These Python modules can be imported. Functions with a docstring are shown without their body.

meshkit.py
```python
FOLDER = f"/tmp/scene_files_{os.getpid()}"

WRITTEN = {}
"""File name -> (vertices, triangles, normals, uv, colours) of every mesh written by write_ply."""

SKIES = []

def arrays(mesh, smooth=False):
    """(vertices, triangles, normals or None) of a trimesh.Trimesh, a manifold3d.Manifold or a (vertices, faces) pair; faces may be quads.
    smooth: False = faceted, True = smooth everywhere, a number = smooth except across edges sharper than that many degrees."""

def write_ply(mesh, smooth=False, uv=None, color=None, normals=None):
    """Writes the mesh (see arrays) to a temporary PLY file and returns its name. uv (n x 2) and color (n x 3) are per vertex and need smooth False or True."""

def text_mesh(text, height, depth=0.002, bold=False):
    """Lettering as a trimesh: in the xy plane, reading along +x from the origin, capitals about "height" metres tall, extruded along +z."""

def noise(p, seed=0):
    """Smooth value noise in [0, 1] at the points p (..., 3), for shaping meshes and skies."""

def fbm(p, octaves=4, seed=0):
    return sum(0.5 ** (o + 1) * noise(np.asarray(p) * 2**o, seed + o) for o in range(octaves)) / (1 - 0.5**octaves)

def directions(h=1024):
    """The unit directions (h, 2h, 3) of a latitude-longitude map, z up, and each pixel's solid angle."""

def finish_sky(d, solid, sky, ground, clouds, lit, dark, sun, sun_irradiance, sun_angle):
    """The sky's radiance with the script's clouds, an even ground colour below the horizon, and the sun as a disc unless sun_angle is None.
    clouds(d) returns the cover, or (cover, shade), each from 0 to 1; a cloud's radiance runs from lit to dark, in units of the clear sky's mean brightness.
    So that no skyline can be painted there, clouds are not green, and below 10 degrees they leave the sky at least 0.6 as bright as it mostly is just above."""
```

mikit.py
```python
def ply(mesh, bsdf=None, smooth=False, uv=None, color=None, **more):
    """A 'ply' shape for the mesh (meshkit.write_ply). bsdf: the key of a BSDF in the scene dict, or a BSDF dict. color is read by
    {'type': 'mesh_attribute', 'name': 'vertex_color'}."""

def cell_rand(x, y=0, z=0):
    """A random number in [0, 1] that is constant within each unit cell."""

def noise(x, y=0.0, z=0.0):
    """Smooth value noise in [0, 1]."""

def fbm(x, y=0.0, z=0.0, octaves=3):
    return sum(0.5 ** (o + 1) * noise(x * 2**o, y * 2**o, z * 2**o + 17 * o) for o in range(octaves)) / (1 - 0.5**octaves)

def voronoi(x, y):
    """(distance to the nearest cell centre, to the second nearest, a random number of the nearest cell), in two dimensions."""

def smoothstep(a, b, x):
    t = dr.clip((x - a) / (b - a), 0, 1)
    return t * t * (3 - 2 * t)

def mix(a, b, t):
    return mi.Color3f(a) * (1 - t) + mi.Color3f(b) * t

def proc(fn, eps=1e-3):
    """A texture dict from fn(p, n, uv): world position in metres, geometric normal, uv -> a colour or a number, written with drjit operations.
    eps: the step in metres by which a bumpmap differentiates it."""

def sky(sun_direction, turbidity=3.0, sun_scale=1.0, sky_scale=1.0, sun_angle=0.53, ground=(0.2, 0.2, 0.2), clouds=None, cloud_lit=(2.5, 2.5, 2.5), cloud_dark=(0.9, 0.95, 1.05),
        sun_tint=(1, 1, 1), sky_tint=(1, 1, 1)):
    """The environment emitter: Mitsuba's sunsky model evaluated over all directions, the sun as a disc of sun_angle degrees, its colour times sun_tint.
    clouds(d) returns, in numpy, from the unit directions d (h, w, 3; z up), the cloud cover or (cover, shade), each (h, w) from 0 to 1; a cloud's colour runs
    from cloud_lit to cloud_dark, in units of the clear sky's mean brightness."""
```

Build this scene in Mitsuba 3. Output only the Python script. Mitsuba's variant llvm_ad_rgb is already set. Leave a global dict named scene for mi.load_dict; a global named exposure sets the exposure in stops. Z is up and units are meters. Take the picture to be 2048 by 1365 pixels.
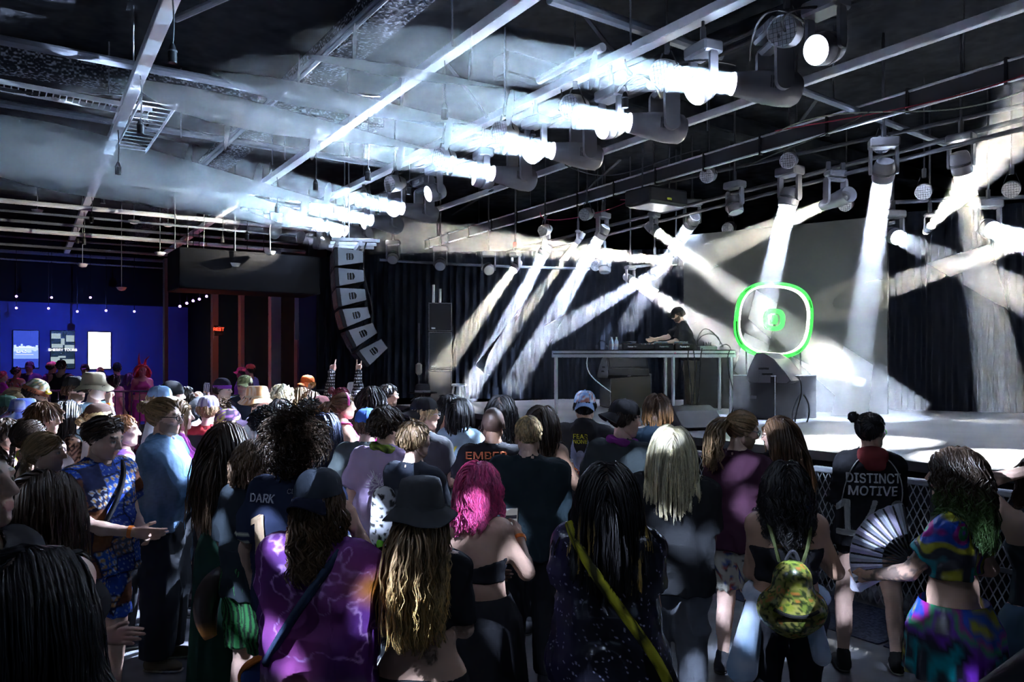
import math, random, numpy as np, trimesh, manifold3d, mitsuba as mi, drjit as dr, mikit, meshkit
from mikit import noise, fbm, voronoi, cell_rand, smoothstep, mix, proc
from shapely.geometry import Polygon, Point, LineString, box as sbox
T = mi.ScalarTransform4f
R = np.random.default_rng(7)
rnd = random.Random(7)
EYE = 2.1            # camera height
F = 1600.0           # focal length in pixels of the 2048 wide frame
HZ = 720.0           # row of the horizon
def P(px, py, y):
    return np.array([(px - 1024) / F * y, y, EYE + (HZ - py) / F * y])
def PZ(px, py, z):
    return P(px, py, F * (z - EYE) / (HZ - py))
TH = math.radians(33.5)
A = np.array([-math.sin(TH), math.cos(TH), 0.0])   # along the stage front, away from the camera
B = np.array([math.cos(TH), math.sin(TH), 0.0])    # towards the back of the stage
UP = np.array([0, 0, 1.0])

scene, labels = {}, {}
exposure = 14.25
GAIN = 2.0 ** -8      # lamp powers below are for an exposure of 6 stops
scene['camera'] = {'type': 'perspective', 'fov': math.degrees(2 * math.atan(1024 / F)), 'fov_axis': 'x', 'near_clip': 0.05, 'far_clip': 200.0,
    'principal_point_offset_y': (682.5 - HZ) / 1365.0,
    'to_world': T().look_at(origin=[0, 0, EYE], target=[0, 1, EYE], up=[0, 0, 1])}

# ---------------------------------------------------------------- lamps of the room
def rgb(*c): return {'type': 'rgb', 'value': [float(x) for x in (c[0] if len(c) == 1 else c)]}
COOL, WARM, WHITE = (0.72, 0.87, 1.20), (1.1, 1.0, 0.78), (1.0, 0.99, 0.95)
HAZE_SIGMA = 0.60
scene['haze'] = {'type': 'homogeneous', 'albedo': 0.95, 'sigma_t': HAZE_SIGMA}
scene['haze_dense'] = {'type': 'homogeneous', 'albedo': 0.95, 'sigma_t': 0.65}
scene['haze_faint'] = {'type': 'homogeneous', 'albedo': 0.95, 'sigma_t': 0.13}
scene['haze_mid'] = {'type': 'homogeneous', 'albedo': 0.95, 'sigma_t': 0.46}
scene['haze_light'] = {'type': 'homogeneous', 'albedo': 0.95, 'sigma_t': 0.22}
scene['haze_thin'] = {'type': 'homogeneous', 'albedo': 0.95, 'sigma_t': 0.34}
n_spot = [0]
def spot(pos, aim, power, half, col=WHITE, soft=0.6, weight=1.0, texture=None):
    n_spot[0] += 1
    up = [0, 0, 1] if abs(np.dot(unit(np.subtract(aim, pos)), UP)) < 0.98 else [1, 0, 0]
    d = {'type': 'spot', 'to_world': T().look_at(origin=list(map(float, pos)), target=list(map(float, aim)), up=up),
         'intensity': rgb(np.array(col) * power * GAIN), 'cutoff_angle': float(half), 'beam_width': float(half * soft), 'sampling_weight': float(weight)}
    if texture is not None: d['texture'] = proc(texture)
    scene['spot_light_%03d' % n_spot[0]] = d
def unit(v):
    v = np.asarray(v, float); return v / np.linalg.norm(v)

# ---------------------------------------------------------------- helpers
count = {}
def key(name, parent=None):
    full = name if parent is None else parent + '__' + name
    n = count.get(full, 0); count[full] = n + 1
    return full if n == 0 else '%s_%03d' % (full, n)
def shape(mesh, bsdf, smooth=False, color=None, uv=None, **more):
    v, f, n = meshkit.arrays(mesh, smooth)
    c = None
    if color is not None:
        c = np.asarray(color, float)
        if c.ndim == 1: c = np.tile(c, (len(v), 1))
    path = meshkit.write_ply((v, f), False, uv, c, normals=n)
    return {'type': 'ply', 'filename': path, 'face_normals': n is None, 'bsdf': {'type': 'ref', 'id': bsdf}, **more}
def add(name, mesh, bsdf, parent=None, smooth=False, color=None, label=None, cat=None, group=None, kind=None, to_world=None, **more):
    k = key(name, parent)
    d = mesh if isinstance(mesh, dict) else shape(mesh, bsdf, smooth, color, **more)
    scene[k] = dict(d) if to_world is None else {**d, 'to_world': to_world}
    tag(k, label, cat, group, kind)
    return k
def tag(k, label=None, cat=None, group=None, kind=None):
    d = {a: b for a, b in (('label', label), ('category', cat), ('group', group), ('kind', kind)) if b}
    if d: labels[k] = d
def thing(name, label, cat, group=None):
    k = key(name); tag(k, label, cat, group); return k
def frame(z, x=None):
    """3x3 with columns x, y, z from the z axis and a hint for x."""
    z = unit(z); x = np.array([1.0, 0, 0]) if x is None else np.asarray(x, float)
    x = x - z * np.dot(x, z)
    if np.linalg.norm(x) < 1e-3: x = np.array([0, 1.0, 0]) - z * z[1]
    x = unit(x); return np.stack([x, np.cross(z, x), z], 1)
def mat(rot, pos):
    m = np.eye(4); m[:3, :3] = rot; m[:3, 3] = pos; return m
def moved(mesh, m):
    mesh = mesh.copy(); mesh.apply_transform(m); return mesh
def cat_(parts):
    return trimesh.util.concatenate(parts)
def man(m):
    t = m.to_mesh(); return trimesh.Trimesh(t.vert_properties[:, :3], t.tri_verts, process=False)
def rbox(sx, sy, sz, r=0.01, at=(0, 0, 0)):
    """box with chamfered edges centred at 'at'."""
    r = min(r, sx / 2.01, sy / 2.01, sz / 2.01)
    p = [(s[0] * (sx / 2 - (r if k != 0 else 0)), s[1] * (sy / 2 - (r if k != 1 else 0)), s[2] * (sz / 2 - (r if k != 2 else 0)))
         for k in range(3) for s in np.ndindex(2, 2, 2) for s in [np.array(s) * 2 - 1]]
    h = trimesh.convex.convex_hull(np.array(p)); h.apply_translation(at); return h
def prism(poly, depth, bevel=0.0):
    """extruded along z, centred."""
    poly = poly if isinstance(poly, Polygon) else Polygon(poly)
    m = trimesh.creation.extrude_polygon(poly, depth, engine='earcut'); m.apply_translation([0, 0, -depth / 2]); return m
def lathe(profile, n=24):
    return trimesh.creation.revolve(np.array(profile, float), sections=n)
def tube(pts, r, n=8, cap=True):
    pts = np.asarray(pts, float); m = len(pts)
    t = np.gradient(pts, axis=0); t /= np.linalg.norm(t, axis=1, keepdims=True) + 1e-12
    a = np.array([0, 0, 1.0]) if abs(t[0][2]) < 0.9 else np.array([1.0, 0, 0])
    rr = np.broadcast_to(np.asarray(r, float), (m,))
    x = a - t * (t @ a)[:, None]; x /= np.linalg.norm(x, axis=1, keepdims=True) + 1e-12
    for i in range(1, m):
        x[i] = x[i - 1] - t[i] * np.dot(x[i - 1], t[i]); x[i] /= np.linalg.norm(x[i]) + 1e-12
    y = np.cross(t, x); an = np.arange(n) * 2 * np.pi / n
    v = (pts[:, None] + rr[:, None, None] * (np.cos(an)[None, :, None] * x[:, None] + np.sin(an)[None, :, None] * y[:, None])).reshape(-1, 3)
    i, j = np.meshgrid(np.arange(m - 1), np.arange(n), indexing='ij'); j2 = (j + 1) % n
    a0, a1, b0, b1 = i * n + j, i * n + j2, (i + 1) * n + j, (i + 1) * n + j2
    f = np.concatenate([np.stack([a0, a1, b1], -1).reshape(-1, 3), np.stack([a0, b1, b0], -1).reshape(-1, 3)])
    if cap:
        v = np.vstack([v, pts[0], pts[-1]]); k = len(v); js = np.arange(n)
        f = np.vstack([f, np.stack([(js + 1) % n, js, np.full(n, k - 2)], 1), np.stack([(m - 1) * n + js, (m - 1) * n + (js + 1) % n, np.full(n, k - 1)], 1)])
    return trimesh.Trimesh(v, f, process=False)
def bar(p0, p1, w, h, r=0.004, up=UP):
    """rectangular bar from p0 to p1: w across, h along 'up'."""
    p0, p1 = np.asarray(p0, float), np.asarray(p1, float); z = p1 - p0; L = np.linalg.norm(z)
    return moved(rbox(w, h, L, r), mat(frame(z, np.cross(up, z)), (p0 + p1) / 2))
def rod(p0, p1, r, n=8):
    return tube(np.linspace(p0, p1, 2), r, n)
def spline(pts, n=24):
    from scipy.interpolate import CubicSpline
    pts = np.asarray(pts, float); s = np.concatenate([[0], np.cumsum(np.linalg.norm(np.diff(pts, axis=0), axis=1))])
    return CubicSpline(s, pts)(np.linspace(0, s[-1], n))
def grid_mesh(v):
    """(m, n, 3) points -> open sheet."""
    m, n = v.shape[:2]; i, j = np.meshgrid(np.arange(m - 1), np.arange(n - 1), indexing='ij')
    a, b, c, d = i * n + j, i * n + j + 1, (i + 1) * n + j + 1, (i + 1) * n + j
    return trimesh.Trimesh(v.reshape(-1, 3), np.concatenate([np.stack([a, b, c], -1).reshape(-1, 3), np.stack([a, c, d], -1).reshape(-1, 3)]), process=False)

# ---------------------------------------------------------------- materials
def two(d): return {'type': 'twosided', 'bsdf': d}
VC = {'type': 'mesh_attribute', 'name': 'vertex_color'}
def plain(name, c, rough=0.6, metal=0.0, spec=0.4, **more):
    scene[name] = two({'type': 'principled', 'base_color': c if isinstance(c, dict) else rgb(c), 'roughness': rough, 'metallic': metal, 'specular': spec, **more})
def textured(name, fn, rough=0.7, spec=0.3, bump=None, scale=0.01, metal=0.0, eps=1e-3, **more):
    b = {'type': 'principled', 'base_color': proc(fn), 'roughness': rough, 'specular': spec, 'metallic': metal, **more}
    if bump: b = {'type': 'bumpmap', 'bsdf': b, 'arbitrary': proc(bump, eps), 'scale': scale}
    scene[name] = two(b)
plain('m_cloth', VC, 0.85, spec=0.25)
plain('m_skin', VC, 0.48, spec=0.4)
plain('m_hair', VC, 0.38, spec=0.6)
plain('m_gloss', VC, 0.3, spec=0.5)
plain('m_black', (0.012, 0.012, 0.014), 0.42, spec=0.45)
plain('m_lamp_black', (0.14, 0.14, 0.155), 0.34, spec=0.5)
plain('m_matt_black', (0.010, 0.010, 0.012), 0.85, spec=0.2)
plain('m_dark_metal', (0.06, 0.062, 0.07), 0.4, metal=0.3)
plain('m_steel', (0.33, 0.35, 0.38), 0.42, metal=0.55)
plain('m_alu', (0.62, 0.63, 0.66), 0.33, metal=0.8)
plain('m_white', (0.72, 0.72, 0.74), 0.55)
plain('m_rail', (0.66, 0.68, 0.73), 0.5)
plain('m_pipe', (0.16, 0.18, 0.22), 0.6, metal=0.1)
plain('m_grille', (0.030, 0.030, 0.033), 0.6, metal=0.2)
scene['m_glass'] = {'type': 'thindielectric', 'int_ior': 1.35}
scene['m_clear'] = {'type': 'dielectric', 'int_ior': 1.2}
scene['m_null'] = {'type': 'null'}
def lit(mesh, col, power, bsdf='m_black', smooth=False, weight=0.0, **more):
    d = shape(mesh, bsdf, smooth, **more); d['emitter'] = {'type': 'area', 'radiance': rgb(np.array(col) * power * GAIN), 'sampling_weight': weight}; return d

ORD = 'first second third fourth fifth sixth seventh eighth ninth tenth eleventh twelfth thirteenth fourteenth fifteenth sixteenth seventeenth eighteenth nineteenth'.split()
# ---------------------------------------------------------------- beams: a lamp, its light, and the haze it shows in
# (lens px, py, depth) -> (far end px, py, depth), lens radius, far radius, colour, power, how far the focus lies behind the lens, haze
def rig_dir(i, p):
    """the lamps of the row fan from left towards the camera, each tilted a little up."""
    dy = -.12 - .75 * i / 7.0; s = (.10, .13, .16, .19, .205, .22, .235, .246)[i]; u, v, dx = p[0] / p[1], (p[2] - EYE) / p[1], -.9
    for _ in range(8): dz = v * dy + s * (u * dy - dx); dx = -math.sqrt(max(1 - dy * dy - dz * dz, .01))
    return unit([dx, dy, dz])
RIG_Z, STAGE_Z = 4.62, 1.2
RIGC = (.50, .80, 1.18)
def rigp(px, py, dz=0.0): return PZ(px, py, RIG_Z + dz)
RIG = [(1465, 168), (1258, 246), (1105, 302), (985, 347), (805, 418), (742, 441), (690, 462), (642, 484)]
STAGE_BEAMS = [
    ((1315, 465, 14.6), (1785, 820, 12.4), .09, .44, WHITE, 13, 1.3, 'haze_thin'),
    ((1265, 562, 16.4), (1650, 815, 12.4), .08, .50, WHITE, 26, 1.3, 'haze_thin'),
    ((1575, 412, 12.0), (1492, 770, 12.2), .135, .23, COOL, 3.2, .45, 'haze'),
    ((1765, 360, 10.3), (1703, 805, 12.6), .125, .27, COOL, 4.6, .45, 'haze'),
    ((1925, 346, 9.9), (2008, 820, 10.9), .11, .36, WARM, 2.4, .45, 'haze'),
    ((1862, 452, 12.6), (2150, 120, 8.2), .06, .52, WARM, 22, .9, 'haze_thin'),
    ((1795, 475, 12.8), (2150, 640, 9.4), .12, .30, COOL, 15, .9, 'haze'),
    ((1985, 460, 12.0), (2160, 525, 10.0), .13, .25, COOL, 10, .9, 'haze'),
    ((1645, 412, 11.6), (1385, 525, 15.3), .085, .30, WARM, 9, 1.3, 'haze'),
    ((2110, 462, 11.0), (1630, 625, 14.2), .10, .25, WARM, 9, 1.3, 'haze'),
    ((1379, 451, 15.0), (1262, 640, 17.6), .12, .22, COOL, 13, 1.5, 'haze'),
    ((1199, 475, 16.4), (1035, 760, 17.9), .12, .28, COOL, 20, 1.5, 'haze'),
    ((1153, 486, 17.0), (985, 715, 17.6), .06, .20, WARM, 13, 1.5, 'haze'),
    ((1085, 512, 17.5), (945, 770, 17.7), .12, .26, COOL, 15, 1.4, 'haze'),
    ((1027, 540, 17.2), (885, 735, 15.8), .09, .24, WARM, 16, 1.5, 'haze'),
    ((1300, 552, 16.6), (1125, 655, 17.5), .11, .24, COOL, 11, 1.5, 'haze'),
    ((1345, 523, 15.9), (745, 462, 16.9), .07, .50, WARM, 50, 1.3, 'haze_thin'),
]
SL_SHORT = ['large lamp above the performer', 'small lamp above the performer', 'round lamp left of the ring sign', 'round lamp above the grey panel', 'warm round lamp at the right curtain', 'warm lamp that shines up to the right', 'bright lamp beside the panel', 'bright lamp at the far right', 'black barrel lamp over the stage', 'right edge of the frame, low and warm', 'lamp right of the projector', 'lamp above the bright curtain patch', 'small warm lamp, thin', 'lamp over the left blue shaft', 'warm lamp furthest left over the stage', 'lamp low above the table', 'warm lamp that shines left to the speaker array']
def cone(p0, p1, r0, r1, n=20, fade=0.0):
    """fade: the length over which the haze thins out to nothing."""
    d = unit(np.subtract(p1, p0)); L = np.linalg.norm(np.subtract(p1, p0)); g = (r1 - r0) / L
    pts, rr = [p0, np.add(p0, p1) / 2, p1], [r0, (r0 + r1) / 2, r1]
    for t in (.3, .6, .85, 1.0) if fade else (): pts.append(np.asarray(p1) + d * fade * t); rr.append((r1 + g * fade * t) * math.sqrt(max(1 - t ** 1.5, .002)))
    m = tube(pts, rr, n)
    return manifold3d.Manifold(manifold3d.Mesh(np.asarray(m.vertices, np.float32), np.asarray(m.faces, np.uint32)))
beams = []   # (start, end, r0, r1, colour, power, focus, haze, kind)
for i, (px, py) in enumerate(RIG):
    p = rigp(px, py); beams.append((p, p + rig_dir(i, p) * (2.1, 2.3, 2.7, 3.3, 4.0, 4.6, 5.0, 5.4)[i], .10, .22 + .03 * i, RIGC, (19, 19, 19, 20, 25, 30, 34, 38)[i], 1.2, 'haze_thin', 'rig'))
for a, b, r0, r1, c, pw, fo, hz in STAGE_BEAMS:
    beams.append((P(*a), P(*b) + unit(P(*b) - P(*a)) * .35, r0, r1, c, pw, fo, hz, 'stage'))
def build_beams():
    solids = []
    order = sorted(range(len(beams)), key=lambda i: beams[i][0][1])
    for i in order:
        p0, p1, r0, r1, c, pw, fo, hz, kind = beams[i]
        d = unit(p1 - p0); L = np.linalg.norm(p1 - p0)
        half = math.degrees(math.atan(max(r0 / fo, r1 / (fo + L)))) * 1.08
        spot(p0 - d * fo, p1, pw, half, c, .45 if kind == 'rig' else .6, 2.5 if kind == 'rig' else 1.2)
        fade = 1.9 if kind == 'rig' else 0.0; solid = cone(p0 + d * .02, p1, r0 * .97, r1, fade=fade)
        for s, s0 in solids:
            if solid.min_gap(s, .05) < .01: solid = solid - s
        if solid.is_empty(): continue
        solids.append((cone(p0 + d * .02, p1, r0 * .97 + .0015, r1 + .0015, fade=fade), i))
        name = thing('light_beam', 'shaft of light in the haze %s' % ('from the %s lamp of the ceiling row' % ORD[i] if kind == 'rig' else 'from the %s' % SL_SHORT[i - len(RIG)]), 'light beam'); labels[name]['kind'] = 'stuff'
        # the haze hangs thickest around the lamps of the row
        cuts = [(0, .6, 'haze_dense'), (.602, 1.3, 'haze_mid'), (1.302, 2.4, 'haze_thin'), (2.402, 3.4, 'haze_light'), (3.402, 30, 'haze_faint')] if kind == 'rig' else [(0, 30, 'haze_mid' if hz == 'haze_thin' else hz)]
        for a, b, medium in cuts:
            piece = solid if len(cuts) == 1 else solid ^ cone(p0 + d * max(a, .0), p0 + d * min(b, L + fade + .1), 2.0, 2.0, 12)
            if not piece.is_empty(): add('haze', man(piece), 'm_null', name, interior={'type': 'ref', 'id': medium})
build_beams()

# wash lamps of the row and two lamps behind the camera: dappled light on the crowd
def dapple(n, lo, hi, seed, keep=1.0, base=0.03):
    def fn(p, n_, uv):
        d, e, r = voronoi(uv.x * n + seed, uv.y * n * 1.3 + 3 * seed); return mi.Float(smoothstep(hi, lo, d) * dr.select(r > 1 - keep, 0.45 + 0.55 * r, 0.0) + base)
    return fn
REAR = [((-3.4, 1.2, 5.2), (.9, 5.2, .9)), ((1.6, .8, 5.3), (.3, 4.6, 1.0))]
CROWD = [((1390, 187), (-2.4, 5.6, 1.0), 14, 22), ((1060, 311), (-3.0, 7.2, 1.0), 23, 22), ((785, 421), (-4.2, 9.3, 1.2), 28, 22)]
for i, ((px, py), aim, pw, half) in enumerate(CROWD):
    p = rigp(px, py, -.02); d = unit(np.array(aim) - p); spot(p + d * .02, aim, pw, half, COOL, .8, 1.6, dapple(10, .22, .5, i))
for i, (p, aim) in enumerate(REAR): spot(p, aim, (8.0, 5.0)[i], (22, 21)[i], COOL, .8, 1.6, dapple(15, .15, .42, 5 + i, (.5, .34)[i], .008))
RAILAIM = {672: ((672, 466), PZ(760, 205, 5.3), 24, 9), 950: ((950, 354), PZ(262, 180, 5.3), 22, 13)}
for i, (pp, aim, pw, half) in enumerate(RAILAIM.values()): p = rigp(*pp, -.02); spot(p + unit(aim - p) * .03, aim, pw, half, COOL, .7, .8, dapple(7, .2, .5, 20 + i, .8, .02))
POOL = [(P(2240, 300, 9.5), PZ(2000, 914, STAGE_Z)), (P(2260, 330, 10.5), PZ(1695, 884, STAGE_Z))]
for p, aim in POOL: spot(p, aim, 22, 8, WHITE, .75, .8)
def point(p, c, w, weight=.5):
    n_spot[0] += 1; scene['point_light_%03d' % n_spot[0]] = {'type': 'point', 'position': list(map(float, p)), 'intensity': rgb(np.array(c) * w * GAIN), 'sampling_weight': weight}
spot((-11.6, 21.5, 3.6), (-13.6, 24.2, 2.4), .38, 60, (.10, .20, 1.0), .3, .6)
spot((-10.5, 18.3, 3.4), (-10.5, 17.2, 1.2), .22, 62, (.55, .14, 1.0), .5, .5); spot((-8.2, 14.9, 2.6), (-8.3, 14.4, .6), .10, 60, (1.0, .10, .75), .5, .4); spot((-6.9, 17.2, 3.4), (-6.9, 16.5, 1.5), .22, 58, (.45, .14, 1.0), .5, .4)
point((-8.0, 20.5, 2.6), (1.0, .18, .08), .035); point((-.5, -2.0, 3.0), (.6, .85, 1.25), .012); point((4.5, 10.0, 5.0), (.7, .85, 1.2), .005)
spot(P(1718, 775, 13.3) + UP * .1, (0.2, 9.4, 4.5), 2.5, 20, WARM, .4, 1.0)      # the small floor lamp at the foot of the panel
p = rigp(628, 486, -.02); spot(p + unit([-.9, -.1, .1]) * .03, (-9.5, 17.5, 5.0), 1.1, 30, WARM, .5, .7)
# ---------------------------------------------------------------- the room
def slab(name, pts, z0, z1, bsdf, label=None, **k):
    m = trimesh.creation.extrude_polygon(Polygon(pts), z1 - z0, engine='earcut'); m.apply_translation([0, 0, z0])
    return add(name, m, bsdf, kind='structure', label=label, **k)
def wallseg(name, p, q, z0, z1, th, bsdf, label=None, **k):
    p, q = np.array([*p, 0.0]), np.array([*q, 0.0]); n = unit(np.cross(q - p, UP)) * th / 2
    return slab(name, [(p + n)[:2], (q + n)[:2], (q - n)[:2], (p - n)[:2]], z0, z1, bsdf, label, **k)
def floor_col(p, n, uv):
    v = fbm(p.x * 1.3, p.y * 1.3, 0.0, 4); s = noise(p.x * 9, p.y * 9, 0)
    return mix((0.10, 0.105, 0.12), (0.19, 0.195, 0.21), v) * (0.85 + 0.3 * s)
textured('m_floor', floor_col, 0.5, 0.3)
def deck_col(p, n, uv):
    v = fbm(p.x * 0.9, p.y * 0.9, 3.0, 4)
    return mix((0.20, 0.205, 0.22), (0.32, 0.325, 0.34), v)
textured('m_stage', deck_col, 0.32, 0.5)
def spray_col(p, n, uv):
    v = fbm(p.x * 5, p.y * 5, p.z * 5, 4); return mix((0.005, 0.006, 0.008), (0.030, 0.033, 0.038), v)
textured('m_deck', spray_col, 0.9, 0.1, bump=lambda p, n, uv: fbm(p.x * 6, p.y * 6, p.z * 6, 4), scale=0.12, eps=0.01)
def fuzz_col(p, n, uv):
    v = noise(p.x * 40, p.y * 40, p.z * 40); return mix((0.02, 0.022, 0.028), (0.30, 0.32, 0.37), smoothstep(.45, .9, v))
textured('m_fuzz', fuzz_col, 0.95, 0.1, bump=lambda p, n, uv: noise(p.x * 40, p.y * 40, p.z * 40), scale=0.03, eps=0.004)
plain('m_wall_dark', (0.006, 0.0065, 0.009), 0.8, spec=.2)
plain('m_wall_blue', (0.10, 0.12, 0.42), 0.75, spec=.2)
plain('m_panel', (0.045, 0.047, 0.048), 0.6, spec=.3)
def curtain_col(p, n, uv): return mix((0.008, 0.010, 0.014), (0.018, 0.021, 0.030), fbm(p.x * 12, p.y * 12, p.z * 2, 2))
textured('m_curtain', curtain_col, 0.95, 0.05)

slab('floor', [(-24, -7), (17, -7), (17, 34), (-24, 34)], -.2, 0, 'm_floor', 'dark grey concrete floor with scattered pools of light')
slab('ceiling', [(-24, -7), (17, -7), (17, 34), (-24, 34)], 6.3, 6.5, 'm_deck', 'black sprayed ceiling deck above the rigging')
wallseg('wall_rear', (-24, -7), (17, -7), 0, 6.3, .2, 'm_wall_dark')
wallseg('wall_left', (-24, -7), (-24, 34), 0, 6.3, .2, 'm_wall_dark')
wallseg('wall_right', (17, -7), (17, 34), 0, 6.3, .2, 'm_wall_dark')
wallseg('wall_back', (-24, 34), (17, 34), 0, 6.3, .2, 'm_wall_dark')
# blue wall with the screens, and its dark soffit
BW = P(150, 700, 25.0)[:2]; b2 = B[:2]
wl, wr = BW - b2 * 7.5, BW + b2 * 3.4
wallseg('wall_screens', wl, wr, 0, 3.85, .2, 'm_wall_blue', 'blue lit far wall that carries the three upright screens')
wallseg('wall_soffit', wl - A[:2] * .3, wr - A[:2] * .3, 3.85, 6.3, .5, 'm_wall_dark', 'black soffit above the blue wall')
# dark wall with pillars right of the blue wall
w2 = P(660, 700, 20.8)[:2]
wallseg('wall_recess', wr, w2, 0, 6.3, .2, 'm_wall_dark', 'dark wall behind the grey pillars')
for px, w, y, top, c, lab in ((340, 7, 23.2, 5, (0.10, 0.11, 0.14), 'slim grey pillar at the right end of the blue wall'), (437, 11, 22.4, 5, (0.16, 0.16, 0.18), 'grey pillar under the red exit sign'),
        (490, 8, 22.0, 5, (0.18, 0.19, 0.22), 'thin grey pillar right of the red exit sign'), (556, 20, 21.3, 5, (0.32, 0.34, 0.42), 'widest pale grey pillar with a small white notice'),
        (600, 6, 21.0, 3.1, (0.20, 0.20, 0.24), 'short thin grey post left of the lavender panel')):
    p = P(px, 720, y); wd = w / F * y
    add('pillar', moved(rbox(wd, .25, top, .01), mat(frame(UP, B), [p[0], p[1] - .3, top / 2])), 'm_cloth', color=c, kind='structure', label=lab)
p = P(620, 720, 20.6)
add('wall_panel', moved(rbox(.46, .12, 4.0, .01), mat(frame(UP, B), [p[0], p[1] - .3, 2.0])), 'm_cloth', color=(.05, .05, .13), kind='structure', label='dark blue wall panel with a lavender upper half beside the curtain')
add('trim_panel', moved(rbox(.47, .02, 1.1, .005), mat(frame(UP, B), [p[0] - .06, p[1] - .39, 3.15])), 'm_cloth', color=(.30, .30, .42), kind='structure')
# bulkhead under the ceiling
p = P(545, 552, 18.0)
add('ceiling_bulkhead', moved(rbox(3.0, 1.2, .85, .02), mat(frame(UP, B), p - B * .6)), 'm_wall_dark', kind='structure', label='dark boxed bulkhead below the ceiling left of the speaker array')

# ---------------------------------------------------------------- stage
S0 = np.array([4.06, 6.34, 0]); STZ = 1.2
s_l, s_r = S0 + A * 11.6, S0 - A * 8
slab('stage_floor', [s_l[:2], s_r[:2], (s_r + B * 11)[:2], (s_l + B * 9)[:2]], STZ - .09, STZ, 'm_stage', 'grey stage deck with bright pools of light')
slab('stage_wall', [(s_l + B * .04)[:2], (s_r + B * .04)[:2], (s_r + B * 10)[:2], (s_l + B * 8)[:2]], 0, STZ - .09, 'm_matt_black', 'black front of the stage')
add('stage_trim', bar(s_l + UP * (STZ - .045) - B * .012, s_r + UP * (STZ - .045) - B * .012, .02, .09), 'm_dark_metal', kind='structure', label='dark metal edge along the stage front')
pl, pr = P(1370, 720, 15.3), P(1776, 720, 13.2)
wallseg('wall_panel_stage', pl[:2], pr[:2], STZ, 4.47, .12, 'm_panel', 'tall plain dark grey panel at the back of the stage')

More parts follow.
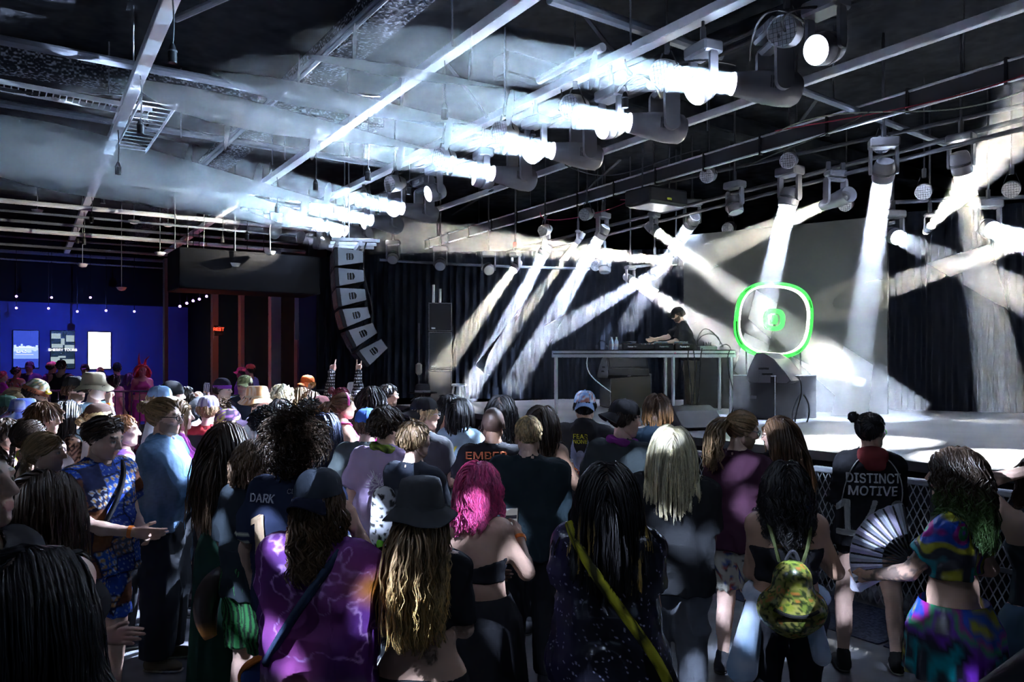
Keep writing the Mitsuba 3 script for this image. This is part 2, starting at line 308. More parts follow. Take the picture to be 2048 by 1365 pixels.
def curtain(p, q, z0, z1, pleat=.19, depth=.09, seed=0, label=''):
    p, q = np.array([*p[:2], 0.0]), np.array([*q[:2], 0.0]); L = np.linalg.norm(q - p); d = (q - p) / L; n = np.cross(d, UP)
    m = int(L / pleat * 9); s = np.linspace(0, L, m)
    g = np.random.default_rng(seed); ph = np.cumsum(np.interp(s, np.linspace(0, L, 40), g.uniform(.7, 1.35, 40))) * (2 * np.pi / pleat) * (L / m)
    am = np.interp(s, np.linspace(0, L, 60), g.uniform(.5, 1.2, 60)) * depth / 2
    rows = []
    for i, z in enumerate(np.linspace(z0, z1, 9)):
        k = 1 - .45 * i / 8
        rows.append(p + d * s[:, None] + n * (np.sin(ph + .15 * i * g.uniform(-1, 1)) * am * k)[:, None] + UP * z)
    v = np.array(rows)
    return add('curtain', grid_mesh(v), 'm_curtain', smooth=True, label=label, cat='curtain', group=None)
ct = 4.55
cpts = [P(636, 720, 19.6), P(775, 720, 18.9), P(985, 720, 18.4), P(1180, 720, 18.3), P(1385, 720, 18.0)]
for i, lab in enumerate(('black pleated curtain behind the hanging speaker array', 'black pleated curtain behind the tall speaker stack', 'black pleated curtain crossed by parallel light shafts', 'black pleated curtain behind the performer and the table')):
    curtain(cpts[i], cpts[i + 1] + (cpts[i + 1] - cpts[i]) * .01, 0.0 if i == 0 else STZ, ct + .05, seed=i, label=lab)
q0, q1, q2 = P(1755, 720, 14.6), P(1960, 720, 13.8), P(2330, 720, 12.5)
curtain(q0, q1, STZ, 4.75, seed=8, label='black curtain right of the grey stage panel'); curtain(q1, q2, STZ, 4.75, seed=9, label='black curtain at the right edge of the stage')
# ---------------------------------------------------------------- people: one smooth surface per body, garment and head of hair
BIG = 0.08
def smin(a, b, k):
    h = np.clip(.5 + .5 * (b - a) / k, 0, 1); return b + (a - b) * h - k * h * (1 - h)
class Field:
    """signed distance sampled on a box grid."""
    def __init__(s, lo, hi, h):
        s.h = h; s.lo = np.asarray(lo, float); s.n = np.maximum(4, np.ceil((np.asarray(hi, float) - s.lo) / h).astype(int) + 1)
        s.d = np.full(s.n, BIG); s.ax = [s.lo[k] + h * np.arange(s.n[k]) for k in range(3)]
    def region(s, lo, hi):
        i0 = np.clip(np.floor((np.asarray(lo) - s.lo) / s.h).astype(int), 0, s.n - 1); i1 = np.clip(np.ceil((np.asarray(hi) - s.lo) / s.h).astype(int) + 1, 1, s.n)
        i1 = np.maximum(i1, i0 + 1); sl = tuple(slice(a, b) for a, b in zip(i0, i1))
        return sl, s.ax[0][sl[0]][:, None, None], s.ax[1][sl[1]][None, :, None], s.ax[2][sl[2]][None, None, :]
    def bone(s, a, b, ra, rb, k=.03, clip=None, sub=False):
        a, b = np.asarray(a, float), np.asarray(b, float); m = max(ra, rb) + .05
        sl, x, y, z = s.region(np.minimum(a, b) - m, np.maximum(a, b) + m)
        d = cone_sd(x, y, z, a, b, ra, rb)
        if clip: d = np.maximum(d, clip(x, y, z))
        s.d[sl] = np.maximum(s.d[sl], -d) if sub is True else (-smin(-s.d[sl], d, k) if sub else smin(s.d[sl], d, k))
    def ell(s, c, r, k=.02, sub=False, rot=None):
        c, r = np.asarray(c, float), np.asarray(r, float); m = r.max() + .04
        sl, x, y, z = s.region(c - m, c + m); x, y, z = x - c[0], y - c[1], z - c[2]
        if rot is not None: x, y, z = (rot[0][i] * x + rot[1][i] * y + rot[2][i] * z for i in range(3))
        k0 = np.sqrt((x / r[0]) ** 2 + (y / r[1]) ** 2 + (z / r[2]) ** 2) + 1e-9; k1 = np.sqrt((x / r[0] ** 2) ** 2 + (y / r[1] ** 2) ** 2 + (z / r[2] ** 2) ** 2) + 1e-9
        d = k0 * (k0 - 1) / k1
        s.d[sl] = -smin(-s.d[sl], d, k) if sub else smin(s.d[sl], d, k)
    def cut(s, fn):
        s.d = np.maximum(s.d, fn(s.ax[0][:, None, None], s.ax[1][None, :, None], s.ax[2][None, None, :]))
    def mesh(s):
        return nets(s.d, s.lo, s.h)
def cone_sd(x, y, z, a, b, ra, rb):
    ba = b - a; l2 = max(float(ba @ ba), 1e-12); px, py, pz = x - a[0], y - a[1], z - a[2]
    t = np.clip((px * ba[0] + py * ba[1] + pz * ba[2]) / l2, 0, 1)
    return np.sqrt((px - t * ba[0]) ** 2 + (py - t * ba[1]) ** 2 + (pz - t * ba[2]) ** 2) - (ra + (rb - ra) * t)
def nets(d, lo, h):
    """surface nets: one vertex per cell that the surface crosses, one quad per crossed edge."""
    d = np.pad(d, 1, constant_values=BIG); n = d.shape; ins = d < 0
    c = [ins[i:n[0] - 1 + i, j:n[1] - 1 + j, k:n[2] - 1 + k] for i in (0, 1) for j in (0, 1) for k in (0, 1)]
    tot = sum(x.astype(np.int8) for x in c); cell = (tot > 0) & (tot < 8)
    ids = np.full(cell.shape, -1); idx = np.argwhere(cell); ids[cell] = np.arange(len(idx))
    acc, cnt = np.zeros((len(idx), 3)), np.zeros(len(idx)); I = idx.T
    for e in range(3):
        for o in np.ndindex(2, 2):
            o0 = list(o); o0.insert(e, 0); o1 = list(o); o1.insert(e, 1)
            a = d[I[0] + o0[0], I[1] + o0[1], I[2] + o0[2]]; b = d[I[0] + o1[0], I[1] + o1[1], I[2] + o1[2]]
            m = (a < 0) != (b < 0); t = np.where(m, a / np.where(m, a - b, 1), 0)
            p = np.tile(np.array(o0, float), (len(idx), 1)); p[:, e] = t
            acc += p * m[:, None]; cnt += m
    v = (idx + acc / cnt[:, None] - 1) * h + lo; faces = []
    for e in range(3):
        u, w = (e + 1) % 3, (e + 2) % 3; s0 = [slice(1, -1)] * 3; s0[e] = slice(0, -1); s1 = list(s0); s1[e] = slice(1, None)
        A0, A1 = ins[tuple(s0)], ins[tuple(s1)]; g = np.argwhere(A0 != A1); sg = A0[tuple(g.T)]
        g = g + np.array([0 if k == e else 1 for k in range(3)]); eu, ew = np.eye(3, dtype=int)[u], np.eye(3, dtype=int)[w]
        q = [ids[tuple((g - a * eu - b * ew).T)] for a, b in ((1, 1), (0, 1), (0, 0), (1, 0))]
        q = np.stack(q, 1); q[~sg] = q[~sg][:, ::-1]; faces.append(q)
    q = np.concatenate(faces); return trimesh.Trimesh(v, np.concatenate([q[:, [0, 1, 2]], q[:, [0, 2, 3]]]), process=False)
def vnorm(m):
    v, f = m.vertices, m.faces; fn = np.cross(v[f[:, 1]] - v[f[:, 0]], v[f[:, 2]] - v[f[:, 0]]); n = np.zeros_like(v)
    for k in range(3): np.add.at(n, f[:, k], fn)
    return n / (np.linalg.norm(n, axis=1, keepdims=True) + 1e-12)

# ---- heads (face towards +y, chin down) in metres for a head 0.23 high
def scalp_line(y, front=.072):
    return np.interp(y, [-.10, -.05, -.02, .01, .03, .06, .09], [-.062, -.058, -.03, .0, .015, .05, front])
def head_mesh(sex, h):
    f = Field((-.105, -.125, -.125), (.105, .135, .14), h); w = 1.0 if sex == 'm' else .95
    f.ell((0, -.012, .036), (.077, .099, .090), .01)
    f.ell((0, .030, -.025), (.060 * w, .064, .088), .03)
    f.bone((-.034 * w, .032, -.074), (.034 * w, .032, -.074), .028, .028, .025)
    f.ell((0, .072, -.090), (.020, .020, .018), .025)
    for s in (-1, 1):
        f.ell((s * .050 * w, .000, -.058), (.018, .022, .022), .03)
        f.ell((s * .040 * w, .062, -.012), (.022, .022, .018), .02)
    f.bone((-.036, .082, .030), (.036, .082, .030), .012 if sex == 'm' else .009, .012 if sex == 'm' else .009, .012)
    for s in (-1, 1):
        f.ell((s * .031, .100, .010), (.016, .013, .010), .008, sub=True); f.ell((s * .031, .080, .009), (.0125, .0125, .0115), .003)
    f.bone((0, .092, .020), (0, .112, -.020), .0075, .0125, .010)
    for s in (-1, 1): f.ell((s * .012, .100, -.025), (.009, .011, .008), .006)
    f.bone((-.019, .086, -.050), (.019, .086, -.050), .0085, .0085, .006); f.bone((-.015, .085, -.063), (.015, .085, -.063), .0095, .0095, .006)
    f.bone((-.024, .099, -.0565), (.024, .099, -.0565), .0035, .0035, .004, sub=.004)
    for s in (-1, 1):
        f.ell((s * .080, -.012, .000), (.009, .021, .032), .006); f.ell((s * .087, -.010, .003), (.006, .012, .018), .004, sub=True)
    return f.mesh()
_heads = {}
def get_head(sex, h):
    h = (.0054, .0084, .0125, .016)[min(3, np.searchsorted([.0130, .0200, .028], h))]
    if (sex, h) not in _heads: _heads[sex, h] = head_mesh(sex, h)
    return _heads[sex, h]
def head_color(v, skin, hair=None, beard=0.0, lips=None, buzz=False, brow=None, iris=(.05, .03, .02)):
    c = np.tile(np.array(skin, float), (len(v), 1)); x, y, z = v.T; ax = np.abs(x)
    def put(m, col, a=1.0): c[m] = c[m] * (1 - a) + np.array(col) * a
    red = np.clip(1 - np.hypot(ax - .045, z + .02) / .03, 0, 1) * (y > .05); c[:] += red[:, None] * np.array([.05, -.01, -.01]) * 1.2
    put((np.hypot(ax / 1.6, z + .056) < .0135) & (y > .082), np.array(skin) * [.85, .5, .5] if lips is None else lips, .8)
    e = (ax - .031) ** 2 + (y - .080) ** 2 + (z - .009) ** 2 < .0142 ** 2; put(e, np.array(skin) * .8); e = e & (np.abs(z - .0085) < .0058 - 14 * (ax - .031) ** 2); put(e, (.42, .40, .38)); put(e & ((ax - .031) ** 2 + (z - .009) ** 2 < .0062 ** 2), iris)
    put((np.abs(z - .009) < .013) & (ax > .014) & (ax < .05) & (y > .07) & ~e & (np.abs(z - .010) < .009), np.array(skin) * .55, .5)
    bz = .036 - 6 * (ax - .03) ** 2
    if brow is not None: put((np.abs(z - bz) < .0055) & (ax > .012) & (ax < .052) & (y > .06), brow, .85)
    if beard > 0 and hair is not None: put((z < -.03 + .3 * np.maximum(0, .05 - y) - .0 * ax) & (y > -.005) & ~((np.hypot(ax / 1.6, z + .056) < .0115) & (y > .08)) & (z > -.105) & ((z < -.04) | (ax > .045)), hair, beard)
    if buzz and hair is not None: put(z > scalp_line(y) + .0 * x, hair, .9 if buzz is True else buzz)
    return np.clip(c, 0, 1)

# ---- hands (fingers towards +z, palm towards +y, thumb towards +x)
def hand_mesh(curl, thumb, h=.0036):
    f = Field((-.075, -.06, -.03), (.085, .10, .21), h); xs = (.030, .010, -.010, -.028)
    for i, x in enumerate(xs):
        f.bone((x * .55, 0, .0), (x, 0, .082 - .004 * abs(i - 1)), .015, .0125, .012)
        p = np.array([x, 0, .084 - .004 * abs(i - 1)]); a = 0.0
        for j, L in enumerate(np.array([.040, .026, .020]) * (1.0, 1.1, 1.02, .8)[i]):
            a += curl[i] * (.75, 1.0, .8)[j]; q = p + L * np.array([(x * .9) * (1 - min(a, 1)), math.sin(a), math.cos(a)]); f.bone(p, q, .0098 - .0008 * j, .0092 - .001 * j, .004); p = q
    f.bone((.012, .004, .012), (.034, .012, .040), .016, .0135, .012)
    p = np.array([.034, .012, .040])
    for L, a in zip((.034, .027), thumb): q = p + L * unit(a); f.bone(p, q, .0118, .0098, .004); p = q
    f.bone((0, 0, -.03), (0, 0, .01), .024, .024, .012)
    return f.mesh()
HANDS = {}
def get_hand(kind, lv=0):
    if (kind, lv) not in HANDS:
        h = (.0044, .0070, .010, .012)[lv]; HANDS[kind, lv] = {'relaxed': lambda: hand_mesh((.25, .35, .42, .5), ((.5, .5, .7), (.2, .5, .8)), h), 'fist': lambda: hand_mesh((1.45, 1.5, 1.5, 1.5), ((-.2, .8, .6), (-.7, .5, .3)), h),
            'grip': lambda: hand_mesh((.85, .9, .95, 1.0), ((.25, .8, .5), (-.25, .9, .35)), h), 'horns': lambda: hand_mesh((.04, 1.5, 1.5, .1), ((-.3, .8, .5), (-.7, .6, .2)), h),
            'point': lambda: hand_mesh((.04, 1.45, 1.5, 1.5), ((-.3, .8, .5), (-.7, .6, .2)), h), 'flat': lambda: hand_mesh((.08, .08, .1, .15), ((.7, .2, .7), (.4, .2, .9)), h)}[kind]()
    return HANDS[kind, lv]

# ---- strands of hair
def strands(roots, d0, length, steps, push, grav, rng, r=.004, wave=0.0, wfreq=3.0, clumps=60, clump=.6, tip=.25, jitter=.15, tipfrac=1.0, col=(.1, .06, .03), var=.35, tips=None, sides=3, curl=0.0, cfreq=10.0):
    """tubes that start at roots along d0, bend to gravity and stay outside push(p); gathered in locks; one colour per strand."""
    n = len(roots); L = np.broadcast_to(np.asarray(length, float), (n,)) * rng.uniform(1 - jitter, 1 + jitter * .3, n)
    p, d = roots.copy(), d0 / (np.linalg.norm(d0, axis=1, keepdims=True) + 1e-9); pts = [p.copy()]; seg = (L / (steps - 1))[:, None]; g = np.array([0, 0, -1.0])
    ph = rng.uniform(0, 6.28, (n, 1)); side = np.stack([d0[:, 1], -d0[:, 0], np.zeros(n)], 1); side /= np.linalg.norm(side, axis=1, keepdims=True) + 1e-6
    for i in range(1, steps):
        d = d * (1 - grav) + g * grav; d /= np.linalg.norm(d, axis=1, keepdims=True) + 1e-9
        p = push(p + d * seg); step = p - pts[-1]; d = .5 * d + .5 * step / (np.linalg.norm(step, axis=1, keepdims=True) + 1e-9); pts.append(p.copy())
    pts = np.array(pts)                                            # steps, n, 3
    t = np.linspace(0, 1, steps)[:, None, None]
    m = min(clumps, n); guide = rng.choice(n, m, replace=False)
    from scipy.spatial import cKDTree
    who = guide[cKDTree(pts[steps // 2, guide]).query(pts[steps // 2])[1]]
    pts = pts + (pts[:, who] - pts) * np.clip(t * 1.3, 0, 1) ** 1.5 * clump
    if wave:
        phg = ph[who] + .5 * (ph - ph[who]) * .4
        pts = pts + np.sin(wfreq * 6.28 * t * L[None, :, None] / .4 + phg[None]) * wave * np.clip(t * 2, 0, 1) * side[None]
    if curl:
        a = cfreq * 6.28 * t + ph[None]; e1 = side[None]; e2 = np.cross(side, d0 / (np.linalg.norm(d0, axis=1, keepdims=True) + 1e-9))[None]
        pts = pts + curl * np.clip(t * 3, 0, 1) * (np.cos(a) * e1 + np.sin(a) * e2)
    tt = np.gradient(pts, axis=0); tt /= np.linalg.norm(tt, axis=2, keepdims=True) + 1e-9
    ref = np.array([.31, .2, .93]); x = np.cross(tt, ref); x /= np.linalg.norm(x, axis=2, keepdims=True) + 1e-6; y = np.cross(tt, x)
    rad = (r * rng.uniform(.7, 1.25, n))[None, :, None] * (1 - (1 - tip) * t ** 2); an = np.arange(sides) * 2 * np.pi / sides
    v = np.stack([pts + rad * (math.cos(a) * x + math.sin(a) * y) for a in an], 2)   # steps, n, sides, 3
    S, N, K = v.shape[:3]; i, j, k = np.meshgrid(np.arange(S - 1), np.arange(N), np.arange(K), indexing='ij'); k2 = (k + 1) % K
    q = lambda a, b, c: (a * N + b) * K + c
    a, b, c, e = q(i, j, k), q(i, j, k2), q(i + 1, j, k2), q(i + 1, j, k)
    fc = np.concatenate([np.stack([a, b, c], -1).reshape(-1, 3), np.stack([a, c, e], -1).reshape(-1, 3)])
    base = np.array(col, float)[None] * (1 + var * (rng.uniform(-1, 1, (n, 1)) * .6 + rng.uniform(-1, 1, (n, 1))[who] * .7))
    cc = np.tile(base[None, :, None, :], (S, 1, K, 1))
    if tips is not None:
        w = np.clip((t[..., None] - .45) / .35, 0, 1); w = w * (rng.random(n)[who] < tipfrac)[None, :, None, None]; cc = cc * (1 - w) + np.array(tips) * (1 + var * rng.uniform(-1, 1, (1, n, 1, 1))) * w
    return trimesh.Trimesh(v.reshape(-1, 3), fc, process=False), np.clip(cc.reshape(-1, 3), 0, 1)

def noisy(c, v, amt=.18, f=25, seed=0):
    """cloth and skin are never one flat colour."""
    return np.clip(np.asarray(c)[None] * (1 + amt * 2 * (meshkit.fbm(v * f, 3, seed) - .5))[:, None] if np.ndim(c) == 1 else c, 0, 1)

SKINS = {'fair': (.60, .40, .31), 'light': (.52, .33, .24), 'tan': (.40, .24, .16), 'brown': (.22, .12, .075)}
HAIRC = {'black': (.012, .011, .012), 'dark': (.035, .022, .015), 'brown': (.10, .055, .03), 'light': (.24, .15, .075), 'blond': (.50, .38, .20), 'platinum': (.62, .55, .36), 'pink': (.62, .07, .22), 'grey': (.22, .21, .20),
    'ginger': (.40, .17, .06), 'maroon': (.14, .02, .035)}
def ik(s, w, l1, l2, pole):
    d = w - s; L = np.linalg.norm(d); L2 = min(L, (l1 + l2) * .995); u = d / (L + 1e-9); w = s + u * L2
    a = (l1 ** 2 - l2 ** 2 + L2 ** 2) / (2 * L2); h = math.sqrt(max(l1 ** 2 - a ** 2, 0)); pl = np.asarray(pole, float); pl = pl - u * (pl @ u)
    return s + u * a + unit(pl) * h, w
ARMS = {'down': (.25, .06, .90), 'relax': (.22, .12, .93), 'front': (.07, .27, 1.08), 'hold': (.12, .27, 1.22), 'high': (.17, .24, 1.36), 'face': (.07, .17, 1.50), 'up': (.22, .10, 1.98), 'waist': (.20, .15, 1.02), 'fold': (-.05, .20, 1.17), 'head': (.10, -.05, 1.68), 'out': (.40, .25, 1.15)}
HC, HR = np.array([0, -.012, .036]), np.array([.079, .101, .092])
def rot_head(yaw, pitch, roll=0.0):
    cy, sy, cp, sp, cr, sr = math.cos(yaw), math.sin(yaw), math.cos(pitch), math.sin(pitch), math.cos(roll), math.sin(roll)
    rz = np.array([[cy, sy, 0], [-sy, cy, 0], [0, 0, 1]]); rx = np.array([[1, 0, 0], [0, cp, -sp], [0, sp, cp]]); ry = np.array([[cr, 0, sr], [0, 1, 0], [-sr, 0, cr]])
    return rz @ rx @ ry
class Person:
    pass
def sheet(front, r0, r1, a0, droop, z0, n=17, m=5, sy=1.0, back=False, th=.005):
    an = np.linspace(-a0, a0, n); s = np.linspace(0, 1, m); rows = []
    for k in s:
        r = r0 + (r1 - r0) * k * np.cos(an * math.pi / 2 / a0 * .82) ** .7; x = r0 * np.sin(an) * (1 + .12 * k); y = r0 * sy * np.cos(an) + (r - r0)
        rows.append(np.stack([x, y, z0 - droop * k - 5.5 * x * x * k * 1.2 - .5 * x * x], 1))
    top = np.array(rows); bot = top - np.array([0, 0, th]); g1, g2 = grid_mesh(top), grid_mesh(bot); g2.invert()
    rim = np.concatenate([top[0], top[1:, -1], top[-1, ::-1][1:], top[1:-1, 0][::-1]]); rim2 = rim - np.array([0, 0, th]); g3 = grid_mesh(np.array([np.vstack([rim, rim[:1]]), np.vstack([rim2, rim2[:1]])]))
    out = cat_([g1, g2, g3])
    if back: out.apply_transform(np.diag([-1.0, -1.0, 1, 1]))
    return out
def dome(rx, ry, h, z0, n=28, m=9, pw=1.0, tilt=0.0):
    a = np.linspace(0, 2 * np.pi, n); t = np.linspace(0, np.pi / 2, m); rows = [np.stack([rx * np.cos(k) ** pw * np.cos(a), ry * np.cos(k) ** pw * np.sin(a), z0 + h * math.sin(k) + tilt * np.sin(a) * math.cos(k)], 1) for k in t]
    ins = [r * np.array([.96, .96, 1]) - [0, 0, .004] for r in rows[::-1]]
    return grid_mesh(np.array([r for r in rows] + ins))
def hat_parts(kind, c1, c2, back):
    """[(name, mesh, colour, sub-parts)] in head coordinates."""
    c1, c2 = np.array(c1, float), np.array(c2 if c2 is not None else c1, float); sh = [0, -.012, 0]
    def at(m): m.apply_translation(sh); return m
    if kind == 'cap':
        d = at(dome(.088, .110, .098, .044, pw=.62, tilt=.004)); b = at(sheet(True, .086, .165, 1.0, .022, .050, sy=1.2, back=back))
        seams = [at(tube(np.array([[.0885 * math.cos(k) ** .62 * math.cos(a), .1105 * math.cos(k) ** .62 * math.sin(a), .044 + .0985 * math.sin(k)] for k in np.linspace(.0, 1.5, 8)]), .0016, 4)) for a in (0, 1.05, 2.1, 3.14, 4.19, 5.24)]
        return [('cap', d, c1, [('brim', b, c2), ('seam', cat_(seams), c1 * .6 + .01), ('button', at(moved(trimesh.creation.icosphere(2, .008), mat(np.eye(3), [0, 0, .143]))), c2)])]
    if kind == 'bucket':
        pr = [(0.0, .148), (.055, .147), (.076, .140), (.084, .12), (.097, .035), (.105, .028), (.150, -.012), (.151, -.016), (.104, .020), (.094, .03), (.08, .11), (.0, .135)]
        m = lathe(pr[::-1], 36); m.apply_scale([1, 1.16, 1]); v = m.vertices; v[:, 2] += .007 * (meshkit.fbm(v * 22, 3) - .5) * (v[:, 2] < .13) * 2; r = np.hypot(v[:, 0], v[:, 1]); v[:, 2] += np.where(r > .11, .012 * np.sin(np.arctan2(v[:, 1], v[:, 0]) * 3 + 1), 0)
        band = lathe([(.0985, .036), (.0995, .040), (.098, .058), (.0955, .058), (.0955, .036)], 36); band.apply_scale([1, 1.16, 1])
        return [('bucket_hat', at(m), c1, [('hat_band', at(band), c2)])]
    if kind == 'beanie':
        d = at(dome(.090, .113, .12, .035, pw=.8)); b = lathe([(.088, .02), (.094, .022), (.096, .06), (.09, .064)], 36); b.apply_scale([1, 1.22, 1])
        return [('beanie', d, c1, [('fold', at(b), c2)])]
    if kind == 'fedora':
        m = lathe([(0, .145), (.05, .15), (.078, .135), (.088, .045), (.16, .045), (.165, .05), (.16, .038), (.08, .038)][::-1], 36); m.apply_scale([1, 1.18, 1]); b = lathe([(.0905, .05), (.0895, .075), (.087, .075), (.088, .05)], 36); b.apply_scale([1, 1.18, 1])
        return [('fedora', at(m), c1, [('hat_band', at(b), c2)])]
    if kind == 'scarf':
        d = at(dome(.085, .108, .092, .038, pw=.66)); k = at(moved(trimesh.creation.icosphere(2, .022), mat(np.eye(3), [0, -.115, .03])))
        return [('head_scarf', d, c1, [('knot', k, c2)])]
    return []
def glasses_mesh():
    parts = []
    for s in (-1, 1):
        a = np.linspace(0, 2 * np.pi, 17); parts.append(tube(np.stack([s * .032 + .023 * np.cos(a), .109 - .012 * np.abs(np.cos(a)) * (a * 0 + 1), .008 + .019 * np.sin(a)], 1), .0022, 5, False))
        parts.append(tube([[s * .054, .098, .012], [s * .076, .05, .014], [s * .083, -.01, .012]], .0022, 5))
    parts.append(tube([[-.010, .108, .012], [0, .112, .014], [.010, .108, .012]], .002, 5)); return cat_(parts)

def add_torso(f, q, off, W, fem, loose, zlo, zhi, k=.05):
    sh, ch, wa, hi = (.138, .066, .042, .078) if fem else (.160, .078, .052, .066); rc, rw, rh = (.086, .080, .106) if fem else (.100, .094, .100)
    wv = W - 1
    P0 = dict(hip=(hi * W, .0, .93, rh + .05 * wv), waist=(wa * W + loose * .8, .005, 1.09, rw + .07 * wv + loose * .6), chest=(ch * W + loose * .3, 0, 1.29, rc + .04 * wv), sho=(sh * (1 + .35 * wv), -.012, 1.40, .058 + .03 * wv))
    if loose: P0['hip'] = (hi * W + loose * .6, 0, .90, rh + .05 * wv + loose * .3)
    ks = list(P0)
    for a, b in zip(ks, ks[1:]):
        A0, B0 = P0[a], P0[b]
        for s in (-1, 1): f.bone(q((s * A0[0], A0[1], A0[2])), q((s * B0[0], B0[1], B0[2])), A0[3] + off, B0[3] + off, k)
    for a in ks: A0 = P0[a]; f.bone(q((-A0[0], A0[1], A0[2])), q((A0[0], A0[1], A0[2])), A0[3] + off, A0[3] + off, k)
    f.bone(q((0, -.015, 1.36)), q((0, -.015, 1.44)), .085 + off, .065 + off, k)
    for s in (-1, 1): f.bone(q((s * .115, -.02, 1.425)), q((s * .035, -.02, 1.475)), .036 + off, .036 + off, .04)
    if fem:
        for s in (-1, 1): f.ell(q((s * .068 * W, .085 + .03 * wv, 1.275)), (.066 + off, .058 + off, .062 + off), .04)

N_TRI = [0]
def person(px, top, Y, yaw, label, sex='m', skin='light', hair=('short', 'brown'), shirt=None, bottom=('pants', (.02, .02, .024)), L='down', R='down', hl='relaxed', hr='relaxed', head=(0, 0), build=1.0, hat=None,
           lean=0.0, extra=(), beard=0.0, glasses=None, group=None, H=None, z0=0.0, sock=None, paint=None, stance=.11, band=None, shoe=(.03, .03, .035), level=None, roll=0.0, pole=None, neckband=None, eyes=None):
    o = Person(); fem = sex == 'f'; hatup = .022 if hat else (.05 if hair[0] in ('curly',) else .012)
    H = H or (EYE - (top - HZ) / F * Y - z0 - hatup); S = H / 1.75; lv = level if level is not None else (0 if Y < 4.6 else 1 if Y < 7.4 else 2 if Y < 11 else 3)
    h = (.0125, .0185, .026, .032)[lv]; rng = np.random.default_rng(int(px * 7 + top * 13 + 5)); sk = np.array(SKINS[skin] if isinstance(skin, str) else skin)
    X = (px - 1024) / F * Y; ya = math.radians(yaw); cy, sy = math.cos(ya), math.sin(ya); RW = np.array([[cy, sy, 0], [-sy, cy, 0], [0, 0, 1]])
    def q(p):
        p = np.array(p, float); p[..., 1] += lean * np.maximum(0, p[..., 2] - .92); p[..., 2] -= .25 * lean * lean * np.maximum(0, p[..., 2] - .92); return p
    hoff = q((0, 0, 1.62)); base = np.array([X, Y, z0]) - RW @ (np.array([hoff[0], hoff[1], 0]) * S)
    world = lambda v: (np.asarray(v) * S) @ RW.T + base
    key_ = thing('person', label, 'person', group); o.key, o.world, o.q, o.S, o.RW, o.base, o.h, o.lv, o.rng = key_, world, q, S, RW, base, h, lv, rng
    def put(name, m, bsdf, color, parent=None, smooth=True, lab=None):
        m = m.copy(); m.vertices = world(m.vertices); N_TRI[0] += len(m.faces)
        return add(name, m, bsdf, parent or key_, smooth=smooth, color=color, label=lab)
    o.put = put
    # --- skeleton
    sx = (.138 if fem else .164) * (1 + .35 * (build - 1)); limbs = {}
    for side, s, pose in (('l', -1, L), ('r', 1, R)):
        w = np.array(ARMS[pose] if isinstance(pose, str) else pose, float); w = w * [s, 1, 1]
        sh = q((s * sx, -.012, 1.405)); up = w[2] > 1.55
        w = q(w) if w[2] > .95 else w
        pl = np.array([s * .5, -.6, -.7]) if not up else np.array([s * .9, -.2, -.3])
        if pole and side in pole: pl = np.array(pole[side], float) * [s, 1, 1]
        el, w = ik(sh, w, .285, .25, pl); limbs[side] = (sh, el, w, s)
    o.limbs = limbs; bw = build
    legs = {s: ((s * .085 * bw, 0, .90), (s * (stance * .95), .015, .48), (s * stance, -.02, .085)) for s in (-1, 1)}
    # --- body
    allp = np.array([p for a in limbs.values() for p in a[:3]] + [q((0, 0, 1.6)), (0, 0, 0)]); m = .26 * max(1, build)
    lo = np.minimum(allp.min(0) - .11, [-m, -.22 * bw, -.0]); hi = np.maximum(allp.max(0) + .11, [m, .24 * bw, 1.62])
    f = Field(lo, hi, h); add_torso(f, q, 0, build, fem, 0, 0, 2); tk = 1 + .55 * (build - 1)
    f.bone(q((0, -.018, 1.43)), q((0, -.008, 1.56)), .052 if fem else .060, .047 if fem else .055, .03)
    for side, (sh, el, w, s) in limbs.items():
        r = (.047, .040, .038, .026) if fem else (.056, .044, .042, .029)
        f.bone(sh, el, r[0] * tk, r[1] * tk, .03); f.bone(el, w, r[2] * tk, r[3], .012); mid = el + (w - el) * .28; f.bone(el, mid, r[1] * tk, r[2] * 1.06 * tk, .01)
    for s in (-1, 1):
        a, b, c = legs[s]; f.bone(a, b, .092 * tk + (.008 if fem else 0), .058 * tk, .03); f.bone(b, c, .055 * tk, .036, .02); f.bone((b[0], b[1] - .02, b[2] - .08), (b[0], -.025, .28), .05 * tk, .045 * tk, .03); f.bone((c[0], -.04, .045), (c[0] + s * .02, .12, .028), .036, .030, .02)
    body = f.mesh(); bv = body.vertices; col = noisy(sk, bv, .10, 18)
    if paint: col = paint(bv, col, o)
    # head
    hd = get_head(sex, h); hy, hp = math.radians(head[0]), math.radians(head[1]); RH = rot_head(hy, hp, math.radians(roll)); pivot = q((0, -.012, 1.53)); cen = pivot + RH @ np.array([0, .012, .094]); o.RH, o.cen = RH, cen
    hw = lambda v: np.asarray(v) @ RH.T + cen
    o.hw = hw; hs, hcol = hair[0], hair[1]; hc = np.array(HAIRC[hcol] if isinstance(hcol, str) else hcol)
    hcol_v = head_color(hd.vertices, sk, hc, beard, buzz=(.75 if hs == 'buzz' else hs != 'bald'), brow=hc * .8 + .01, iris=(.04, .03, .02) if eyes is None else eyes)
    vs, fs, cs = [bv, hw(hd.vertices)], [body.faces, hd.faces + len(bv)], [col, hcol_v]; at = len(bv) + len(hd.vertices)
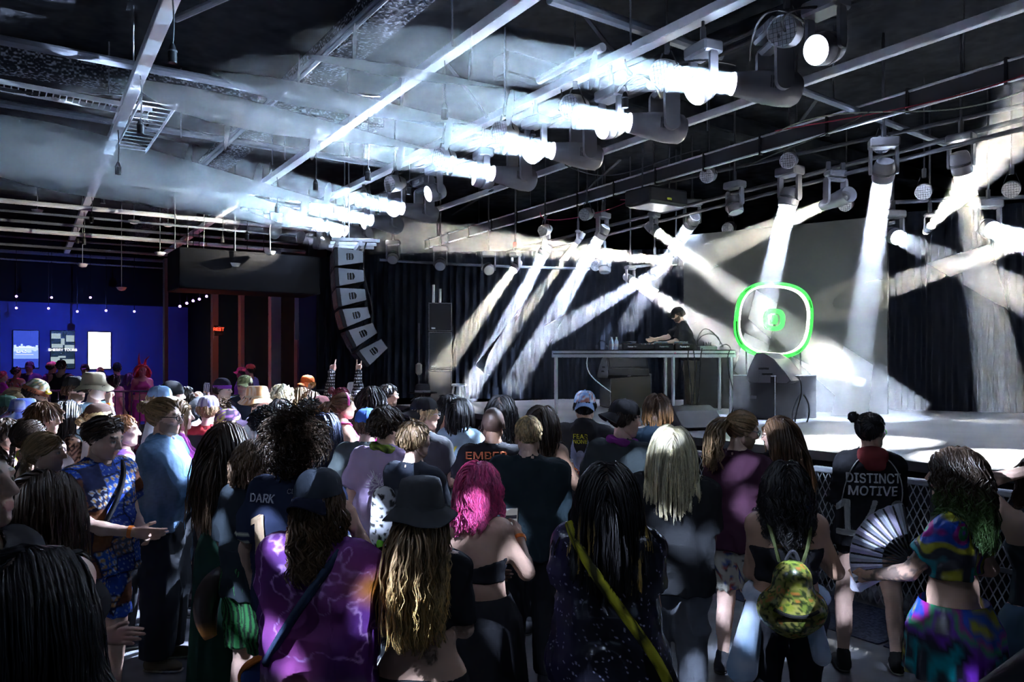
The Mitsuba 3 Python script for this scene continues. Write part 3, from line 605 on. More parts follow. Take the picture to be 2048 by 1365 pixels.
    for side, kind in (('l', hl), ('r', hr)):
        sh, el, w, s = limbs[side]
        if kind is None: continue
        if lv >= 2 and kind == 'relaxed': kind = 'fist'
        hm = get_hand(kind, lv); z = unit(w - el); ref = np.array([-s * .9, .25, 0]) if w[2] < 1.5 else np.array([0.0, 1, 0])
        if abs(z[0]) > .75 and w[2] < 1.5: ref = np.array([0, -.35, .9]) if kind != 'fist' else np.array([0, -1, .2])
        y = unit(ref - z * (ref @ z)); x = np.cross(y, z); hv = hm.vertices * [1, 1, 1]; fc = hm.faces
        if side == 'r': hv = hv * [-1, 1, 1]; fc = fc[:, ::-1]
        # thumb points up or inwards
        if (x[2] * (-1 if side == 'r' else 1)) < -.6 and abs(z[2]) < .7: y = -y; x = -x
        v = w + (hv * (.90 if fem else .98)) @ np.stack([x, y, z], 1).T; setattr(o, 'hand_' + side, (w, np.stack([x, y, z], 1)))
        vs.append(v); fs.append(fc + at); cs.append(noisy(sk * [1.03, .97, .96], v, .08, 30)); at += len(v)
    put('body', trimesh.Trimesh(np.vstack(vs), np.vstack(fs), process=False), 'm_skin', np.vstack(cs))
    # --- garments
    o.top = None
    sp = dict(shirt or {}); kind = sp.get('kind'); colr = sp.get('col', (.02, .02, .022)); caps = [(q((s * .085 * build, 0, 1.29)), q((s * .06 * build, 0, 1.0)), .115 + .05 * (build - 1)) for s in (-1, 1)] + [(q((-sx, -.012, 1.40)), q((sx, -.012, 1.40)), .075), (q((0, -.015, 1.36)), q((0, -.015, 1.45)), .085)]
    for side in 'lr': sh, el, w, s = limbs[side]; caps.append((sh, el, .072 if kind else .058)); caps.append((el, w, .05))
    def cloth(name, fld, c, bsdf='m_cloth', fold=.014, seed=0, parent=None, sub=0, lab=None):
        g = fld.mesh(); v = g.vertices.copy(); n = vnorm(g)
        if len(v) == 0: return None, None
        if lv < 3: v += n * ((meshkit.fbm(v * np.array([13, 13, 4.5]) + seed * 7.3, 3, seed) - .5) * fold * 1.7 + (lv < 2) * fold * .75 * (1 - 2 * np.abs(np.sin(v[:, 2] * 9 + 14 * meshkit.noise(v * np.array([5, 5, 2.2]) + seed, seed)))) * np.clip(meshkit.noise(v * 3.1, seed + 5) * 2 - .5, 0, 1))[:, None]
        g = trimesh.Trimesh(v, g.faces, process=False)
        for _ in range(sub): nv, nf = trimesh.remesh.subdivide(g.vertices, g.faces); g = trimesh.Trimesh(nv, nf, process=False)
        cc = c(g.vertices, vnorm(g)) if callable(c) else noisy(c, g.vertices, .22, 16, seed)
        return put(name, g, bsdf, cc, parent, lab=lab), g
    if kind:
        longs = kind in ('long', 'hoodie', 'jacket', 'croplong'); off = {'jacket': .030, 'hoodie': .024, 'shirt': .020, 'tee': .015, 'long': .012, 'tank': .022}.get(kind, .008) + sp.get('off', 0)
        hem = sp.get('hem', {'crop': 1.13, 'croplong': 1.13, 'halter': 1.135, 'croptee': 1.10, 'bandeau': 1.13, 'tank': .93, 'jacket': .86}.get(kind, .84)); loose = sp.get('loose', {'tee': .03, 'shirt': .035, 'hoodie': .035, 'jacket': .04, 'long': .02, 'croptee': .03}.get(kind, 0.0))
        g = Field(lo - .04, hi + .04, h); add_torso(g, q, off, build, fem, loose, 0, 2)
        if loose and hem < .9:
            for s in (-1, 1): g.bone((s * .06 * build, 0, .93), (s * .062 * build, 0, .80), .105 + off + loose * .5 + .05 * (build - 1), .108 + off + loose * .5 + .05 * (build - 1), .05)
        if kind in ('tank', 'crop', 'halter', 'bandeau'):
            if kind in ('tank', 'crop'):
                for s in (-1, 1): c0 = q((s * (sx + .03), 0, 1.40)); g.bone(c0 + [0, -.2, 0], c0 + [0, .2, 0], .085, .085, 0, sub=.01)
                c0 = q((0, 0, 1.49)); g.bone(c0 + [0, -.2, 0], c0 + [0, .2, 0], .085, .085, 0, sub=.01)
            elif kind == 'halter': g.cut(lambda x, y, z: z - lean * 0 - np.where(y > .0, 1.36 - .8 * np.abs(x), 1.20 + .35 * np.abs(x)))
            else: g.cut(lambda x, y, z: z - 1.30 + 0 * x + 0 * y)
        else:
            t1 = sp.get('sleeve', .66)
            for side, (sh, el, w, s) in limbs.items():
                r0 = (.050 if fem else .058) * tk + off + .006
                if longs: g.bone(sh, el, r0 + .004, r0 * .92, .03); g.bone(el, el + (w - el) * sp.get('cuff', .97), r0 * .92, r0 * .62, .02)
                else:
                    e = sh + (el - sh) * t1; u = unit(el - sh)
                    g.bone(sh, sh + (el - sh) * (t1 + .25), r0 + .002, r0 + .010 + loose * .2, .03, clip=lambda x, y, z, e=e, u=u: (x - e[0]) * u[0] + (y - e[1]) * u[1] + (z - e[2]) * u[2])
            nk = q((0, -.010, 1.47)); g.bone(nk, q((0, .02, 1.62)), .066 if kind != 'hoodie' else .072, .075, 0, sub=.006)
            if kind in ('jacket', 'shirt'):
                ring = tube([q(p) for p in [(.062 * math.cos(a), -.012 + .066 * math.sin(a), 1.485 - .02 * (math.sin(a) > .3) + .008 * -math.sin(a)) for a in np.linspace(0, 2 * np.pi, 15)]], .014, 6, False)
                o.collar = ring
        g.cut(lambda x, y, z: hem + sp.get('hemtilt', 0) * y - z + 0 * x)
        if kind == 'hoodie':
            g.ell(q((0, -.095, 1.455)), (.105, .062, .075), .03); g.ell(q((0, -.06, 1.515)), (.085, .045, .03), .03)
        nm = {'tee': 'shirt', 'shirt': 'shirt', 'croptee': 'crop_top', 'crop': 'crop_top', 'croplong': 'crop_top', 'halter': 'halter_top', 'bandeau': 'bandeau_top', 'long': 'shirt', 'tank': 'tank_top'}.get(kind, kind)
        o.topkey, o.top = cloth(nm, g, colr, sp.get('mat', 'm_cloth'), {'jacket': .022, 'hoodie': .020, 'halter': .004, 'crop': .005, 'bandeau': .004, 'tank': .006}.get(kind, .016), 1, sub=sp.get('sub', 0), lab=sp.get('label'))
        if hasattr(o, 'collar'): put('collar', o.collar, 'm_cloth', np.array(sp.get('collar', colr if not callable(colr) else (.1, .1, .12)), float), o.topkey)
    o.cloth = cloth
    if bottom:
        bk, bc = bottom[0], bottom[1]; bo = bottom[2] if len(bottom) > 2 else {}
        waist = bo.get('waist', 1.03); loose = bo.get('loose', .018)
        if bk in ('pants', 'jeans', 'shorts', 'leggings'):
            zc = {'shorts': .50}.get(bk, .09); zc = bo.get('cuff', zc); lo_ = .006 if bk == 'leggings' else loose
            g = Field([-.3 * bw, -.22 * bw, max(0, zc - .05)], [.3 * bw, .24 * bw, 1.12], h * 1.25)
            for a in ('hip', 'waist'): pass
            add_torso(g, q, lo_ * .6, build, fem, 0, 0, 2)
            for s in (-1, 1):
                a, b, c = legs[s]; g.bone(a, b, .098 * tk + lo_, .066 * tk + lo_, .03); g.bone(b, (c[0], c[1], .0), .066 * tk + lo_, .050 + lo_ * 1.1, .02)
            g.cut(lambda x, y, z: np.maximum(z - waist, zc - z) + 0 * x + 0 * y)
            cloth({'jeans': 'jeans', 'shorts': 'shorts', 'leggings': 'leggings'}.get(bk, 'trousers'), g, bc, bo.get('mat', 'm_cloth'), .006 if bk == 'leggings' else .018, 3, sub=bo.get('sub', 0))
        elif bk == 'skirt':
            zc = bo.get('cuff', .60); r1 = bo.get('flare', .24); n = 72; m = 14; a = np.linspace(0, 2 * np.pi, n); rows = []
            for i, t in enumerate(np.linspace(0, 1, m)):
                z = waist + (zc - waist) * t; hip = min(1, t * (waist - zc) / .12); rx = (.160 + .052 * hip) * build + (r1 - .19) * max(0, t - .1); pl = bo.get('pleat', .012) * t * (np.sin(a * 14 + 2 * np.sin(a * 3)) + .5 * np.sin(a * 9 + 1))
                rows.append(np.stack([(rx + pl) * np.cos(a), (rx * .92 + pl) * np.sin(a), np.full(n, z)], 1))
            rows += [rows[-1] * [.97, .97, 1], rows[0] * [.97, .97, 1]]; g = grid_mesh(np.array(rows)); put('skirt', g, bo.get('mat', 'm_cloth'), bc(g.vertices, vnorm(g)) if callable(bc) else noisy(bc, g.vertices, .2))
    # shoes
    if lv < 3:
        for s in (-1, 1):
            c = legs[s][2]; g = Field([c[0] - .1, -.12, 0], [c[0] + .1, .2, .16], .014 if lv < 1 else .024); g.bone((c[0], -.05, .048), (c[0] + s * .02, .12, .034), .045, .040, .02); g.bone((c[0], -.04, .05), (c[0], -.02, .13), .046, .046, .02); g.cut(lambda x, y, z: .014 - z + 0 * x + 0 * y)
            k = put('shoe', g.mesh(), 'm_cloth', np.array(shoe, float)); so = Field([c[0] - .1, -.12, -.01], [c[0] + .1, .2, .05], .014 if lv < 1 else .025); so.bone((c[0], -.05, .02), (c[0] + s * .02, .125, .02), .049, .044, .02); so.cut(lambda x, y, z: np.maximum(z - .024, .001 - z) + 0 * x + 0 * y); put('sole', so.mesh(), 'm_cloth', np.array((.45, .45, .42) if sum(shoe) > .1 or rng.random() < .5 else (.05, .05, .05)), k)
    # --- hair
    do_hair(o, hair, hat, caps, hc, rng)
    if hat:
        hk, c1 = hat[0], hat[1]; c2 = hat[2] if len(hat) > 2 else None; back = len(hat) > 3 and hat[3]; pat = hat[4] if len(hat) > 4 else None
        for nm, m, c, subs in hat_parts(hk, c1, c2, back):
            if hs in ('long', 'wavy', 'curly') and hk != 'fedora': m.apply_scale(1.03)
            cc = pat(m.vertices, vnorm(m)) if pat else noisy(c, m.vertices, .25, 40); m.vertices = hw(m.vertices); hk_ = put(nm, m, 'm_cloth', cc)
            for sn, sm, sc in subs: sm.vertices = hw(sm.vertices); put(sn, sm, 'm_cloth', sc, hk_)
    if glasses is not None: gm = glasses_mesh(); gm.vertices = hw(gm.vertices); put('glasses', gm, 'm_gloss', np.array(glasses, float))
    for side, c in (band or {}).items():
        sh, el, w, s = limbs[side]; u = unit(w - el); m = moved(lathe([(.033, -.011), (.036, -.011), (.036, .011), (.033, .011), (.033, -.011)], 18), mat(frame(u), w - u * .03)); put('wristband', m, 'm_gloss', np.array(c, float), smooth=False)
    for e in extra: e(o)
    return o

def scalp_roots(n, rng, line=scalp_line, inflate=1.0):
    out = []
    while len(out) < n:
        d = rng.normal(size=(n * 4, 3)); d /= np.linalg.norm(d, axis=1, keepdims=True); p = HC + d * HR * inflate
        p = p[p[:, 2] > line(p[:, 1])]; out = p if len(out) == 0 else np.vstack([out, p])
    return out[:n]
def do_hair(o, hair, hat, caps, hc, rng):
    st = hair[0]; L = hair[2] if len(hair) > 2 else None; op = hair[3] if len(hair) > 3 else {}
    if st in ('buzz', 'bald'): return
    lv = o.lv; hw, RH, cen = o.hw, o.RH, o.cen; N = int((680, 300, 150, 80)[lv] * op.get('n', 1)); r = (.0052, .0078, .0105, .0145)[lv]; steps = (12, 9, 7, 6)[lv]
    hcen = hw(HC)
    def push(p, gap=.017 if st in ('long', 'wavy') and hat is None else .008):
        l = (p - hcen) @ RH; k = np.linalg.norm(l / (HR + gap), axis=1, keepdims=True); l = np.where(k < 1, l / np.maximum(k, 1e-6), l); p = l @ RH.T + hcen
        for a, b, rr in caps:
            ba = b - a; t = np.clip(((p - a) @ ba) / (ba @ ba), 0, 1)[:, None]; c = a + t * ba; d = p - c; dist = np.linalg.norm(d, axis=1, keepdims=True); p = np.where(dist < rr + gap, c + d / np.maximum(dist, 1e-6) * (rr + gap), p)
        return p
    def emit(name, m, c): o.put(name, m, 'm_hair', c)
    hidden = hat is not None and hat[0] in ('cap', 'beanie', 'bucket', 'fedora', 'scarf')
    line = (lambda y: np.maximum(scalp_line(y), -9)) if not hidden else scalp_line
    roots = scalp_roots(N * (2 if hidden else 1), rng, scalp_line)
    if hidden: roots = roots[roots[:, 2] < .062][:N]
    nrm = (roots - HC) / HR ** 2; nrm /= np.linalg.norm(nrm, axis=1, keepdims=True); n = len(roots)
    g = np.array([0, 0, -1.0])
    if st in ('long', 'wavy'):
        L = L or .45; part = op.get('part', 0.0); sgn = np.where(roots[:, 0] > part, 1, -1)[:, None]
        flow = np.array([0, -.55, -.35]) + sgn * np.array([.8, 0, 0]) * np.clip(roots[:, 2:3] / .12, .15, 1); d0 = flow - nrm * np.sum(flow * nrm, 1, keepdims=True) + nrm * .12
        front = roots[:, 1] > .035; d0[front] += np.array([0, -.6, 0])
        ln = L + (.128 - roots[:, 2]) * -.45 + op.get('layer', 0.0) * rng.uniform(-1, 0, n)
        d0 = d0 + rng.normal(size=d0.shape) * .06
        m, c = strands(hw(roots * 1.0), d0 @ RH.T, ln, steps + (2 if lv < 2 else 0), push, op.get('grav', .30), rng, r * op.get('r', 1), wave=op.get('wave', .012 if st == 'wavy' else .0025), wfreq=op.get('wf', 4), clumps=op.get('clumps', 90), clump=op.get('clump', .62), col=hc, var=op.get('var', .38), tips=op.get('tips'), tipfrac=op.get('tipfrac', 1.0), jitter=op.get('jit', .14))
        emit('hair', m, c)
    elif st == 'curly':
        L = L or .10; d0 = nrm + np.array([0, -.1, .15]) + rng.normal(size=nrm.shape) * .25
        m, c = strands(hw(roots), d0 @ RH.T, L, steps, lambda p: push(p, .002), op.get('grav', .12), rng, r * .95, curl=op.get('curl', .013), cfreq=op.get('cf', 3.2), clumps=150, clump=.25, tip=.5, col=hc, var=.6, jitter=.4)
        emit('hair', m, c)
    elif st in ('short', 'crop', 'bowl'):
        L = L or {'short': .05, 'crop': .028, 'bowl': .085}[st]; flow = np.array(op.get('flow', (.15, .25, -.75) if st == 'bowl' else (.1, -.25, -.5))); rad = roots * [1, 1, 0] - [0, -.03, 0]; rad /= np.linalg.norm(rad, axis=1, keepdims=True) + 1e-6
        d0 = flow * .8 + rad * .5 * np.clip(roots[:, 2:3] / .1, 0, 1); d0 = d0 - nrm * np.sum(d0 * nrm, 1, keepdims=True); d0 = d0 / (np.linalg.norm(d0, axis=1, keepdims=True) + 1e-6) + nrm * op.get('lift', .45) + rng.normal(size=d0.shape) * .22
        fade = np.clip((roots[:, 2] - scalp_line(roots[:, 1])) / .09, .25, 1) if st != 'bowl' else 1.0
        m, c = strands(hw(roots), d0 @ RH.T, L * fade, max(5, steps - 6), lambda p: push(p, .004), .18, rng, r * 1.0, wave=op.get('wave', .003), clumps=140, clump=.35, tip=.3, col=hc, var=.45, tips=op.get('tips'))
        emit('hair', m, c)
    elif st in ('tied', 'bun', 'ponytail', 'braids', 'buns'):
        ties = {'tied': [(0, -.112, .03)], 'bun': [(0, -.115, op.get('bz', .055))], 'ponytail': [(0, -.118, op.get('bz', .045))], 'braids': [(-.045, -.10, -.03), (.045, -.10, -.03)], 'buns': [(-.066, -.075, .088), (.066, -.075, .088)]}[st]; ties = np.array(ties)
        ti = ties[np.where(roots[:, 0] < 0, 0, len(ties) - 1)]; pts = []
        for t in np.linspace(0, 1, 8):
            p = roots + (ti - roots) * t; l = p - HC; k = np.linalg.norm(l / (HR + .006 + .006 * t), axis=1, keepdims=True); l = np.where(k < 1, l / np.maximum(k, 1e-3), l); pts.append(hw(HC + l))
        pts = np.array(pts); rad = (r * .95 * rng.uniform(.7, 1.2, n))[None, :, None]; tt = np.gradient(pts, axis=0); tt /= np.linalg.norm(tt, axis=2, keepdims=True) + 1e-9; x = np.cross(tt, [.3, .2, .93]); x /= np.linalg.norm(x, axis=2, keepdims=True) + 1e-6; y = np.cross(tt, x)
        v = np.stack([pts + rad * (math.cos(a) * x + math.sin(a) * y) for a in (0, 2.09, 4.19)], 2); Sx, Nn, K = v.shape[:3]; i, j, k = np.meshgrid(np.arange(Sx - 1), np.arange(Nn), np.arange(K), indexing='ij'); k2 = (k + 1) % K; qq = lambda a, b, c: (a * Nn + b) * K + c
        fc = np.concatenate([np.stack([qq(i, j, k), qq(i, j, k2), qq(i + 1, j, k2)], -1).reshape(-1, 3), np.stack([qq(i, j, k), qq(i + 1, j, k2), qq(i + 1, j, k)], -1).reshape(-1, 3)]); cc = np.clip(np.tile((hc * (1 + .4 * rng.uniform(-1, 1, (n, 1))))[None, :, None], (Sx, 1, K, 1)).reshape(-1, 3), 0, 1)
        ms, cs = [trimesh.Trimesh(v.reshape(-1, 3), fc, process=False)], [cc]
        for tie in ties:
            T0 = hw(tie)
            if st in ('bun', 'buns'):
                rr = op.get('br', .036); nb = N // 4; pr = rng.normal(size=(nb, 3)); pr /= np.linalg.norm(pr, axis=1, keepdims=True); out = unit(RH @ (tie - HC)); cb = T0 + out * rr * .6
                m, c = strands(cb + pr * rr * .8, np.cross(pr, out) + .3 * pr, .05, 7, lambda p, cb=cb, rr=rr: cb + (p - cb) / np.maximum(np.linalg.norm(p - cb, axis=1, keepdims=True) / rr, 1) , .0, rng, r * 1.1, clumps=40, clump=.1, col=hc, var=.4)
                ball = trimesh.creation.icosphere(2, rr * .9); ball.apply_translation(cb); ms += [m, ball]; cs += [c, np.tile(hc * .8, (len(ball.vertices), 1))]
            elif st == 'braids':
                Lb = L or .30; zz = np.linspace(0, 1, 40); pth = push(T0 + np.stack([0 * zz, -.01 * np.sin(zz * 3), -Lb * zz], 1), .012)
                for ph in (0, 2.09, 4.19): pp = pth + .011 * np.stack([np.cos(zz * 26 * Lb / .3 + ph), .6 * np.sin(2 * zz * 26 * Lb / .3 + ph), 0 * zz], 1); m = tube(pp, np.linspace(.013, .006, 40), 6); ms.append(m); cs.append(np.tile(hc * (1 + .3 * math.cos(ph)), (len(m.vertices), 1)))
            else:
                nb = int(N * .45); T1 = T0 + rng.normal(size=(nb, 3)) * .010; d0 = np.tile(RH @ np.array([0, -.8, .1]), (nb, 1)) + rng.normal(size=(nb, 3)) * .25
                m, c = strands(T1, d0, L or .28, steps, push, .38, rng, r, wave=op.get('wave', .014), wfreq=4, clumps=40, clump=.5, col=hc, var=.4, tips=op.get('tips')); ms.append(m); cs.append(c)
        emit('hair', cat_(ms), np.vstack(cs))

# ---- things that go on a person
def on_back(o, mesh2d, cx, z, off=.004, front=False):
    """lay flat lettering (x to the right, y up, seen from behind) on the garment."""
    g = o.top; n = vnorm(g); s = 1 if front else -1; sel = n[:, 1] * s > .15; gv = g.vertices[sel]
    from scipy.spatial import cKDTree
    t = cKDTree(gv[:, [0, 2]]); v, f = trimesh.remesh.subdivide_to_size(mesh2d.vertices, mesh2d.faces, .03); x = cx + v[:, 0] * -s; zz = z + v[:, 1]
    d, i = t.query(np.stack([x, zz], 1), k=5); w = 1 / (d + .004); y = (gv[i, 1] * w).sum(1) / w.sum(1); y = np.where(s > 0, np.maximum(y, gv[i[:, :3], 1].max(1)), np.minimum(y, gv[i[:, :3], 1].min(1)))
    m = trimesh.Trimesh(np.stack([x, y + s * (off + v[:, 2]), zz], 1), f, process=False)
    return m
def text2d(s, h, bold=True):
    m = meshkit.text_mesh(s, h, .0015, bold); w = m.bounds[1][0] + m.bounds[0][0]; m.apply_translation([-w / 2, 0, 0]); return m
def printed(lines, name='lettering', front=False):
    """lines: (text, height, centre x, z, colour[, stretch])"""
    def go(o):
        for ln in lines:
            m = text2d(ln[0], ln[1]) if isinstance(ln[0], str) else ln[0]
            if len(ln) > 5: m.apply_scale([ln[5], 1, 1])
            o.put(name if isinstance(ln[0], str) else 'print', on_back(o, m, ln[2], ln[3], front=front), 'm_cloth', np.array(ln[4], float), o.topkey, smooth=False)
    return go
# ---------------------------------------------------------------- lamps: hollow heads (their light starts at the focus behind the lens)
def lens_disc(r, n=22): return lathe([(0.0, .004), (r * .6, .003), (r, 0.0)][::-1], n)
def glass_lamp(mesh, col, power):
    d = shape(mesh, 'm_glass', False); d['emitter'] = {'type': 'area', 'radiance': rgb(np.array(col) * power * GAIN), 'sampling_weight': 0.0}; return d
def big_head(p, d, label, group, col=COOL, on=True, hang=RIG_Z + .62, sc=1.0):
    """moving head with a barrel body in a round-ended yoke; p = lens centre, d = direction of the light."""
    k = thing('moving_head_lamp', label, 'stage light', group); d = unit(d); M = mat(frame(d, np.cross(UP, d)), p); L = .62 * sc; r = .112 * sc
    body = lathe([(r * .93, .0), (r, -.012), (r * 1.04, -.03), (r * 1.38, -.26), (r * 1.55, -.44), (r * 1.5, -.58), (r * 1.22, -L), (r * .95, -L), (r * .95, -.50), (r * 1.0, -.05), (r * .93, .0)][::-1], 26)
    body.apply_scale([1, .92, 1]); add('head', moved(body, M), 'm_lamp_black', k, smooth=40)
    c = np.asarray(p) - d * .40 * sc; ax = M[:3, 0]
    add('lens', glass_lamp(moved(lens_disc(r * .93), M), col, 1.6) if on else moved(lens_disc(r * .93), M), 'm_steel', k)
    for s in (-1, 1):
        for i in range(5):
            add('vent_slat', moved(rbox(.006, .11 * sc, .010, .002), M @ mat(frame([0, 0, 1]), [s * r * 1.40, .0, (-.30 - .022 * i) * sc])), 'm_dark_metal', k)
        arm0, top = c + ax * s * .205 * sc, c + ax * s * .20 * sc + UP * .36 * sc
        arm = man(manifold3d.Manifold.hull_points(np.vstack([moved(trimesh.creation.cylinder(.082 * sc, .055 * sc, sections=20), mat(frame(ax), q)).vertices for q in (arm0, top)])))
        add('yoke_arm', arm, 'm_lamp_black', k, smooth=35)
    top = c + UP * .40 * sc; R3 = frame(UP, ax)
    add('yoke_bridge', moved(rbox(.46 * sc, .15 * sc, .08 * sc, .03), mat(R3, top)), 'm_lamp_black', k, smooth=30)
    add('base', moved(rbox(.40 * sc, .26 * sc, .13 * sc, .025), mat(R3, top + UP * .12 * sc)), 'm_lamp_black', k, smooth=30)
    dsp = add('display', moved(rbox(.16 * sc, .012, .06 * sc, .004), mat(R3, top + UP * .12 * sc + R3[:, 1] * -.135 * sc)), 'm_steel', k)
    for s in (-1, 1): add('clamp', bar(top + UP * .18 * sc + ax * s * .12, [*(top + ax * s * .12)[:2], max(hang, top[2] + .25)], .04, .06), 'm_dark_metal', k)
    return k
def small_head(p, d, label, group, col=COOL, on=True, hang=5.2, sc=1.0, lum=1.6):
    """short round wash lamp in a yoke."""
    k = thing('wash_lamp', label, 'stage light', group); d = unit(d); M = mat(frame(d, np.cross(UP, d) if abs(d[2]) < .95 else A), p); r = .125 * sc
    add('head', moved(lathe([(r * .94, .01), (r, .0), (r * 1.05, -.03), (r * 1.05, -.16), (r * .9, -.24), (r * .8, -.26), (r * .8, -.20), (r * .95, -.02), (r * .94, .01)][::-1], 24), M), 'm_lamp_black', k, smooth=40)
    add('lens', glass_lamp(moved(lens_disc(r * .94), M), col, lum) if on else moved(lens_disc(r * .94), M), 'm_steel', k)
    add('heat_ring', moved(lathe([(r * 1.06, -.10), (r * 1.10, -.105), (r * 1.10, -.125), (r * 1.06, -.13), (r * 1.06, -.10)], 20), M), 'm_dark_metal', k)
    c = np.asarray(p) - d * .12 * sc; ax = M[:3, 0]; up = UP
    for s in (-1, 1):
        a, b = c + ax * s * r * 1.22, c + ax * s * r * 1.2 + up * .26 * sc
        add('yoke_arm', man(manifold3d.Manifold.hull_points(np.vstack([moved(trimesh.creation.cylinder(.045 * sc, .03 * sc, sections=14), mat(frame(ax), q)).vertices for q in (a, b)]))), 'm_lamp_black', k, smooth=35)
    top = c + up * .30 * sc; R3 = frame(UP, ax)
    add('base', moved(rbox(.34 * sc, .22 * sc, .12 * sc, .02), mat(R3, top + UP * .04)), 'm_lamp_black', k, smooth=30)
    add('clamp', bar(top + UP * .08, top + UP * .26, .05, .05), 'm_dark_metal', k); add('drop_rod', rod(top + UP * .2, [*top[:2], max(hang, top[2] + .3)], .016, 8), 'm_dark_metal', k)
    return k
def par_can(p, d, label, group, hang=6.3, sc=1.0):
    k = thing('par_lamp', label, 'stage light', group); d = unit(d); M = mat(frame(d, np.cross(UP, d)), p); r = .135 * sc
    add('can', moved(lathe([(r * .9, .0), (r, .0), (r * 1.03, -.06), (r * .98, -.18), (r * .62, -.30), (0, -.33), (0, -.30), (r * .9, -.15), (r * .9, .0)][::-1], 26), M), 'm_alu', k, smooth=40)
    add('reflector', moved(lathe([(r * .88, -.03), (r * .5, -.10), (0, -.13)], 24), M), 'm_alu', k, smooth=True)
    wires = [rod(M[:3, 3] + M[:3, 0] * x + M[:3, 1] * -math.sqrt(max(r * r - x * x, 0)), M[:3, 3] + M[:3, 0] * x + M[:3, 1] * math.sqrt(max(r * r - x * x, 0)), .0022, 4) for x in np.linspace(-.85, .85, 7) * r] + \
        [rod(M[:3, 3] + M[:3, 1] * x + M[:3, 0] * -math.sqrt(max(r * r - x * x, 0)), M[:3, 3] + M[:3, 1] * x + M[:3, 0] * math.sqrt(max(r * r - x * x, 0)), .0022, 4) for x in np.linspace(-.85, .85, 7) * r]
    add('wire_guard', cat_(wires), 'm_dark_metal', k)
    c = np.asarray(p) - d * .12; top = np.array([*c[:2], c[2] + .22])
    for s in (-1, 1): add('bracket_arm', bar(c + M[:3, 0] * s * r * 1.08, top + M[:3, 0] * s * .05, .03, .006), 'm_dark_metal', k)
    add('clamp', bar(top - UP * .02, top + UP * .12, .05, .05), 'm_dark_metal', k); add('drop_rod', rod(top + UP * .1, [*top[:2], max(hang, top[2] + .2)], .012, 8), 'm_dark_metal', k)
    return k

# the row of lamps that shines to the left
row_names = ['nearest', 'second', 'third', 'fourth', 'fifth', 'sixth', 'seventh', 'farthest']
for i, (px, py) in enumerate(RIG):
    big_head(rigp(px, py), rig_dir(i, rigp(px, py)), 'black barrel moving head lamp of the ceiling row, %s to the camera' % row_names[i], 'barrel lamps in the ceiling row')
WASH = [(1633, 100), (1390, 187), (1205, 256), (1060, 311), (950, 354), (857, 388), (785, 421), (727, 446), (672, 466), (628, 486)]
for i, (px, py) in enumerate(WASH):
    p = rigp(px, py, -.02)
    small_head(p, (np.array(dict((c[0], c[1]) for c in CROWD)[(px, py)]) - p if (px, py) in dict((c[0], c[1]) for c in CROWD) else unit([-.9, -.1, .1]) if px == 628 else RAILAIM[px][1] - p if px in RAILAIM else unit([-.80, -.50, -.30])), 'round wash lamp glowing white in the ceiling row, %s from the camera' % ['first', 'second', 'third', 'fourth', 'fifth', 'sixth', 'seventh', 'eighth', 'ninth', 'tenth'][i], 'wash lamps in the ceiling row', hang=RIG_Z + .70, lum=1.3, sc=1.0)
PARS = [(1563, 62), (1322, 146), (1138, 213), (998, 264), (876, 316), (779, 368), (717, 402)]
for i, (px, py) in enumerate(PARS):
    par_can(PZ(px, py, 4.98), unit([-.62, -.72, -.22]), 'unlit silver par lamp with wire guard above the lamp row, %s from the camera' % ORD[i], 'silver par lamps')
for i, (p, aim) in enumerate(REAR): small_head(np.array(p) - unit(np.subtract(aim, p)) * .02, np.subtract(aim, p), 'round lamp above and behind the crowd, %s' % ('left' if i == 0 else 'right'), 'stage light')
for i, (p, aim) in enumerate(POOL): small_head(np.array(p) - unit(aim - p) * .02, aim - p, 'round lamp over the right end of the stage, %s' % ('front' if i == 0 else 'back'), 'stage light', hang=6.28)
def line(name, a, b, z, build, label, cat, mat_='m_pipe', kind=None, group=None):
    p, q = PZ(*a, z), PZ(*b, z); k = add(name, build(p, q), mat_, label=label, cat=cat, kind=kind, group=group); return k, p, q
pipe = lambda r: (lambda p, q: rod(p, q, r, 10))
def channel(w, h):
    return lambda p, q: cat_([bar(p, q, w, .012, .002), bar(p + np.cross(UP, unit(q - p)) * w / 2 + UP * h / 2, q + np.cross(UP, unit(q - p)) * w / 2 + UP * h / 2, .008, h, .002), bar(p - np.cross(UP, unit(q - p)) * w / 2 + UP * h / 2, q - np.cross(UP, unit(q - p)) * w / 2 + UP * h / 2, .008, h, .002)])
line('hanging_pipe', (1760, -30), (600, 470), 5.24, pipe(.03), 'black pipe that carries the row of barrel lamps', 'pipe', 'm_black')
line('hanging_pipe', (1700, -22), (640, 440), 5.18, pipe(.022), 'thinner black pipe that carries the silver par lamps', 'pipe', 'm_black')
rails = [((362, -45), (128, 520), 'pale ceiling rail with bright patches of light, furthest left'), ((1105, -30), (330, 510), 'pale ceiling rail with bright patches, second from the left'), ((1560, -32), (560, 448), 'grey ceiling rail running just above the lamp row'), ((2080, 9), (860, 428), 'grey ceiling rail right of the lamp row')]
RL = []
for i, (a, b, lab) in enumerate(rails):
    k, p, q = line('ceiling_rail', a, b, 5.3, channel(.135 if i < 3 else .07, .09), lab, 'rail', 'm_rail'); RL.append((p, q))
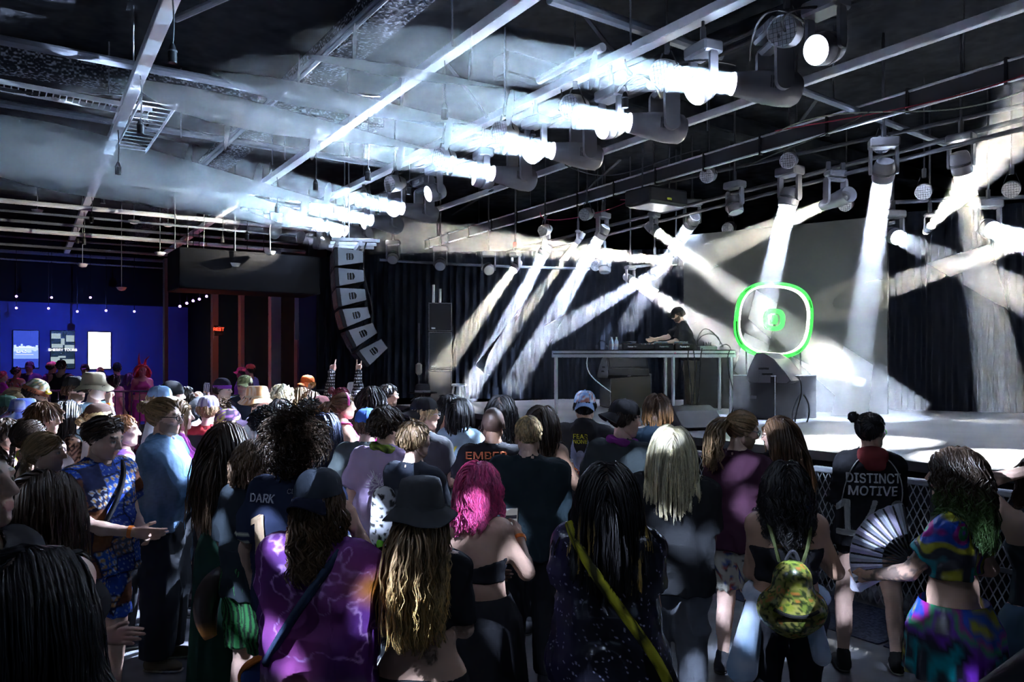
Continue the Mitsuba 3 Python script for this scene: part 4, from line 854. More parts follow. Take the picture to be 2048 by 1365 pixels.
# cable tray with two chords
tp, tq = PZ(2075, 104, 5.3), PZ(850, 482, 5.3)
k = thing('lighting_truss', 'long black truss rail with pale edges, lowest on the right', 'truss')
for dz, mt in ((0, 'm_rail'), (-.22, 'm_rail')): add('chord', bar(tp + UP * dz, tq + UP * dz, .05, .022, .003), mt, k)
add('web', bar(tp - UP * .11, tq - UP * .11, .012, .19, .002), 'm_dark_metal', k)
for t in np.linspace(.02, .98, 14): c = tp + (tq - tp) * t - UP * .11; add('post', bar(c - UP * .15, c + UP * .15, .06, .035, .003, up=A), 'm_black', k)
for t in np.linspace(.05, .95, 7):
    c = tp + (tq - tp) * t; add('hanger_rod', rod(c, [*c[:2], 6.3], .008, 6), 'm_dark_metal', k)
pipes = [((-40, 72), (1010, 273), 5.6, .058, 'm_pipe', 'thick grey ceiling pipe across the upper left'), ((-40, 200), (800, 336), 5.6, .055, 'm_pipe', 'grey ceiling pipe below the thick one at upper left'), ((-40, 326), (600, 412), 5.6, .05, 'm_pipe', 'third grey ceiling pipe from the top at left'),
    ((1100, -5), (1440, 112), 5.6, .065, 'm_pipe', 'grey ceiling pipe above the middle par lamp'), ((1560, 165), (1900, 292), 5.25, .042, 'm_pipe', 'grey pipe crossing to the stage truss at right'),
    ((1078, 161), (1206, 94), 5.45, .048, 'm_white', 'short white tube lamp under the ceiling'), ((770, -12), (395, 335), 5.55, .032, 'm_pipe', 'upper conduit of the pair in the left ceiling'), ((782, -12), (402, 337), 5.5, .028, 'm_pipe', 'lower conduit of the pair in the left ceiling'),
    ((352, 38), (470, -14), 5.5, .035, 'm_pipe', 'short diagonal conduit by the top of the left rail')]
for a, b, z, r, mt, lab in pipes: line('ceiling_pipe' if mt == 'm_pipe' else 'tube_lamp', a, b, z, pipe(r), lab, 'pipe' if mt == 'm_pipe' else 'lamp', mt)
g = np.random.default_rng(3)
for i, y0 in enumerate((398, 418, 437, 455, 470, 486, 500, 516, 533, 548)):
    y1 = y0 + (720 - y0) * (680 / 3450.); line('ceiling_pipe', (-30, y0), (650, y1), 5.0 if i % 2 else 5.25, pipe((.05, .025, .035)[i % 3]), 'parallel pipe in the far left ceiling, %s from the top' % ORD[i], 'pipe', 'm_rail' if i in (0, 3) else 'm_pipe', group='parallel pipes in the far left ceiling')
# sprayed steel beams
def fuzzy(p, q, w, h):
    m = bar(p, q, w, h, .02); m = m.subdivide_to_size(.5); v = m.vertices; m.vertices = v + (meshkit.fbm(v * 9, 3)[:, None] - .5) * .05; return m
line('ceiling_beam', (860, -60), (250, 490), 5.95, lambda p, q: fuzzy(p, q, .42, .32), 'rough sprayed steel beam running away through the ceiling', 'beam', 'm_fuzz', kind='structure')
line('ceiling_beam', (-60, 108), (760, 243), 5.98, lambda p, q: fuzzy(p, q, .40, .3), 'rough sprayed steel beam crossing the left ceiling', 'beam', 'm_fuzz', kind='structure')
line('ceiling_beam', (1000, 130), (2100, 430), 5.98, lambda p, q: fuzzy(p, q, .36, .3), 'rough sprayed steel beam above the stage', 'beam', 'm_deck', kind='structure')
line('ceiling_beam', (1900, -80), (700, 380), 5.95, lambda p, q: fuzzy(p, q, .36, .3), 'rough sprayed steel beam above the lamp row', 'beam', 'm_deck', kind='structure')
# ladder tray for cables
p, q = PZ(-40, 163, 5.35), PZ(300, 226, 5.35); k = thing('cable_ladder', 'wire ladder tray with cables in the left ceiling', 'cable tray')
for s in (-1, 1): add('rail', bar(p + A * s * .16, q + A * s * .16, .02, .06, .003), 'm_rail', k)
for t in np.linspace(.01, .99, 26): c = p + (q - p) * t; add('rung', rod(c - A * .16, c + A * .16, .008, 6), 'm_rail', k)
for s in (-.09, -.03, .04, .1): add('cable', tube(spline([p + A * s + UP * .03, (p + q) / 2 + A * (s + .03) + UP * .04, q + A * s + UP * .03, q + A * (s + .25) - UP * .12], 20), .012, 6), 'm_black', k)
p, q = PZ(318, 205, 5.2), PZ(262, 300, 5.2); k = thing('cable_ladder', 'short wire ladder tray hanging beside the left rail', 'cable tray')
for s in (-1, 1): add('rail', bar(p + B * s * .2, q + B * s * .2, .015, .05, .003), 'm_rail', k)
for t in np.linspace(.02, .98, 14): c = p + (q - p) * t; add('rung', rod(c - B * .2, c + B * .2, .007, 6), 'm_rail', k)
# hanger rods, braces
RODS = ((267, -30, 130, 5.6), (696, 122, 220, 5.6), (905, -40, 92, 5.3), (1010, 70, 213, 5.3), (1262, -60, 90, 5.3), (430, 290, 390, 5.3), (362, 215, 275, 5.3), (545, 255, 330, 5.3), (218, 20, 220, 5.4), (570, 205, 320, 5.3), (1415, 230, 262, 5.25), (1668, 150, 205, 5.25))
for i, (px, y0, y1, z) in enumerate(RODS):
    b = PZ(px, max(y1, 20), z); add('hanger_rod', tube(spline([b, b + UP * .5 + A * .01, [b[0], b[1], 6.3]], 8), .010, 6), 'm_pipe', label='thin rod that hangs the rigging from the ceiling, %s of twelve from the left' % ORD[sorted(x[0] for x in RODS).index(px)], cat='hanger rod', group='ceiling hanger rods')
for i, (a, b) in enumerate((((1165, 25), (1262, 150)), ((893, 125), (975, 235)), ((600, 185), (760, 192)), ((1560, 300), (1640, 190)), ((1150, 400), (1240, 320)), ((905, 430), (985, 380)))):
    add('brace_bar', bar(PZ(*a, 5.75), PZ(*b, 5.3), .05, .02, .003), 'm_dark_metal', label='slanting steel brace under the ceiling, %s' % ('beside the right end of the thick grey pipe', 'right of the second pale rail', 'bridging the conduit pair', 'right of the nearest barrel lamp', 'behind the third barrel lamp', 'behind the fifth barrel lamp')[i], cat='brace', group='slanting ceiling braces')
# pendant connectors on cords
CORDS = [(347, 126, -30), (281, 268, 180), (236, 349, 300), (205, 407, 350), (183, 446, 375), (168, 489, 415), (155, 487, 430), (889, 238, 108), (736, 361, 222), (631, 381, 290), (554, 426, 345), (494, 480, 395), (445, 485, 428), (1122, 113, -40), (1250, 216, 115), (1065, 287, 205), (818, 389, 330), (407, 535, 495), (375, 525, 480)]
for i, (px, yb, yt) in enumerate(CORDS):
    k = thing('hanging_connector', 'black plug connector on a cord, %s' % ('hanging from the left pale rail, %s from the camera' % ORD[i] if i < 7 else 'hanging from the second pale rail, %s from the camera' % ORD[i - 7] if i < 13 else 'hanging near the lamp row, %s from the right' % ORD[(i - 13)] if i < 17 else 'far back under the ceiling, %s' % ('right' if i == 17 else 'left')), 'connector', 'hanging plug connectors'); rl = RL[0] if i < 7 else (RL[1] if i < 13 else RL[2])
    # where the cord leaves its rail
    u = (px - 1024) / F; p, q = rl; d = q - p; t = (u * p[1] - p[0]) / (d[0] - u * d[1]); t = min(max(t, .02), .99); a = p + d * t
    if i >= 17: a = P(px, yt, 17.0); a[2] = 6.3
    zb = EYE + (HZ - yb) / F * a[1]; zb = min(zb, a[2] - .25)
    add('cord', tube(spline([a, [a[0] + .01, a[1], (a[2] + zb) / 2], [a[0], a[1], zb + .15]], 10), .0075, 6), 'm_dark_metal', k)
    pl = lathe([(0, 0), (.036, .0), (.038, .01), (.038, .10), (.034, .112), (.024, .15), (.012, .17), (0, .172)], 16); pl.apply_translation([a[0], a[1], zb]); add('plug', pl, 'm_black', k, smooth=35)
    rg = lathe([(.0385, .095), (.041, .098), (.041, .108), (.0385, .111), (.0385, .095)], 16); rg.apply_translation([a[0], a[1], zb]); add('collar', rg, 'm_dark_metal', k)
# cables looping along the rig
for i, pts in enumerate([((1500, 120), (1560, 20), (1625, 60)), ((1230, 190), (1275, 150), (1320, 195)), ((1320, 180), (1400, 120), (1470, 130)), ((1120, 250), (1150, 232), (1200, 262)), ((1000, 300), (1040, 290), (1075, 320)), ((880, 350), (910, 340), (945, 362)), ((1570, 62), (1590, 20), (1660, 14))]):
    add('rig_cable', tube(spline([PZ(a, b, 4.95) for a, b in pts], 20), .012, 6), 'm_black', label='black cable looping over the lamp row, %s from the camera' % ORD[(0, 2, 1, 3, 4, 5, 6)[i] if i < 6 else 6], cat='cable', group='black cables along the lamp row')
for i, (pts, c) in enumerate([(((1550, 262), (1760, 225), (1900, 195), (2048, 150)), (.25, .03, .05)), (((1550, 268), (1760, 224), (1860, 222), (2048, 182)), (.30, .32, .25)), (((1500, 330), (1600, 288), (1700, 245), (1740, 222)), (.06, .07, .06)), (((1080, 425), (1120, 440), (1150, 436), (1240, 400)), (.22, .02, .05)), (((1130, 330), (1230, 350), (1330, 320), (1400, 300)), (.06, .06, .07))]):
    add('stage_cable', tube(spline([PZ(a, b, 5.05) for a, b in pts], 30), .009, 6), 'm_cloth', color=c, label='%s cable sagging under the stage truss' % ['thin red', 'pale green', 'dark green', 'short red', 'black'][i], cat='cable')

# ---------------------------------------------------------------- stage trusses and lamps
zt = 5.0
for a, b, z, r, lab in (((2075, 232), (985, 512), 4.92, .035, 'front pipe of the truss over the stage'), ((2075, 250), (1000, 525), 4.72, .03, 'lower pipe of the truss over the stage'), ((2075, 205), (1240, 385), 5.2, .03, 'upper pipe of the truss over the stage')):
    line('truss_pipe', a, b, z, pipe(r), lab, 'pipe', 'm_dark_metal')
def pipe3(name, pts, r, mt, lab, cat): add(name, tube(spline(pts, 24) if len(pts) > 2 else np.array(pts), r, 8), mt, label=lab, cat=cat)
pipe3('truss_pipe', [P(1255, 520, 16.8), P(1480, 490, 15.4), P(1790, 432, 13.6)], .04, 'm_steel', 'pale bent pipe above the grey stage panel', 'pipe'); pipe3('truss_pipe', [P(1255, 536, 16.8), P(1480, 503, 15.4), P(1790, 445, 13.6)], .03, 'm_steel', 'lower pale pipe above the grey stage panel', 'pipe')
pipe3('truss_pipe', [P(760, 520, 18.2), P(1010, 533, 17.9), P(1180, 538, 17.8)], .03, 'm_pipe', 'curtain pipe behind the speaker stack', 'pipe'); pipe3('truss_pipe', [P(1780, 405, 14.0), P(2100, 392, 12.9)], .035, 'm_pipe', 'pipe above the right stage curtain', 'pipe')
SL = ['large white lens lamp at the head of the broad beam above the performer', 'small lamp with a bright narrow start above the performer', 'round lamp shining straight down left of the green ring', 'round lamp shining straight down on the stage panel', 'warm round lamp shining down at the right curtain', 'warm lamp shining up to the right over the stage', 'bright lamp shining down right beside the panel', 'bright lamp at the far right curtain',
      'black barrel lamp with a pale collar shining down left', None, 'white lamp at the top of the shaft right of the projector', 'white lamp above the bright curtain patch', 'small warm lamp at a thin shaft', 'white lamp over the leftmost blue shaft', 'warm lamp over the leftmost shaft', 'white lamp behind the narrow beam', 'warm lamp that shines left to the speaker array']
for i, (a, b, r0, r1, c, pw, fo, hz) in enumerate(STAGE_BEAMS):
    if SL[i] is None: continue
    p, e = P(*a), P(*b)
    if i == 8: big_head(p, e - p, SL[i], None, col=c, on=True, hang=4.7, sc=.72)
    else: small_head(p, e - p, SL[i], None, col=c, hang=6.28, sc=r0 / .12, lum=2.2)
dark = [(880, 533, 17.7, (0, -.8, -.6)), (978, 541, 17.6, (.1, -.9, -.4)), (1472, 425, 12.6, (.1, -.3, -1)), (1210, 545, 16.9, (0, -.2, -1)), (785, 520, 18.0, (0, -.8, -.6))]
for i, (px, py, y, d) in enumerate(dark): small_head(P(px, py, y), d, 'unlit moving lamp %s' % ['hanging before the curtain above the speaker stack', 'with a dotted face hanging before the curtain, right of the stack', 'hanging under the stage truss right of the projector', 'hanging low in front of the curtain left of the performer', 'half hidden behind the beam above the curtain'][i], 'stage light', on=False, hang=6.28, sc=.95)
spots = [(1168, 430, 15), (1085, 462, 16.5), (1413, 352, 12.5), (1455, 458, 15), (1575, 322, 11.5), (1762, 290, 10.5), (1846, 385, 11.8), (2022, 380, 11.2), (1690, 410, 13.5), (1190, 532, 17)]
for i, (px, py, y) in enumerate(spots): par_can(P(px, py, y), unit([-.55, -.8, -.3]), 'small unlit par lamp over the stage, %s of ten from the left' % ORD[sorted(x[0] for x in spots).index(px)], 'unlit par lamps over the stage', hang=6.3, sc=.85)
# projector
k = thing('projector', 'black box projector hanging above the performer', 'projector'); p = P(1312, 398, 13.2); RR = frame(UP, B)
add('body', moved(rbox(.85, .62, .26, .03), mat(RR, p)), 'm_black', k); add('bottom_plate', moved(rbox(.74, .54, .02, .006), mat(RR, p - UP * .138)), 'm_dark_metal', k)
add('lens_barrel', moved(lathe([(0, .10), (.06, .10), (.07, 0)][::-1], 20), mat(frame(B), p + B * .42)), 'm_dark_metal', k); add('warning_sticker', moved(rbox(.10, .004, .035, .001), mat(RR, p - RR[:, 1] * .312 - UP * .05)), 'm_cloth', k, color=(.6, .55, .05))
for s in (-1, 1): add('bracket', bar(p + RR[:, 0] * s * .3 + UP * .12, p + RR[:, 0] * s * .3 + UP * 1.1, .05, .02), 'm_dark_metal', k)
# red beacon on a rod
k = thing('hanging_beacon', 'small red and white beacon on a rod before the curtain', 'beacon'); p = P(1030, 490, 16.8)
add('housing', moved(rbox(.09, .09, .12, .02), mat(np.eye(3), p)), 'm_cloth', k, color=(.5, .05, .04)); add('tip', moved(rbox(.06, .06, .06, .02), mat(np.eye(3), p - UP * .09)), 'm_white', k); add('rod', rod(p + UP * .06, [p[0], p[1], 6.3], .010), 'm_dark_metal', k)
# ---------------------------------------------------------------- speakers, table and gear
def line_array():
    k = thing('speaker_array', 'curved column of grey line array speakers hanging left of the stage', 'speaker array'); y = 14.2
    pts = [(672, 502), (676, 535), (683, 570), (694, 603), (713, 633), (737, 662)]          # pixel centres of the grey side panels
    angs = [2, 4, 6, 16, 27, 37]; sd = unit(B * .95 - A * .30); fwd = np.cross(UP, sd); fwd = -fwd if fwd[1] > 0 else fwd
    fwd = unit([-.96, -.28, 0]); sd = unit(np.cross(UP, fwd)); sd = sd if sd[1] < 0 else -sd
    top = P(678, 494, y) - fwd * .18; z = 0.0; pos = top.copy(); ang = 0.0
    for i in range(7):
        if i == 6: break
        a = math.radians((1, 4, 7, 15, 26, 36)[i]); f = fwd * math.cos(a) - UP * math.sin(a); u = np.cross(sd, f); u = u if u[2] > 0 else -u; hgt = .34 if i < 5 else .38
        c = pos - u * hgt / 2; W = 1.15; dpt = .52
        RM = np.stack([f, sd, u], 1)
        prof = [(-.24, -.10), (-.24, .10), (.20, .165), (.26, .165), (.26, -.165), (.20, -.165)]
        m = prism(Polygon(prof), W); m = moved(m, mat(np.stack([f, u, np.cross(f, u)], 1), c - sd * W / 2))
        cab = add('cabinet', m, 'm_grille', k)
        pm = prism(Polygon([(-.235, -.098), (-.235, .098), (.20, .160), (.20, -.160)]), .02); add('side_panel', moved(pm, mat(np.stack([f, u, np.cross(f, u)], 1), c + sd * .012)), 'm_steel', cab)
        hole = prism(Point(0, 0).buffer(.075).intersection(sbox(-.075, -.06, .055, .06)), .03); add('handle_recess', moved(hole, mat(np.stack([f, u, np.cross(f, u)], 1), c + sd * .012 - f * .0)), 'm_black', cab)
        for w in (-.025, .025): add('handle_bar', bar(c + sd * .03 + u * .06 + f * w, c + sd * .03 - u * .06 + f * w, .018, .012, .003), 'm_steel', cab)
        gr = moved(rbox(.02, W - .06, .30, .005), mat(RM, c + f * .262 - sd * W / 2)); add('grille', gr, 'm_grille', cab)
        for w in (.25, .5, .75): add('grille_rib', moved(rbox(.03, .05, .26, .01), mat(RM, c + f * .268 - sd * W * w)), 'm_dark_metal', cab)
        pos = pos - u * (hgt + .01)
    fr = add('fly_frame', cat_([bar(top + sd * -.05 + f0 * fwd + UP * .08, top - sd * 1.1 + f0 * fwd + UP * .08, .06, .08) for f0 in (-.2, .2)] + [bar(top + fwd * .3 - sd * w + UP * .15, top - fwd * .55 - sd * w + UP * .15, .05, .06) for w in (.1, .6, 1.05)]), 'm_alu', k)
    for w in (.1, 1.05): add('chain', rod(top - sd * w + UP * .15, top - sd * w + UP * (6.3 - top[2]), .012), 'm_steel', k)
    add('signal_cable', tube(spline([top - fwd * .3 + UP * .1, top - fwd * .36 - UP * .9, top - fwd * .30 - UP * 1.6, top - fwd * .05 - UP * 1.9, top + fwd * .0 - UP * 1.75], 30), .014, 6), 'm_black', k)
line_array()
def speaker_box(name, p, yaw, w, d, h, label, col=(.05, .05, .055), grille=True, edge=(.16, .16, .17), handles=False):
    k = thing(name, label, 'speaker'); a = math.radians(yaw); rt = np.array([math.cos(a), math.sin(a), 0]); fw = np.array([math.sin(a), -math.cos(a), 0]); RM = np.stack([rt, -fw, UP], 1); c = np.asarray(p, float) + UP * h / 2
    add('cabinet', moved(rbox(w, d, h, .012), mat(RM, c)), 'm_black', k)
    if grille:
        add('grille', moved(rbox(w - .05, .014, h - .05, .004), mat(RM, c + fw * (d / 2 + .004))), 'm_cloth', k, color=col)
        for s in (-1, 1): add('edge_trim', moved(rbox(.022, .03, h, .005), mat(RM, c + fw * d / 2 + rt * s * (w / 2 - .011))), 'm_cloth', k, color=edge); add('edge_trim', moved(rbox(w, .03, .022, .005), mat(RM, c + fw * d / 2 + UP * s * (h / 2 - .011))), 'm_cloth', k, color=edge)
        add('badge', moved(rbox(.08, .008, .03, .002), mat(RM, c + fw * (d / 2 + .014) - rt * (w / 2 - .1) - UP * (h / 2 - .06))), 'm_white', k)
    if handles:
        for s in (-1, 1): add('handle', moved(rbox(.012, .14, .05, .004), mat(RM, c + rt * s * (w / 2 + .004))), 'm_dark_metal', k)
    return k, RM, c
y = 16.6; s0 = P(881, 800, y); bz = STZ
sc = y / F
zs = [EYE + (HZ - v) * sc for v in (812, 740, 665, 608)]
w = 46 * sc
for i, (lab) in enumerate(('bottom speaker of the tall stack left of the stage', 'middle speaker with a smoky sheen in the tall stack', 'top speaker of the tall stack below two pale posts')):
    z0_, z1 = zs[i], zs[i + 1]; z0_ = STZ if i == 0 else z0_
    speaker_box('stack_speaker', [s0[0], s0[1], z0_ + (0 if i == 0 else .012)], 4, w, .62, z1 - z0_ - .012, lab, col=((.22, .20, .185), (.085, .09, .095), (.04, .04, .045))[i])
for px, t in ((867, 570), (880, 578)): p = P(px, 608, y); add('stack_post', rod([p[0], p[1], zs[3]], [p[0], p[1], zs[3] + (608 - t) * sc * 1.0], .03), 'm_white', label='short pale post on top of the tall speaker stack, %s' % ('left' if px == 867 else 'right'), cat='post', group='pale posts on the speaker stack')
# small things left and right of the stack
k = thing('stool', 'small white topped stand beside the speaker stack', 'stand'); p = P(918, 770, 16.2)
add('seat', moved(rbox(.30, .30, .05, .02), mat(np.eye(3), p)), 'm_white', k)
for a, b in ((-1, -1), (-1, 1), (1, -1), (1, 1)): add('leg', rod(p + np.array([a * .1, b * .1, 0]), [p[0] + a * .16, p[1] + b * .14, STZ], .012), 'm_alu', k)
k = thing('equipment_stand', 'thin dark stand with a pale cloth left of the stack', 'stand'); p = P(838, 745, 17.4)
add('pole', rod([p[0], p[1], STZ], [p[0], p[1], STZ + 1.7], .02), 'm_dark_metal', k); add('cloth', moved(rbox(.14, .08, .26, .05), mat(np.eye(3), [p[0], p[1] - .03, EYE - .2])), 'm_cloth', k, color=(.35, .33, .28))
for a in (0, 2.1, 4.2): add('foot', rod([p[0], p[1], STZ + .15], [p[0] + .3 * math.cos(a), p[1] + .3 * math.sin(a), STZ + .012], .012), 'm_dark_metal', k)

# --- table
TY = 13.3; tl, tr = P(1106, 702, TY), P(1469, 702, TY); tz = tl[2]; DEP = .95; back = np.array([0.06, 1, 0]) * DEP
k = thing('deck_table', 'long aluminium framed table that holds the music gear', 'table'); mid = P(1346, 702, TY); mid[2] = tz
def tbl(a, b, tag_):
    add('front_rail', bar(a - UP * .055, b - UP * .055, .045, .11, .004), 'm_alu', k); add('back_rail', bar(a + back - UP * .055, b + back - UP * .055, .045, .11, .004), 'm_alu', k)
    for e in (a, b): add('side_rail', bar(e - UP * .055, e + back - UP * .055, .04, .11, .004), 'm_alu', k)
    add('rail_groove', bar(a - UP * .05 - [0, .024, 0], b - UP * .05 - [0, .024, 0], .006, .018, .002), 'm_dark_metal', k)
    c = (a + b) / 2 + back / 2; add('table_top', moved(rbox(np.linalg.norm(b - a) - .02, DEP - .02, .03, .005), mat(np.eye(3), c + UP * .0)), 'm_matt_black', k)
tl[2] = tr[2] = tz; tbl(tl, mid - [.003, 0, 0], 0); tbl(mid + [.003, 0, 0], tr, 1)
for p in (tl + [.05, 0, 0], mid, tr - [.06, 0, 0]):
    for q in (p, p + back): add('leg', moved(lathe([(0, 0), (.03, 0), (.03, tz - STZ - .1), (0, tz - STZ - .1)], 14), mat(np.eye(3), [q[0], q[1], STZ])), 'm_alu', k, smooth=35)
add('corner_mark', moved(rbox(.02, .006, .02, .001), mat(np.eye(3), mid + [.03, -.026, -.04])), 'm_cloth', k, color=(.7, .08, .2))
def deck_player(px, label, w=.33):
    p = P(px, 702, TY) + back * .45; p[2] = tz + .016; k = thing('media_player', label, 'media player'); c = p + UP * .055
    add('body', moved(rbox(w, .42, .10, .012), mat(np.eye(3), c)), 'm_black', k)
    jog = lathe([(0, .012), (.095, .012), (.10, .0)][::-1], 28); jog.apply_translation(c + UP * .05 + [0, -.05, 0]); add('jog_wheel', jog, 'm_dark_metal', k, smooth=35)
    add('screen', moved(rbox(w * .7, .14, .012, .003), mat(rot_head(0, -.35), c + UP * .065 + [0, .13, 0])), 'm_steel', k)
    for i in range(4): add('pad_button', moved(rbox(.022, .022, .008, .003), mat(np.eye(3), c + [-.12 + .035 * i, -.18, .052])), 'm_cloth', k, color=((.5, .1, .05), (.1, .4, .15), (.5, .3, .05), (.1, .2, .5))[i])
    t = text2d('Pioneer DJ', .022); add('lettering', moved(t, mat(np.stack([[1, 0, 0], [0, 0, 1], [0, -1, 0]], 1).astype(float), c + [0, -.211, -.01])), 'm_white', k)
for px, lab in ((1265, 'black media player left of the mixer on the table'), (1330, 'black media player below the performer hands'), (1372, 'black media player right of the performer hands')): deck_player(px, lab)
p = P(1298, 702, TY) + back * .45; p[2] = tz + .016; k = thing('audio_mixer', 'flat black mixer with red lit knobs between the players', 'mixer'); c = p + UP * .05
add('body', moved(rbox(.30, .40, .09, .01), mat(np.eye(3), c)), 'm_black', k)
for i in range(4):
    for j in range(4): add('knob', moved(lathe([(0, .018), (.008, .018), (.009, 0)][::-1], 10), mat(np.eye(3), c + [-.1 + .065 * i, -.1 + .06 * j, .045])), 'm_cloth', k, color=((.6, .12, .08) if j == 1 else (.3, .3, .32)))
    add('fader', moved(rbox(.012, .03, .018, .003), mat(np.eye(3), c + [-.1 + .065 * i, -.16, .05])), 'm_white', k)
for i, px in enumerate((1227, 1237)):
    k = thing('water_bottle', 'small clear water bottle on the table, %s of two' % ('left' if i == 0 else 'right'), 'bottle'); p = P(px, 702, TY) + back * .5; p[2] = tz + .016
    add('bottle', moved(lathe([(0, 0), (.033, 0), (.036, .02), (.034, .08), (.036, .14), (.022, .18), (.014, .20), (0, .20)], 18), mat(np.eye(3), p)), 'm_gloss', k, smooth=40, color=(.55, .62, .72)); add('label_band', moved(lathe([(.0365, .06), (.037, .06), (.037, .11), (.0365, .11)], 18), mat(np.eye(3), p)), 'm_white', k); add('bottle_cap', moved(lathe([(0, .225), (.015, .225), (.015, .198)][::-1], 12), mat(np.eye(3), p)), 'm_white', k)
k = thing('headphones', 'black headphones standing on the left of the table', 'headphones'); p = P(1206, 702, TY) + back * .35; p[2] = tz + .016
a = np.linspace(0, np.pi, 18); add('band', tube(np.stack([p[0] + .085 * np.cos(a), p[1] + 0 * a, p[2] + .06 + .10 * np.sin(a)], 1), .008, 6), 'm_black', k)
for s in (-1, 1): add('ear_cup', moved(lathe([(0, .02), (.035, .02), (.04, 0), (.035, -.02), (0, -.02)][::-1], 16), mat(frame([1, 0, 0]), p + [s * .085, 0, .05])), 'm_dark_metal', k)
k = thing('interface_box', 'grey interface box with plugged cables on the right of the table', 'audio interface'); p = P(1425, 702, TY) + back * .5; p[2] = tz + .016
add('body', moved(rbox(.30, .2, .07, .008), mat(np.eye(3), p + UP * .036)), 'm_steel', k)
for i in range(4): add('plug', moved(lathe([(0, .07), (.010, .07), (.012, 0)][::-1], 10), mat(np.eye(3), p + [-.06 + .04 * i, 0, .07])), 'm_black', k)
for i, pts in enumerate([[(1395, 690), (1405, 672), (1428, 670), (1440, 690)], [(1392, 692), (1418, 660), (1435, 676), (1446, 694)], [(1440, 694), (1455, 690), (1462, 700)], [(1378, 697), (1376, 720), (1382, 770), (1378, 825)], [(1386, 697), (1390, 730), (1388, 780), (1384, 826)], [(1404, 697), (1400, 740), (1398, 790), (1394, 826)], [(1460, 700), (1456, 740), (1466, 780), (1462, 828)], [(1175, 715), (1185, 755), (1205, 772), (1222, 785)], [(1180, 692), (1188, 699), (1200, 697)], [(1240, 690), (1252, 684), (1268, 690), (1275, 699)]]):
    add('gear_cable', tube(spline([P(a, b, TY + (.45 if i in (0, 1, 2, 8, 9) else -.03)) for a, b in pts], 24), .008, 6), 'm_white' if i == 7 else 'm_black', label=['black cable arching over the interface box', 'higher black cable arching over the interface box', 'short cable at the right end of the table', 'left cable hanging from the middle of the table', 'middle cable hanging from the table', 'right cable hanging before the performer legs', 'cable hanging along the right table leg', 'pale cable hanging below the left of the table', 'loose cable at the left of the table', 'looped cable beside the bottles'][i], cat='cable')
# --- monitors on stage
def wedge(px, py, y, yaw, w, dpt, h, label, mirror=False):
    """stage monitor with a curved front, lying on its base; px, py = centre of the base."""
    k = thing('stage_monitor', label, 'speaker'); base = P(px, py, y); a = math.radians(yaw); rt = np.array([math.cos(a), math.sin(a), 0]); fw = np.array([math.sin(a), -math.cos(a), 0])
    prof = np.array([(-dpt * .5, .04), (-dpt * .42, 0), (dpt * .40, 0), (dpt * .5, .06), (dpt * .46, h * .42), (dpt * .28, h * .98), (dpt * .12, h), (-dpt * .12, h * .80), (-dpt * .38, h * .36)])
    RM = np.stack([fw, UP, np.cross(fw, UP)], 1); add('cabinet', moved(prism(Polygon(prof), w), mat(RM, base)), 'm_black', k)
    for s in (-1, 1):
        pm = prism(Polygon(prof * [.96, .96] + [0, h * .02]), .02); e = base + RM[:, 2] * s * w / 2; add('end_cheek', moved(pm, mat(RM, e)), 'm_dark_metal', k)
        for u, v in ((.02, .30), (.10, .48)): add('handle_slot', moved(rbox(dpt * .26, .045, .024, .01), mat(RM, e + RM[:, 0] * dpt * u + UP * h * v)), 'm_matt_black', k)
    u = np.array(prof[4]) - np.array(prof[5]); n = unit([u[1], -u[0]]); n = n if n[0] > 0 else -n; c = (np.array(prof[4]) + np.array(prof[5])) / 2
    RG = np.stack([RM[:, 2], RM @ np.array([*unit(u), 0]), RM @ np.array([*n, 0])], 1); add('grille', moved(rbox(w - .07, np.linalg.norm(u) - .05, .014, .004), mat(RG, base + RM[:, 0] * (c[0] + n[0] * .006) + UP * (c[1] + n[1] * .006))), 'm_grille', k)
    add('connector_plate', moved(rbox(.02, .06, .12, .004), mat(RM, base + RM[:, 0] * (-dpt * .38) + UP * h * .2 + RM[:, 2] * w * .1)), 'm_steel', k); add('badge', moved(rbox(.07, .02, .004, .002), mat(RG, base + RM[:, 0] * dpt * .49 + UP * h * .12)), 'm_white', k)
    return k
p = P(1548, 826, 12.2)
sp, RM, c = speaker_box('subwoofer', [P(1560, 826, 12.2)[0], 12.45, STZ], 33, .98, .80, .66, 'black subwoofer with a scuffed edge under the right stage monitor', grille=False, handles=True)
add('worn_edge', bar(c - RM[:, 0] * .487 - RM[:, 1] * .40 - UP * .32, c - RM[:, 0] * .487 - RM[:, 1] * .40 + UP * .32, .008, .012, .002), 'm_steel', sp); add('top_trim', moved(rbox(.98, .80, .012, .004), mat(RM, c + UP * .328)), 'm_steel', sp)
for s in (-1, 1): add('caster', moved(lathe([(0, .025), (.05, .025), (.05, -.025), (0, -.025)][::-1], 16), mat(frame(RM[:, 1]), c + RM[:, 0] * .44 + RM[:, 1] * s * .3 - UP * .28 + RM[:, 0] * .06)), 'm_dark_metal', sp)
b = P(1553, 764, 12.3); wedge(1553, 766, 12.3, 236, .86, .66, .46, 'black stage monitor on top of the right subwoofer')
for i, pts in enumerate([[(1595, 752), (1603, 775), (1600, 800), (1590, 845)], [(1600, 790), (1588, 815), (1585, 850)], [(1607, 790), (1618, 815), (1612, 848)]]): add('speaker_cable', tube(spline([P(a, bb, 11.55) for a, bb in pts], 20), .012, 6), 'm_black', label='black cable hanging down the subwoofer under the stage monitor, %s' % ('longest', 'short left', 'short right')[i], cat='cable', group='cables on the subwoofer')
k2, RM2, c2 = speaker_box('subwoofer', [P(1250, 800, 15.2)[0], 15.2, STZ], 10, .80, .7, 1.0 - .36, 'brown grey subwoofer under the table, below a tilted monitor', col=(.16, .145, .12))
